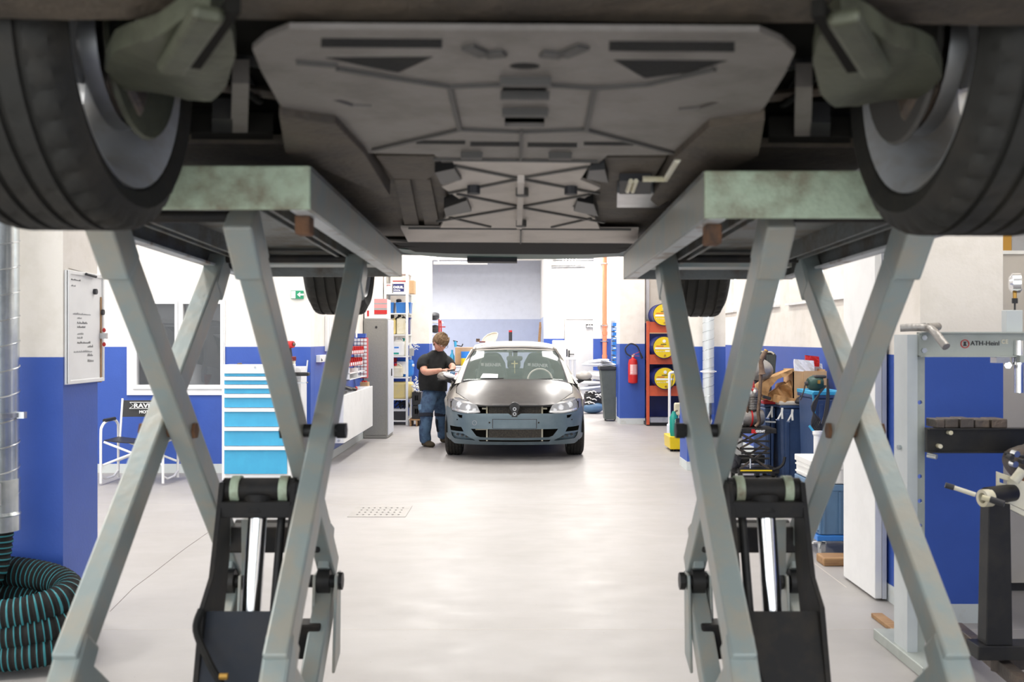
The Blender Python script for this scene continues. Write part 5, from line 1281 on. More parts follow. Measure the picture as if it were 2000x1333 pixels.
for k, (a, b, c, d_, m_, lab) in enumerate(((886, 932, 716, 726, 'pale_blue', 'pale blue storage box on the floor stack before the work table, upper one'), (886, 930, 727, 741, 'pink', 'pinkish red storage box in the stack before the work table, middle one'), (884, 928, 742, 812, 'pvc', 'white storage cabinet carrying the coloured boxes behind the hatchback'))):
    t = thing('storage_box', lab, 'box', base((a+b)/2, D-.6, Z_(d_, D-.6))); dd = D-.6
    zb = max(0, Z_(d_, dd)); zt2 = Z_(c, dd)
    box(X_(a, dd), X_(b, dd), dd, dd+.4, zb, zt2-.02).build('body', m_, t, bevel=.01); box(X_(a-1, dd), X_(b+1, dd), dd-.01, dd+.41, zt2-.02, zt2-.001).build('lid', 'white_ink', t, bevel=.005)
# things at the far left of the opening
t = thing('bumper_rack', 'rack with black bumper parts at the left of the far opening', 'rack', base(848, 20.5))
D = 20.5
for z_ in (Z_(628, D), Z_(652, D)): box(X_(835, D), X_(861, D), D, D+.8, z_-.03, z_).build('shelf', 'pvc', t)
for px in (836, 858): box(X_(px, D), X_(px+2, D), D, D+.04, 0, Z_(600, D)).build('upright', 'pvc', t)
MB().ell(W(848, 618, D+.3), .13, .3, .085, 14, 10).build('bumper_part', 'ink', t, smooth=True); MB().ell(W(850, 643, D+.3), .1, .3, .085, 14, 10).build('bumper_part', 'ink', t, smooth=True)
t = thing('red_stand', 'thin red stand with a side arm beside the bumper rack', 'stand', base(859, 20.2)); MB().bar(W(857.5, 624, 20.2), (X_(861, 20.2), 20.2, 0.0), .03, .03).bar(W(861, 624+2, 20.2), (X_(866, 20.2), 20.3, 0), .02, .02).bar(W(858, 639, 20.2), W(870, 639, 20.2), .02, .02).build('frame', 'red', t)
# gate rail / strip light at the far ceiling
D = 20.0
t = thing('overhead_rail', 'white overhead door rail hanging under the ceiling at the far opening', 'rail', tuple(W(895, 512, D)))
pb(846, 952, 511, 517, D, .08).build('rail', 'white_ink', t, bevel=.01); MB().bar((X_(850, D), D, CEIL), W(856, 515, D+.02), .03, .03).bar((X_(915, D), D, CEIL), W(915, 511, D), .03, .03).bar(W(980, 500, 24.2), W(980, 519, 24.2), .05, .05).build('hanger', 'pvc', t)
D = 22.5
t = thing('pipe_hanger', 'group of grey pipes and a strip lamp under the ceiling above the grey door', 'pipes', tuple(W(1110, 520, D)))
MB().cyl(W(1077, 522, D), W(1143, 521, D), .04, n=12).build('lamp_tube', 'steel', t, smooth=40)
for k in range(5): MB().tube([W(1098+k*6, 521, D), W(1098+k*6+1, 512, D), W(1104+k*7, 490, D), (X_(1104+k*7, D), D, CEIL)], .018, 6).build('pipe', 'steel', t)
for y_ in (505, 509): MB().cyl(W(1080, y_, D+.2), W(1160, y_, D+.2), .02, n=8).build('pipe', 'steel', t)
# roof things on the parked car
t = thing('fuel_flap_cover', 'beige painted shell-shaped cover standing on the roof of the grey hatchback', 'car part', tuple(W(955, 669, 14.7)))
D = 14.7; pts = [(940, 668), (944, 661), (952, 654), (962, 650.5), (970, 650), (972, 652), (970, 660), (966, 668)]
MB().patch([(X_(a, D), Z_(b, D)) for a, b in pts], [], .05, lambda u, v: Vector((u, D+.05*math.sin((u-X_(940, D))*12)+(v-1.45)*.5, v)), (0, .02, 0)).build('shell', 'under_mid', t, smooth=True)
MB().tube([(X_(a, D), D-.002+.05*math.sin((X_(a, D)-X_(940, D))*12)+(Z_(b, D)-1.45)*.5, Z_(b, D)) for a, b in pts], .009, 6, closed=True).build('edge', 'can_cream', t, smooth=True)
t = thing('red_cloth', 'small red and black cloth on the left edge of the hatchback roof', 'cloth', tuple(W(941, 668, 14.3)))
box(X_(936, 14.3), X_(948, 14.3), 14.25, 14.4, Z_(669.2, 14.3), Z_(667, 14.3)).build('cloth', 'red_dark', t, bevel=.01); MB().bar(W(933, 669, 14.3), W(965, 669, 14.35), .04, .012).build('strip', 'pvc', t)
for px in (931.5, 935): 
    o = MB().cyl(W(px, 668, 19.0), W(px+.5, 662, 19), .02, n=8).build('bottle_neck', 'old_pipe'); o.data.transform(Matrix.Identity(4)); tag(o, 'brown bottle neck just above the hatchback roof edge, '+('left' if px < 933 else 'right')+' one of two', 'bottle', 'brown bottle necks behind the car')
t = thing('black_post', 'slim black post with a red tip in the middle of the far room', 'post', base(997, 23)); MB().cyl((X_(997, 23), 23, 0), W(997, 649, 23), .04, n=12).build('post', 'ink', t); MB().cyl(W(997, 649, 23), W(997, 645.5, 23), .04, n=12).build('tip', 'red', t)
for k in range(3):
    o = MB().bar(W(1053+k*3, 735, 22.6), W(1061.5+k*1.5, 630+k*4, 23.5), .045, .045, (0, 1, 0)).build('wooden_pole', 'wood'); tag(o, 'wooden pole leaning against the far side wall, %s one' % ('left', 'middle', 'right')[k], 'pole', 'wooden poles leaning in the far room')
    a, b2 = W(1053+k*3, 735, 22.6), W(1061.5+k*1.5, 630+k*4, 23.5); 
    o.data.clear_geometry(); mb = MB().bar((.44+.04*k, 23.0+.25*k, .0), (.60+.01*k, 23.2+.25*k, b2.z), .04, .04, (0, 1, 0)); o.data.from_pydata(mb.v, [], mb.f)
# white machine and column lift piece right of the far opening
D = 21.0
t = thing('white_cabinet', 'white metal cabinet with rounded corners behind the right of the hatchback roof', 'cabinet', base(1092, D)); pb(1080, 1106, 665, 805, D, .5).build('body', 'locker_light', t, bevel=.02); pb(1084, 1104, 671, 740, D-.01, .012).build('door', 'pvc', t)
o = pb(1108, 1111, 683, 697, 24.9, .05).build('black_switch', 'ink'); 
o.data.transform(Matrix.Translation((0, .6, 0))); tag(o, 'black switch plate on the wall left of the grey door', 'switch')
t = thing('steel_stand', 'white steel stand with a wide head beside the hatchback mirror', 'stand', base(1117, 20.5)); pb(1101, 1127, 699, 703, 20.5, .3).build('head', 'pvc', t, bevel=.005); 
for px in (1112, 1121): box(X_(px, 20.5), X_(px+4, 20.5), 20.52, 20.6, 0, Z_(703, 20.5)).build('leg', 'locker_light', t)
box(X_(1106, 20.5), X_(1128, 20.5), 20.5, 20.9, 0, .03).build('foot', 'pvc', t)
# pile of parts left of the wheelie bin
D = 20.3
t = thing('bumper_pile', 'pale blue and white plastic car panels piled beside the grey wheeled bin', 'car parts', base(1160, D))
for k, (a, b, c, w_) in enumerate(((1166, 706, .34, .04), (1164, 712, .40, .05), (1168, 734, .36, .11), (1160, 757, .45, .05), (1158, 748, .36, .05))):
    MB().ell(W(a, b, D), w_ and c*.75, .25, w_ if w_ < .1 else .10, 16, 8, Matrix.Rotation(.12*(k % 3-1), 3, 'Y')).build('panel', 'pale_blue' if k % 2 else 'white_ink', t, smooth=True)
box(X_(1150, D), X_(1175, D), D+.05, D+.3, 0.0, .6).build('rack', 'pvc', t)
D = 20.0
t = thing('cable_heap', 'heap of black hoses and cloth on the floor beside the grey wheeled bin', 'hoses', base(1158, 20.0)); random.seed(21)
mb = MB()
for k in range(16):
    z = .12+.02*k; a = X_(1140, D); mb.tube(spline([(a+.05*random.random(), D-.1, z), (a+.15, D-.15, z+.04*random.random()), (a+.3, D-.05, z-.03*random.random()), (a+.42, D, z+.02)], 4), .028, 6)
mb.build('hoses', 'black_plastic', t, smooth=True, kind='stuff')
mb = MB()
for k in range(14):
    a = X_(1140, D)+random.random()*.38; z = .2+random.random()*.25; mb.tube([(a, D-.19, z), (a+.05, D-.2, z+.02*random.random()), (a+.09, D-.19, z-.02)], .012, 5)
mb.build('wires', 'can_white', t, kind='stuff')
MB().ell((X_(1157, D), D, .12), .24, .22, .12, 20, 10).build('bag', 'crate_blue', t, smooth=True)
for p_ in bpy.data.objects['bag'].data.vertices if 'bag' in bpy.data.objects else []: pass
# grey wheeled bin
D = 18.05
t = thing('wheeled_bin', 'dark grey wheeled rubbish bin standing against the far right pier', 'bin', base(1188, D))
x0, x1 = X_(1181.5, D), X_(1203.5, D)-.002
v = [(x0, D, .03), (x1, D, .03), (x1, D+.35, .03), (x0, D+.35, .03), (X_(1173.5, D), D-.03, .93), (x1, D-.03, .93), (x1, D+.43, .93), (X_(1173.5, D), D+.43, .93)]
MB().add(v, [(3, 2, 1, 0), (4, 5, 6, 7), (0, 1, 5, 4), (1, 2, 6, 5), (2, 3, 7, 6), (3, 0, 4, 7)]).build('body', 'seat_cover', t, bevel=.01)
box(X_(1171, D), x1, D-.05, D+.45, .93, 1.0).build('rim', 'ink', t, bevel=.015); 
for k in range(2): MB().cyl((x0+.02+k*.17, D+.3, .06), (x0+.05+k*.17, D+.3, .06), .06, n=14).build('wheel', 'rubber', t)
t = thing('plastic_sheets', 'crumpled pale film and panels lying on the grey wheeled bin', 'film', base(1188, D, 1.0))
for k in range(5): MB().ell((X_(1189-k*2, D), D+.15, 1.015+k*.022), .15-.012*k, .2, .014, 14, 6, Matrix.Rotation(.06*(k-2), 3, 'Y')).build('sheet', ('white_ink', 'pale_blue', 'ink_grey')[k % 3], t, smooth=True)
# orange drain pipe
D = 23.75; px = 1181; x = X_(px, D)
t = thing('drain_pipe', 'salmon-orange plastic drain pipe running down the far white wall', 'pipe', (x, D, .9))
MB().cyl((x, D, .5), (x, D, CEIL), .052, n=24).build('pipe', 'pipe_orange', t, smooth=40)
for y_ in (636, 651.5, 697, 706): MB().lathe([(.05, -.04), (.064, -.04), (.064, .04), (.05, .04)], (x, D, Z_(y_, D)), n=24, close=True).build('socket', 'pipe_orange', t, smooth=40)
for y_ in (515, 636, 667): MB().lathe([(.052, -.012), (.07, -.012), (.07, .012), (.052, .012)], (x, D, Z_(y_-.0, D)), n=24, close=True).box(x-.09, x+.09, D+.05, D+.15, Z_(y_, D)-.01, Z_(y_, D)+.01).build('pipe_clip', 'steel', t)
# rack of blue bins seen edge on
D = 21.5
t = thing('bin_rack', 'narrow column of stacked blue bins seen edge-on beside the far right pier', 'rack', base(1200, D))
for k in range(9):
    z = Z_(712-k*9.3, D); MB().taper(X_(1197, D), X_(1203.6, D), D, D+.3, z, z+.075, .004).build('bin', 'bin_blue', t); box(X_(1197.5, D), X_(1203, D), D-.004, D, z+.03, z+.055).build('label_card', 'can_cream', t) if k % 2 else None
box(X_(1196.5, D), X_(1204, D), D+.31, D+.34, 0, Z_(626, D)).build('back_panel', 'ink_grey', t)
# ---------------- right side ----------------
# fire extinguisher on the far right pier
D = 17.40
ex, ez = X_(1236, D), Z_(750, D)
t = thing('fire_extinguisher', 'red fire extinguisher with a black hose hung on the blue far right pier', 'fire extinguisher', (ex, D, ez))
MB().lathe([(.03, 0), (.08, .02), (.083, .06), (.083, .36), (.07, .42), (.03, .445), (.022, .47)], (ex, D, ez), n=28).build('cylinder', 'red', t, smooth=40)
lb = MB().patch([(-.75, .16), (.95, .16), (.95, .34), (-.75, .34)], [], .15, lambda u, v: Vector((ex+.085*math.sin(u), D-.085*math.cos(u), ez+v)), None).build('label_sheet', 'pink', t)
mb = MB()
for k in range(8):
    z = ez+.18+k*.02
    for u0, u1 in ((-.6, -.1), (.05, .8)): mb.add([(ex+.086*math.sin(a), D-.086*math.cos(a), z+h) for h in (0, .009) for a in (u0, (u0+u1)/2, u1)], [(0, 1, 4, 3), (1, 2, 5, 4)])
mb.build('lettering', 'white_ink', lb)
MB().cyl((ex, D, ez+.46), (ex, D, ez+.5), .02, n=12).bar((ex, D, ez+.5), (ex+.03, D, ez+.52), .02, .02).build('valve', 'can_cream', t)
MB().bar((ex-.02, D, ez+.50), (ex+.12, D-.02, ez+.56), .02, .008).bar((ex, D, ez+.49), (ex+.11, D-.02, ez+.485), .02, .008).build('handle', 'red', t)
MB().tube(spline([(ex-.03, D, ez+.48), (ex-.11, D, ez+.53), (ex-.13, D, ez+.62), (ex-.04, D, ez+.70), (ex+.07, D, ez+.66), (ex+.12, D, ez+.56), (ex+.14, D, ez+.50)], 5), .012, 8).build('hose', 'ink', t, smooth=True)
MB().cyl((ex+.135, D, ez+.53), (ex+.165, D, ez+.44), .014, .02, 10).build('nozzle', 'ink', t)
# orange drum cabinet
D = 17.1; x0, x1 = X_(1263, D), X_(1263, D)+.72
t = thing('drum_cabinet', 'orange steel rack holding three yellow drums beside the far right pier', 'rack', ((x0+x1)/2, D, 0))
for x in (x0, x1-.05):
    for y in (D, D+.66): box(x, x+.05, y, y+.05, 0.02, 1.80).build('post', 'orange', t, bevel=.004)
tops = [(650, 672), (712, 731), (751, 776)]
for a, b in ((628+1, 650), (693, 712), (754, 774)): box(x0+.05, x1-.05, D+.012, D+.03, Z_(b, D), Z_(a, D)).build('front_panel', 'orange', t)
box(x0+.05, x1-.05, D+.69, D+.71, .1, 1.78).build('back_panel', 'drum_blue', t)
box(x0+.05, x1-.05, D+.012, D+.03, Z_(652, D)-.0, Z_(650, D)).build('front_lip', 'cardboard', t)
for z in (.615, 1.145): box(x0+.05, x1-.05, D+.03, D+.69, z-.02, z).build('shelf', 'orange', t)
MB().box(x0+.06, x1-.06, D-.02, D+.12, .06, .15).build('drip_tray', 'steel', t); box(x0, x1, D+.05, D+.68, 0.0, .06).build('plinth', 'ink', t)
for k, (px, py, lab) in enumerate(((1297, 615, 'yellow drum lying in the top of the orange rack'), (1297, 679, 'yellow drum lying in the middle of the orange rack'), (1299, 739.5, 'yellow drum lying at the bottom of the orange rack'))):
    d = D-.12; c = W(px, py, d); r = 22*d/F
    t = thing('oil_drum', lab, 'drum', tuple(c-Vector((0, 0, r))), 'yellow drums in the orange rack')
    MB().lathe([(r-.01, .01), (r, .0), (r, .03), (r-.008, .04), (r-.008, .22), (r-.002, .23), (r-.002, .25), (r-.008, .26), (r-.008, .55), (r, .56), (r, .60), (r-.01, .59)], c, (0, 1, 0), 40).build('barrel', 'drum_blue', t, smooth=40)
    hd = MB().lathe([(r-.012, 0), (r-.012, .02)], c+Vector((0, -.004, 0)), (0, 1, 0), 40).build('end_plate', 'yellow', t)
    MB().cyl(c+Vector((0, -.004, r*.55)), c+Vector((0, -.02, r*.55)), .028, n=18).build('filler_cap', 'can_white', hd); MB().cyl(c+Vector((.01, -.004, -r*.72)), c+Vector((.01, -.03, -r*.72)), .018, n=10).build('tap', 'gold', hd)
    MB().box(c.x-r*.8, c.x+r*.75, c.y-.007, c.y-.004, c.z-.03, c.z+.0).build('label_strip', 'white_ink', hd)
    MB().box(c.x-r*.7, c.x-r*.05, c.y-.007, c.y-.004, c.z+.015, c.z+.03).build('print', 'orange', hd); MB().box(c.x-r*.3, c.x+r*.2, c.y-.007, c.y-.004, c.z+.045, c.z+.058).build('print', 'ink', hd)
    MB().box(c.x+r*.1, c.x+r*.5, c.y-.007, c.y-.004, c.z-.075, c.z-.05).build('print', 'white_ink', hd)
    mb = MB()
    for q in range(5): mb.ell((c.x-r*.65+q*.03, c.y-.006, c.z-.07), .009, .003, .009, 8, 4)
    mb.build('symbols', 'can_cream', hd)
# thin white strip duct above the rack
o = box(X_(1262, 17.9), X_(1268, 17.9), 17.9, 18.0, 1.85, CEIL).build('wall_conduit', 'pale_blue'); tag(o, 'pale upright conduit on the wall above the orange rack', 'conduit')
# oil trolley with stand pipe
D = 14.6
t = thing('oil_drainer', 'white upright pipe with a curved top standing before the orange rack', 'drainer', base(1307, D))
MB().tube(spline([(X_(1307.5, D), D, .05), (X_(1307.5, D), D, .8), W(1307.5, 735, D), W(1309, 729, D), W(1316, 727.5, D)], 5), .020, 10).build('pipe', 'pvc', t, smooth=True)
box(X_(1304, D), X_(1317, D), D-.05, D+.1, .02, .25).build('tank', 'pale_blue', t, bevel=.02); MB().cyl(W(1315, 733, D), W(1311, 760, D), .006, n=6).build('cable', 'ink', t)
MB().bar((X_(1296, D), D-.1, .10), (X_(1316, D), D-.02, .06), .03, .05).build('foot', 'locker_grey', t)
D = 13.2
t = thing('cleaning_trolley', 'yellow floor trolley carrying a teal bottle and black tools beside the right pier', 'trolley', base(1322, D))
MB().taper(X_(1309, D), X_(1338, D), D, D+.5, .03, .20, .01).build('tray', 'yellow', t, bevel=.01)
for k in range(3): MB().cyl((X_(1313+k*7, D), D+.05, .0), (X_(1313+k*7, D), D+.05, .04), .02, n=8).build('caster', 'rubber', t)
t = thing('spray_canister', 'teal spray canister standing on the yellow trolley', 'canister', base(1317, D+.15, .2)); MB().lathe([(.045, 0), (.055, .06), (.055, .25), (.03, .3), (.02, .33)], (X_(1316, D+.1), D+.1, .2), n=18).build('canister', 'teal_bottle', t, smooth=40)
t = thing('hand_brush', 'dark brush with bristles standing on the yellow trolley beside the teal canister', 'brush', base(1324, D+.1, .2)); box(X_(1320, D), X_(1328, D), D+.05, D+.15, .2, .44).build('brush', 'ink', t); MB().tube(spline([(X_(1321, D), D+.1, .44), (X_(1321, D), D+.1, .52), (X_(1326, D), D+.1, .54)], 4), .012, 6).build('grip', 'old_pipe', t)
mb = MB()
for k in range(10): mb.bar((X_(1319, D), D+.04, .21+k*.022), (X_(1321, D), D+.04, .225+k*.022), .006, .006)
mb.build('bristles', 'can_cream', t, kind='stuff')
o = box(X_(1318, 13.6), X_(1334, 13.6), 13.62, 13.7, .45, .62).build('paper_roll', 'can_cream', None, bevel=.02); 
t = thing('roll_holder', 'cream paper roll on a post behind the teal canister', 'paper roll', base(1326, 13.66)); o.parent = t; o.data.transform(Matrix.Translation(-Vector(t.location))); MB().cyl((X_(1326, 13.66), 13.66, 0), (X_(1326, 13.66), 13.66, .45), .015, n=8).build('post', 'steel', t)
# white duct at the middle right pier
D = 11.22; x = X_(1383.5, D)
t = thing('ventilation_duct', 'pale spiral duct running down in front of the middle right pier', 'duct', (x, D, .5))
MB().cyl((x, D, .62), (x, D, CEIL), .064, n=32).build('pipe', 'duct_white', t, smooth=40)
pts = []
for k in range(0, 1400):
    a = 2*PI*k/36; z = .78+.105*k/36
    if z > CEIL: break
    pts.append((x+.065*math.cos(a), D+.065*math.sin(a), z))
MB().tube(pts, .0025, 5).build('spiral_seam', 'galv', t)
MB().lathe([(.064, -.012), (.074, -.012), (.074, .012), (.064, .012)], (x, D, Z_(726, D)), n=30, close=True).bar((x-.09, D+.0, Z_(726, D)), (x+.09, D, Z_(726, D)), .02, .014).build('pipe_clamp', 'pvc', t, smooth=40)
MB().lathe([(.064, 0), (.068, 0), (.068, .13), (.064, .13)], (x, D, .65), n=30, close=True).build('damper', 'galv', t, smooth=40); MB().lathe([(.02, 0), (.045, .06), (.066, .10), (.066, .16), (.06, .16)], (x, D, .50), n=30).build('end_nozzle', 'chrome', t, smooth=40)
# ---------------- scissor table with old engine ----------------
D = 9.35
sx0, sx1 = X_(1443, D), X_(1517, D); ztop = Z_(838, D)
t = thing('lift_table', 'small black scissor lift table with a red and white logo, carrying old engine parts', 'lift table', base(1480, D))
tp = box(sx0, sx1, D, D+.36, ztop-.045, ztop).build('tabletop', 'black_metal', t, bevel=.004)
text('lettering', 'R', .042, 'red', tp, (X_(1468, D), D-.003, ztop-.038), bold=.005, sx=1.4); text('lettering', 'ODCRAFT', .030, 'white_ink', tp, (X_(1476, D), D-.003, ztop-.034), bold=.002, sx=.62)
zb = Z_(917, D+.02)
mb = None
zz = [ztop-.045, (ztop+zb)/2+.0, zb]
for y in (D+.05, D+.31):
    for k in range(2):
        za, zc = zz[k], zz[k+1]
        for a, b in ((sx0+.02, sx1-.06), (sx1-.06, sx0+.02)): MB().bar((a, y, za), (b, y, zc), .018, .012, (0, 1, 0)).build('scissor_bar', 'iron', t)
for z in (ztop-.12, zz[1], zz[1]-.04, zb+.10): MB().cyl((sx0+.03, D+.03, z), (sx1-.06, D+.03, z), .010, n=8).build('cross_bar', 'black_metal', t)
box(sx0+.04, sx1-.06, D+.2, D+.26, zb+.03, zb+.11).build('spindle_box', 'black_metal', t, bevel=.004)
MB().cyl((X_(1466, D), D+.01, zb+.01), (X_(1466, D), D+.01, zb+.10), .009, n=8).build('bolt', 'chrome', t)
bp = box(sx0, sx1+.02, D-.02, D+.37, zb-.035, zb).build('base_plate', 'black_metal', t); box(sx0+.01, sx1-.05, D-.024, D-.02, zb-.014, zb-.002).build('yellow_stripe', 'yellow', bp)
box(sx0, sx1, D, D+.03, zb-.14, zb-.06).build('frame_rail', 'black_metal', t)
for x in (sx0, sx0+.16, sx1-.05):
    box(x, x+.035, D, D+.04, .06, zb-.03).build('leg', 'black_metal', t); MB().cyl((x+.005, D+.02, .035), (x+.03, D+.02, .035), .035, n=12).build('caster', 'rubber', t)
for y in (D+.32,):
    for x in (sx0, sx1-.05): box(x, x+.035, y, y+.04, .06, zb-.03).build('leg', 'black_metal', t); MB().cyl((x+.005, y+.02, .035), (x+.03, y+.02, .035), .035, n=12).build('caster', 'rubber', t)
MB().bar((sx0, D+.02, zb-.04), (sx0+.16, D+.02, .08), .02, .02, (0, 1, 0)).bar((sx1-.08, D+.02, zb-.05), (sx1-.16, D+.02, .08), .02, .02, (0, 1, 0)).build('brace', 'black_metal', t)
o = MB().tube(spline([W(1510, 918, D-.03), W(1522, 914, D-.03), W(1530, 906, D-.03), W(1533, 893, D-.03)], 4), .014, 8, rad=None).build('foot_pedal', 'black_metal', t, smooth=True)
# engine on the table
E = D+.12
t = thing('old_engine', 'old finned engine block with a silver crankcase standing on the black lift table', 'engine', base(1470, E, ztop))
MB().lathe([(.03, 0), (.085, .02), (.09, .06), (.09, .21), (.07, .25), (.03, .26)], (X_(1444, E), E+.1, ztop+.09), (1, 0.1, 0), 28).build('crankcase', 'dull_alu', t, smooth=40)
MB().lathe([(.092, 0), (.092, .012)], (X_(1468, E), E+.1, ztop+.09), (1, .1, 0), 28).build('red_band', 'red', t)
for k in range(9):
    MB().cyl((X_(1474, E), E+.08, ztop+.175+k*.016), (X_(1474, E), E+.08, ztop+.182+k*.016), .062 if k < 8 else .05, n=20).build('cooling_fin', 'dull_alu', t)
MB().cyl((X_(1474, E), E+.08, ztop+.16), (X_(1474, E), E+.08, ztop+.30), .05, n=20).build('cylinder', 'iron', t, smooth=40)
MB().lathe([(.02, .0), (.05, .01), (.055, .05), (.03, .09)], (X_(1474, E), E+.06, ztop+.29), n=20).build('cylinder_head', 'dull_alu', t, smooth=40)
MB().tube(spline([(X_(1463, E), E+.05, ztop+.1), (X_(1460, E), E+.03, ztop+.25), (X_(1464, E), E+.04, ztop+.33), (X_(1480, E), E+.03, ztop+.34), (X_(1490, E), E+.03, ztop+.30)], 5), .012, 8).build('fuel_line', 'rust', t, smooth=True)
box(X_(1436, E), X_(1455, E), E+.05, E+.25, ztop+.12, ztop+.28).build('carburettor', 'dull_alu', t, bevel=.02)
for a, b in (((1461, 742), (1466, 758)), ((1470, 744), (1472, 758)), ((1466, 760), (1477, 766))): MB().tube([W(*a, E), W(*b, E)], .013, 6).build('red_hose', 'red', t)
for px, py in ((1464, 762), (1474, 765), (1466, 768)): MB().ell(W(px, py, E-.02), .016, .016, .02, 8, 6).build('fitting', 'can_white', t)
mb = MB(); random.seed(4)
for k in range(22):
    a = W(random.uniform(1434, 1448), random.uniform(800, 832), E-.03); mb.bar(a, a+Vector((random.uniform(-.04, .04), 0, random.uniform(-.03, .03))), .015, .012)
mb.build('linkage', 'can_white', t, kind='stuff')
t = thing('fuel_tank', 'rounded bare metal fuel tank leaning above the old engine', 'tank', tuple(W(1475, 745, E+.12)))
MB().ell(W(1481, 722, E+.2), .145, .10, .108, 28, 16, Matrix.Rotation(.15, 3, 'Y')).build('tank', 'dull_alu', t, smooth=True)
box(X_(1457, E), X_(1470, E), E+.12, E+.24, ztop+.30, Z_(735, E)).build('support', 'black_metal', t)
t = thing('exhaust_pipe', 'long rusty exhaust pipe with a flared sleeve standing upright on the lift table', 'exhaust pipe', base(1482, E-.07, ztop))
MB().tube(spline([(X_(1473, E), E-.05, ztop+.012), (X_(1480, E), E-.05, ztop+.06), W(1481, 805, E-.07), W(1484, 770, E-.07), W(1486, 730, E-.06)], 6), .017, 12).build('pipe', 'old_pipe', t, smooth=True)
MB().lathe([(.030, 0), (.036, .004), (.026, .03), (.022, .14), (.018, .14), (.02, .03)], W(1489, 732, E-.08), (-.12, 0, 1), 20, close=True).build('sleeve', 'old_pipe', t, smooth=40)
MB().cyl(W(1486, 703, E-.07), W(1496, 686, E-.07), .028, .02, 18).build('outlet', 'old_pipe', t, smooth=40); MB().lathe([(.012, 0), (.02, 0), (.02, .012), (.012, .012)], W(1496, 686, E-.07), (.5, 0, .87), 18, close=True).build('outlet_ring', 'gold', t)
# ribbed black air box behind
D = 10.6
t = thing('air_filter_box', 'black ribbed air filter box leaning on the blue right wall behind the engine', 'filter', tuple(W(1495, 745, D)))
a, b = X_(1471, D), X_(1517, D); zt_, zb_ = Z_(684, D), Z_(745, D)
MB().prism([(a, zb_), (b-.02, zb_), (b, zt_-.06), (b-.03, zt_-.02), (a+.03, zt_), (a, zt_-.03)], lambda u, v, h: (u, D+h, v), .10).build('case', 'black_plastic', t, bevel=.012)
for k in range(9): box(X_(1497, D)+k*.011, X_(1497, D)+.006+k*.011, D-.006, D, zb_+.03, zt_-.05).build('rib', 'seat_cover', t)
MB().tube([(a+.02, D-.004, zt_-.015), (b-.06, D-.004, zt_-.022), (b-.03, D-.004, zt_-.045)], .01, 6).build('lip', 'can_cream', t, smooth=True)
box(X_(1478, D), X_(1508, D), D+.02, D+.12, 0, zb_).build('stand', 'ink', t)
# big dark blue wheeled tubs
D = 9.75
def tub(name, px0, px1, d, dep, zt, m, lab, lid, grp=None):
    x0, x1 = X_(px0, d), X_(px1, d); t = thing(name, lab, 'tub', ((x0+x1)/2, d+dep/2, 0), grp)
    MB().taper(x0+.03, x1-.03, d+.03, d+dep-.03, 0.0, zt-.05, .025).build('body', m, t, bevel=.02)
    box(x0-.005, x1+.005, d-.005, d+dep+.005, zt-.05, zt-.02).build('rim', m, t, bevel=.008)
    n = max(2, int((x1-x0)/.13))
    for k in range(n): box(x0+.07+k*(x1-x0-.14)/(n-1)-.02, x0+.07+k*(x1-x0-.14)/(n-1)+.02, d+.0, d+.03, .06, zt-.10).build('rib', m, t, bevel=.006)
    if lid: box(x0-.012, x1+.012, d-.012, d+dep+.012, zt-.02, zt+.02).build('lid', lid, t, bevel=.012)
    return t
z1 = Z_(786, D)
tub('waste_tub', 1493, 1517, D, .55, z1, 'tub_blue', 'dark blue wheeled tub with a red lid behind the lift table', 'red')
t1 = tub('waste_tub', 1524, 1583, D-.15, .6, Z_(788, D-.15), 'tub_blue', 'wider dark blue tub with a grey lid, silver lever tools clipped on its front', 'beige')
for k, (px, py) in enumerate(((1506, 800), (1526, 803), (1546, 806))):
    d = D-.2 if px > 1522 else D-.03
    t = thing('lever_tool', ['silver lever tool clipped on the tub front, left one of three', 'silver lever tool clipped on the tub front, middle one of three', 'silver lever tool clipped on the tub front, right one of three'][k], 'tool', tuple(W(px, py+12, d)), 'silver lever tools on the tub')
    MB().bar(W(px+2, py-6, d), W(px+1, py+2, d), .02, .016, (0, 1, 0)).bar(W(px+1, py+2, d), W(px-7, py+17, d-.01), .014, .016, (0, 1, 0)).bar(W(px+1, py+2, d), W(px+2, py+16, d-.01), .018, .016, (0, 1, 0)).build('lever', 'can_white', t, bevel=.003)
    MB().bar(W(px-10, py+17, d-.01), W(px-4, py+18, d-.01), .016, .012).build('tip', 'chrome', t)
o = MB().bar(W(1495, 824, D-.03), W(1515, 825, D-.03), .012, .014).build('flat_spanner', 'can_white'); tag(o, 'flat silver spanner hanging level below the left lever tool', 'spanner')
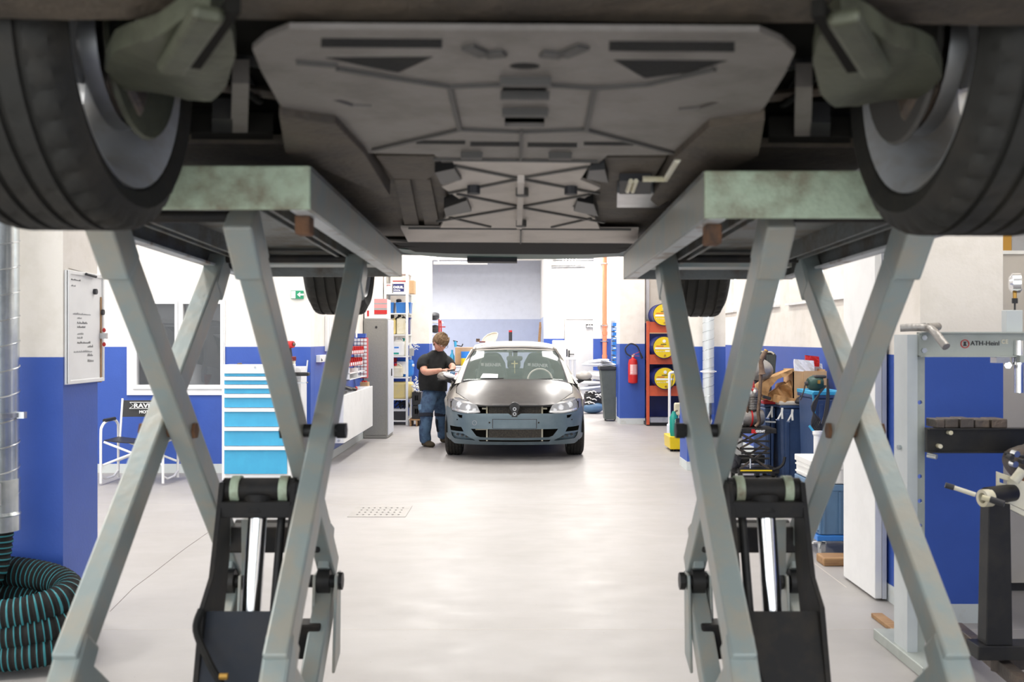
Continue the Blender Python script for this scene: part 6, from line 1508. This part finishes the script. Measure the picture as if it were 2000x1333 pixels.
# cardboard box and paper bag on the tubs
zl_ = Z_(788, D-.15)+.022
d = D-.1
t = thing('cardboard_box', 'open cardboard box with clear packets on the grey lid of the wide tub', 'box', base(1578, d, zl_))
mb = MB(); xa, xb = X_(1549, d), X_(1612, d); h = Z_(722, d)-zl_
mb.box(xa, xb, d, d+.01, zl_, zl_+h*.93).box(xa, xb, d+.34, d+.35, zl_, zl_+h).box(xa, xa+.01, d, d+.35, zl_, zl_+h).box(xb-.01, xb, d, d+.35, zl_, zl_+h).box(xa, xb, d, d+.35, zl_, zl_+.01)
mb.build('carton', 'cardboard', t); box(xa+.10, xb+.01, d-.012, d-.002, zl_+.12, zl_+h*.95).build('flap', 'cardboard', t)
for k, (a, b, c, e, m_, lab) in enumerate(((1552, 1590, 702, 725, 'pale_blue', 'crumpled clear bag sticking out of the cardboard box'), (1573, 1600, 694, 715, 'red', 'red packet at the top of the cardboard box'), (1586, 1606, 708, 724, 'white_ink', 'white printed packet beside the red one in the cardboard box'))):
    dd = d+.10+.06*k
    o = MB().patch([(X_(a, dd), Z_(e, dd)), (X_(b, dd), Z_(e+2, dd)), (X_(b, dd), Z_(c+3, dd)), (X_(a, dd), Z_(c, dd))], [], .03, lambda u, v: Vector((u, dd+.012*math.sin(u*60+v*40), v)), (0, .03, 0)).build('packet', m_, None); tag(o, lab, 'packet')
t = thing('paper_bag', 'large crumpled brown paper bag lying open on the tub lids', 'bag', base(1515, D, zl_))
def crumple(mb, a):
    for i, p in enumerate(mb.v): p += Vector((math.sin(p.z*37+p.x*23)*a, math.sin(p.x*31+p.z*17)*a, math.sin(p.x*41+p.y*29)*a))
    return mb
bd = D-.12
up_ = [(1490, 783), (1482, 772), (1484, 752), (1500, 741), (1549, 721), (1549, 728), (1520, 742), (1504, 756), (1500, 778)]
mb = MB().patch([(X_(a, bd), Z_(b, bd)) for a, b in up_], [], .04, lambda u, v: Vector((u, bd, v)), (0, .2, 0)); crumple(mb, .006).build('upper_fold', 'paper_bag', t, smooth=50)
lo_ = [(1500, 782), (1510, 770), (1530, 752), (1549, 745), (1551, 780), (1520, 784)]
mb = MB().patch([(X_(a, bd), Z_(b, bd)) for a, b in lo_], [], .03, lambda u, v: Vector((u, bd+.06+.04*math.sin(u*40+v*35), v)), (0, .12, 0)); crumple(mb, .01).build('inner_fold', 'paper_bag', t, smooth=50)
fr_ = [(1508, 784), (1513, 771), (1530, 775), (1553, 780), (1553, 786), (1520, 787)]
mb = MB().patch([(X_(a, bd), Z_(b, bd)) for a, b in fr_], [], .03, lambda u, v: Vector((u, bd-.03+.02*math.sin(u*50), v)), (0, .05, 0)); crumple(mb, .004).build('front_fold', 'paper_bag', t, smooth=50)
o = crumple(MB().ell(W(1567, 783, bd-.06), .085, .08, .028, 18, 10), .012).build('black_glove', 'ink', None, smooth=True); tag(o, 'crumpled black glove lying in front of the cardboard box', 'glove')
o = MB().bar(W(1490, 775, bd-.05), W(1505, 779, bd-.05), .05, .03).build('black_clip', 'ink', None, bevel=.006); tag(o, 'black clip lying at the left end of the paper bag', 'clip')
# water pump with cable and blue tub
D = 8.9
tb_ = tub('rinse_tub', 1589, 1650, D, .5, Z_(768, D), 'tub_blue', 'dark blue tub with a bright blue rim under the green pump', None)
x0, x1 = X_(1588, D), X_(1650, D); z = Z_(768, D)
MB().patch([(x0, D-.01), (x1, D-.01), (x1, D+.52), (x0, D+.52)], [[(x0+.03, D+.02), (x1-.03, D+.02), (x1-.03, D+.49), (x0+.03, D+.49)]], 1, flat(z-.02), (0, 0, .035)).build('bright_rim', 'cab_blue', tb_, bevel=.006)
MB().bar((x0-.006, D-.016, z), (x0+.01, D-.016, z-.20), .014, .012, (0, 1, 0)).build('blue_strip', 'cab_blue', tb_)
t = thing('water_pump', 'dark green pump with yellow switch and looped black cable on the blue tub rim', 'pump', tuple(W(1592, 766, D-.12)))
pc = W(1592, 749, D-.12)
MB().lathe([(.0, -.065), (.045, -.065), (.062, -.04), (.068, .02), (.062, .055), (.03, .068), (0, .068)], pc, (1, .1, .0), 26).build('motor', 'green_dark', t, smooth=40)
MB().cyl(pc+Vector((-.065, 0, 0)), pc+Vector((-.09, 0, -.005)), .022, .016).build('inlet', 'ink', t); MB().box(pc.x-.02, pc.x+.09, pc.y-.05, pc.y+.05, pc.z+.045, pc.z+.072).build('fan_cover', 'ink', t, bevel=.015); MB().box(pc.x+.0, pc.x+.02, pc.y-.09, pc.y-.07, pc.z, pc.z+.03).build('switch', 'gold', t)
MB().tube([pc+Vector((-.085, 0, 0)), pc+Vector((-.10, 0, -.07)), pc+Vector((-.13, 0, -.15))], .006, 6).build('lever', 'ink', t)
cb = None
for k in range(7):
    o_ = .012*k; MB().tube(spline([pc+Vector((.05+o_*.5, -.03, -.02)), pc+Vector((-.01-o_*.6, -.05-o_*.3, -.2)), pc+Vector((-.045+o_, -.05, -.36+o_*.6)), pc+Vector((.02, -.04-o_*.3, -.42+o_)), pc+Vector((.08-o_*.4, -.04, -.34)), pc+Vector((.11-o_*.3, -.04, -.15)), pc+Vector((.10, -.03, .04))], 5), .007, 6).build('cable_loop', 'ink', t, smooth=True)
MB().tube(spline([pc+Vector((-.07, -.06, -.37)), pc+Vector((-.02, -.07, -.43)), pc+Vector((.05, -.07, -.44)), pc+Vector((.12, -.05, -.42))], 4), .012, 6).build('blue_hose', 'cab_blue', t, smooth=True)
o = MB().lathe([(.035, 0), (.035, .35), (.045, .36), (.045, .375), (.035, .375)], (X_(1597, D-.2), D-.2, 0), n=18).build('white_tube', 'pvc', None, smooth=40); o.data.transform(Matrix.Diagonal((1, 1, 1.0, 1))); 
for v_ in o.data.vertices: v_.co.z *= (Z_(842, D-.2)/.375)
tag(o, 'upright white plastic tube standing under the pump before the blue tub', 'tube')
# grey canister and dark rags left of the lift table
D = 9.9
t = thing('solvent_canister', 'white canister with a red and yellow label, left of the black lift table', 'canister', base(1437, D))
box(X_(1424, D), X_(1452, D), D, D+.25, 0.25, Z_(845, D)).build('body', 'can_white', t, bevel=.02); box(X_(1430, D), X_(1442, D), D-.004, D, Z_(862, D), Z_(848, D)).build('label_sheet', 'red', t); box(X_(1437, D), X_(1440, D), D-.006, D-.002, Z_(858, D), Z_(849, D)).build('label_stripe', 'yellow', t)
box(X_(1424, D), X_(1452, D), D, D+.25, 0.0, .25).build('stand', 'can_white', t)
o = crumple(MB().ell(W(1432, 905, 9.5), .09, .08, .09, 18, 12), .02).build('rag_bundle', 'ink', None); tag(o, 'bundle of dark rags beside the black lift table', 'rags')
for v_ in o.data.vertices: pass
# euro crates on a dolly
D = 6.85
x0, x1 = X_(1599, D), X_(1599, D)+.40
t = thing('dolly', 'bright blue transport dolly with grey casters under the stacked crates', 'dolly', ((x0+x1)/2, D+.3, 0))
box(x0-.01, x1, D, D+.6, Z_(1058, D), Z_(1047, D)).build('deck', 'dolly_blue', t, bevel=.006)
zd = Z_(1058, D)
for cx_, cy_ in ((x0+.035, D+.05), (x0+.035, D+.5), (x1-.06, D+.05), (x1-.06, D+.5)):
    w_ = MB().cyl((cx_-.014, cy_, .045), (cx_+.014, cy_, .045), .045, n=20).build('wheel', 'ink_grey', t, smooth=40); MB().prism([(-.02, .045), (.05, zd), (-.05, zd)], lambda u, v, h: (cx_-.02+h, cy_+u, v), .006).prism([(-.02, .045), (.05, zd), (-.05, zd)], lambda u, v, h: (cx_+.014+h, cy_+u, v), .006).build('fork', 'galv', w_)
    if cy_ < D+.2: MB().bar((cx_-.02, cy_-.02, zd-.01), (cx_-.09, cy_-.07, zd-.005), .03, .012).build('brake_pedal', 'can_white', w_)
zc0 = Z_(1047, D)
for k, (za, zbb, lab) in enumerate(((zc0+.001, Z_(948, D), 'large blue-grey stacking crate on the blue dolly'), (Z_(947, D), Z_(906, D), 'white stacking crate on top of the blue-grey crate'))):
    t = thing('stacking_crate', lab, 'crate', ((x0+x1)/2, D+.3, za), 'stacked crates on the dolly'); m_ = 'crate_blue' if k == 0 else 'can_white'
    box(x0+.01, x1, D+.015, D+.585, za, zbb-.03).build('body', m_, t, bevel=.008); box(x0, x1, D+.005, D+.595, zbb-.045, zbb).build('rim', m_, t, bevel=.006)
    for q in range(4): box(x0+.03+q*.11, x0+.045+q*.11, D+.003, D+.016, za+.01, zbb-.05).build('rib', m_, t)
    for zq in (za+.02, (za+zbb)/2): box(x0-.001, x0+.011, D+.03, D+.57, zq, zq+.012).build('rib', m_, t)
    if k: box(X_(1604, D), X_(1612, D), D-.0, D+.006, Z_(918, D), Z_(910, D)).build('grip_hole', 'ink', t)
o = box(X_(1609, 6.55), X_(1609, 6.55)+.28, 6.55, 6.72, 0.0, .055).build('wooden_block', 'wood', None, bevel=.01); tag(o, 'brown wooden wedge lying on the floor before the dolly', 'block')
# tall white sheet-metal door standing open
t = thing('tall_white_cabinet', 'tall smooth white cabinet side standing before the near right pier', 'cabinet', (2.35, 6.0, 0))
box(2.06, 2.10, 5.69, 6.235, .012, 2.005).build('side_panel', 'white_ink', t, bevel=.004)
box(2.10, 2.60, 5.76, 6.235, .012, 2.0).build('body', 'pvc', t)
MB().box(2.045, 2.13, 5.67, 6.25, 2.005, 2.03).box(2.13, 2.60, 5.76, 6.25, 2.005, 2.03).build('top_edge', 'pvc', t, bevel=.004)
box(2.101, 2.125, 5.685, 5.75, .012, 2.0).build('door_edge', 'locker_light', t)
# cables hanging left of it
t = thing('cable_bundle', 'bundle of black cables hanging on the wall beside the tall white cabinet', 'cables', (X_(1638, 9), 9.0, 1.3)); 
for k in range(4): MB().tube(spline([W(1634+k*2, 672-k, 9.0), W(1640, 648+k*3, 9), W(1645, 640+k*2, 9), W(1650, 655, 9)], 4), .008, 6).build('cable', 'ink', t)
box(X_(1634, 9), 3.1, 9.0, 9.03, Z_(672, 9), Z_(668, 9)).build('hook_arm', 'steel', t)
# beige locker with binders behind the near right pier
D = 5.9
t = thing('beige_locker', 'beige metal locker in the corner behind the near right pier', 'cabinet', (2.84, D+.1, 0)); box(2.62, 3.08, D, D+.45, .05, Z_(497, D)).build('body', 'beige', t, bevel=.004); box(2.62, 3.08, D-.012, D+.45, Z_(497, D), Z_(490, D)).build('top', 'can_white', t); box(2.64, 3.07, D+.02, D+.4, 0, .05).build('plinth', 'ink', t)
zt_ = Z_(490, D)
o = box(X_(1955, D), X_(1979, D), D+.02, D+.3, zt_+.001, zt_+.32).build('orange_folder', 'gold', None); tag(o, 'ochre orange box file on the beige locker', 'file')
o = box(X_(1981, D), 3.05, D+.03, D+.28, zt_+.001, zt_+.3).build('grey_folder', 'ink_grey', None); tag(o, 'pile of grey papers beside the ochre file on the beige locker', 'papers')
# ---------------- hydraulic press ----------------
D = 4.6
t = thing('workshop_press', 'grey-green hydraulic workshop press with lettering on its top beam and a black lower table', 'press', base(1900, D+.1))
xa, xm, xb = X_(1772, D), X_(1792, D), X_(1808, D)
zt_ = Z_(657, D)
hl = []
for y_ in (787, 932, 980, 1028.5, 1078.5, 1125): hl.append([(X_(1798.5, D)+.011*math.cos(PI*k/5), Z_(y_, D)+.011*math.sin(PI*k/5)) for k in range(10)])
def upright(dx, mir=False):
    a, m_, b = xa+dx, xm+dx, xb+dx
    h_ = [[(p[0]+dx, p[1]) for p in q] for q in hl]
    u = MB().patch([(m_, .05), (b, .05), (b, zt_), (m_, zt_)], h_, 2, xz(D+.01), (0, .008, 0)).build('upright', 'press_grey', t)
    box(a, m_, D, D+.16, .05, Z_(654, D)).build('side_channel', 'press_light', u) if not mir else box(b, b+.05, D, D+.16, .05, Z_(654, D)).build('side_channel', 'press_light', u)
    box(a-.02, b+.03, D-.22, D+.38, 0, .05).build('foot', 'press_grey', u, bevel=.004)
    return u
upright(0); upright(.76, True)
bm_ = MB().patch([(xm, Z_(697, D)), (xb+.80, Z_(697, D)), (xb+.80, Z_(650, D)), (xm, Z_(650, D))], [], 2, xz(D-.02), (0, .03, 0)).box(xm, xb+.80, D-.05, D+.01, Z_(697.5, D), Z_(695, D)).box(xm, xb+.80, D-.05, D+.01, Z_(651.5, D), Z_(649, D)).build('top_beam', 'press_grey', t)
text('lettering', 'ATH-Heinl', .030, 'ink', bm_, (X_(1897, D-.03), D-.022, Z_(675, D)), bold=.0002, sx=1.0)
MB().lathe([(.0165, 0), (.020, 0), (.020, .003), (.0165, .003)], (X_(1880.5, D), D-.024, Z_(672, D)), (0, 1, 0), 24, close=True).build('logo_ring', 'red', bm_); MB().prism([(-.008, -.010), (.008, -.010), (.004, 0), (.006, .010), (-.006, .010), (-.004, 0)], lambda u, v, h: (X_(1880.5, D)+u, D-.024+h, Z_(672, D)+v), .003).build('logo_figure', 'ink', bm_)
text('lettering', 'CE', .026, 'can_cream', bm_, (X_(1957, D-.03), D-.022, Z_(671.5, D)), bold=.001)
for px, py in ((1800, 660), (1800, 685)): MB().cyl((X_(px, D), D-.035, Z_(py, D)), (X_(px, D), D-.02, Z_(py, D)), .013, n=6).build('bolt', 'galv', bm_)
pl = box(X_(1798, D), X_(1798, D)+.78, D-.07, D-.045, Z_(880, D), Z_(834, D)).build('lower_table', 'black_metal', t, bevel=.003)
MB().box(X_(1798, D), X_(1798, D)+.78, D-.10, D-.045, Z_(836, D), Z_(833.5, D)).box(X_(1798, D), X_(1798, D)+.78, D-.10, D-.045, Z_(881, D), Z_(878, D)).build('table_flange', 'black_metal', pl)
for px, py in ((1839, 842), (1819, 868)): MB().cyl((X_(px, D), D-.10, Z_(py, D)), (X_(px, D), D-.07, Z_(py, D)), .010, n=10).build('bolt', 'can_cream', pl)
MB().cyl((X_(1796, D)-.0, D-.09, Z_(885, D)), (X_(1808, D), D-.12, Z_(887, D)), .012, n=12).cyl((X_(1766, D), D+.08, Z_(878, D)), (X_(1774, D), D+.08, Z_(878, D)), .012, n=12).build('support_pin', 'galv', pl, smooth=40)
MB().lathe([(.02, 0), (.02, .24)], (X_(1984, D), D-.03, Z_(767, D)), n=24).lathe([(.028, 0), (.028, .03)], (X_(1984, D), D-.03, Z_(712, D)), n=24).build('ram', 'chrome', t, smooth=40)
box(X_(1934, D), X_(1960, D), D-.06, D, Z_(709, D), Z_(698, D)).build('guide_bar', 'steel', t); MB().cyl(W(1969, 714, D-.06), W(1969, 714, D), .016, n=6).build('guide_nut', 'chrome', t); box(X_(1975, D), X_(2020, D), D-.08, D, Z_(708, D), Z_(694, D)).build('ram_block', 'press_grey', t)
# gauge
g = box(X_(1966, D), X_(1998, D), D+.0, D+.05, Z_(651, D), Z_(606, D)).build('gauge_bracket', 'press_light', t, bevel=.003); MB().cyl(W(1982, 606, D+.03), W(1982, 593, D+.03), .004, n=6).cyl(W(1982, 593, D+.03), W(1982, 583, D+.03), .013, n=12).build('gauge_stem', 'ink', g); MB().cyl(W(1982, 583, D+.03), W(1982, 572, D+.03), .009, n=8).build('gauge_fitting', 'gold', g)
ax = Vector((1, -.35, 0)).normalized(); MB().lathe([(.0, 0), (.042, 0), (.046, .004), (.046, .038), (.030, .05), (0, .05)], W(1990, 553, D+.03)+Vector((.01, 0, 0)), -ax, 28).build('pressure_gauge', 'chrome', g, smooth=30)
# steel press plates on the table
for k, (a, b) in enumerate(((1812, 1830), (1830, 1858), (1858, 1886), (1888, 1918), (1918, 1950))):
    o = box(X_(a, D)+.003, X_(b, D)-.002, D-.09+.01*(k % 2), D+.03, Z_(833.3, D), Z_(817-(k % 3), D)).build('press_plate', 'iron', None, bevel=.004); tag(o, ['notched steel plate on the press table, first from the left', 'notched steel plate on the press table, second from the left', 'notched steel plate on the press table, middle one', 'notched steel plate on the press table, fourth from the left', 'notched steel plate on the press table, last on the right'][k], 'plate', 'steel plates on the press table')
# handle bar tube lying on the press
t = thing('bent_tube', 'worn grey bent tube handle lying across the left end of the press beam', 'handle', tuple(W(1800, 650, D-.02)))
pa = [W(1758, 641, D-.02), W(1785, 640, D-.04), W(1812, 641, D-.06), W(1826, 650, D-.12), W(1836, 663, D-.16), W(1848, 678, D-.2)]
MB().tube(spline(pa, 5), .0185, 14).build('tube', 'dull_alu', t, smooth=40); MB().cyl(W(1812, 640, D-.04), W(1832, 638, D+.02), .019, n=16).build('tube_stub', 'dull_alu', t, smooth=40); MB().cyl(W(1832.2, 637, D+.02), W(1833, 638, D+.023), .014, n=16).build('tube_bore', 'ink', t)
MB().bar(W(1774, 634, D-.03), W(1788, 633, D-.03), .004, .003).bar(W(1794, 633, D-.03), W(1808, 632, D-.04), .004, .003).build('weld_mark', 'ink', t)
# ---------------- engine stand ----------------
D = 4.15
t = thing('engine_stand', 'black engine stand on casters holding a gearbox plate at the right edge', 'engine stand', base(1950, D))
px_ = X_(1955, D)
MB().add([(px_-.062, D, Z_(1262, D)), (px_+.05, D, Z_(1262, D)), (px_+.04, D, Z_(985, D)), (px_-.05, D, Z_(985, D)), (px_-.062, D+.08, Z_(1262, D)), (px_+.05, D+.08, Z_(1262, D)), (px_+.04, D+.08, Z_(985, D)), (px_-.05, D+.08, Z_(985, D))],
         [(0, 1, 2, 3), (7, 6, 5, 4), (0, 4, 5, 1), (1, 5, 6, 2), (2, 6, 7, 3), (3, 7, 4, 0)]).build('post', 'black_metal', t, bevel=.004)
box(px_-.10, px_+.6, D-.01, D+.10, Z_(1290, D), Z_(1262, D)).build('base_socket', 'black_metal', t, bevel=.004)
MB().bar((X_(1868, 4.75), 4.75, .115), (X_(2040, 3.8), 3.8, .115), .05, .06).build('leg', 'iron', t, bevel=.003); MB().bar((px_, D+.05, .12), (px_+.6, D+.3, .12), .05, .06).build('leg', 'iron', t, bevel=.003)
cw = MB().cyl((X_(1866, 4.72), 4.72, .052), (X_(1878, 4.7), 4.68, .052), .052, n=22).build('caster', 'rust', t, smooth=40); MB().cyl((X_(1870, 4.7)+.01, 4.70, .052), (X_(1870, 4.7)+.01, 4.70, .10), .015, n=8).build('swivel', 'iron', cw)
MB().cyl((X_(1920, D), D-.03, Z_(967, D)), (X_(1985, D), D+.03, Z_(965, D)), .036, n=24).build('pivot_tube', 'black_metal', t, smooth=40)
MB().lathe([(.022, 0), (.036, 0), (.036, .04), (.022, .04)], (X_(1907, D), D-.05, Z_(970, D)), (1, .25, 0), 24, close=True).build('pivot_collar', 'can_cream', t, smooth=40)
hb = MB().cyl(W(1860, 952, D-.03), W(1905, 967, D-.06), .0095, n=12).cyl(W(1918, 972, D-.1), W(1936, 977, D-.12), .0115, n=12).build('tommy_bar', 'can_cream', t, smooth=40)
MB().cyl(W(1846, 948, D-.02), W(1863, 953, D-.03), .012, n=12).build('bar_grip', 'ink', hb, smooth=40); MB().cyl(W(1934, 976, D-.12), W(1962, 985, D-.15), .0135, n=12).build('bar_grip', 'ink', hb, smooth=40)
MB().patch([(X_(a, D), Z_(b, D)) for a, b in ((1952, 923), (2040, 955), (2040, 1015), (1975, 985), (1952, 962))], [[(X_(1957, D), Z_(936, D)), (X_(1974, D), Z_(942, D)), (X_(1974, D), Z_(950, D)), (X_(1957, D), Z_(944, D))]], .3, xz(D+.02), (0, .012, 0)).build('mounting_plate', 'can_cream', t, bevel=.002)
MB().bar(W(1960, 985, D+.03), W(2040, 1025, D+.03), .02, .05, (0, 1, 0)).build('mounting_arm', 'can_cream', t, bevel=.003)
MB().cyl(W(1981, 940, D-.01), W(1998, 918, D-.02), .02, n=14).build('mount_bolt', 'can_cream', t, smooth=40)
t = thing('gearbox', 'dark worn gearbox housing bolted on the engine stand at the right edge', 'gearbox', tuple(W(2010, 940, D+.15)))
mb = MB().ell(W(2012, 905, D+.2), .10, .12, .09, 20, 14); crumple(mb, .008).build('housing', 'iron', t, smooth=50)
for k, (px, py) in enumerate(((1968, 892), (1975, 905), (1985, 915), (1978, 885), (1992, 900))): MB().cyl(W(px, py, D+.1), W(px+9, py+3, D+.07), .011+.003*(k % 2), n=10).build('stud', 'steel' if k % 2 else 'ink', t)
MB().cyl(W(1962, 886, D+.12), W(2000, 892, D+.12), .007, n=8).build('shift_rod', 'ink', t); MB().bar(W(1990, 925, D+.06), W(2010, 960, D+.06), .05, .06).build('bracket', 'rust', t, bevel=.008)
# wooden strip on the floor by the cabinet
t = thing('wood_strip', 'splintered wooden strip lying on the floor at the foot of the right lift leg', 'wood', (2.0, 5.3, 0)); MB().bar((X_(1712, 5.36), 5.36, .012), (X_(1772, 4.95), 4.95, .012), .06, .022).build('strip', 'wood', t, bevel=.003); MB().bar((X_(1750, 5.2)-.0, 5.14, .022), (X_(1757, 5.14), 5.12, .08), .015, .01, (0, 1, 0)).build('splinter', 'ink', t)
# van in the room behind the left window
van = local(thing('parked_van', 'dark grey vehicle seen through the left window in the next room', 'car'))
car_shell(van, dict(bumper='car_grey', hood='car_grey', fender='car_grey', roof='car_grey'))
for s in (-1, 1): wheel(van, s*.775, .86, .316, w=.21, detail=False); wheel(van, s*.775, 3.48, .316, w=.21, detail=False)
box(-.7, .7, .5, 4.0, .3, .9).build('cabin', 'under_dark', van)
van.rotation_euler.z = -PI/2; van.scale = (1.22, 1.22, 1.22); van.location = (-9.0, 13.6, 0)
van.location.x = X_(432, 12.6)-4.25*1.22
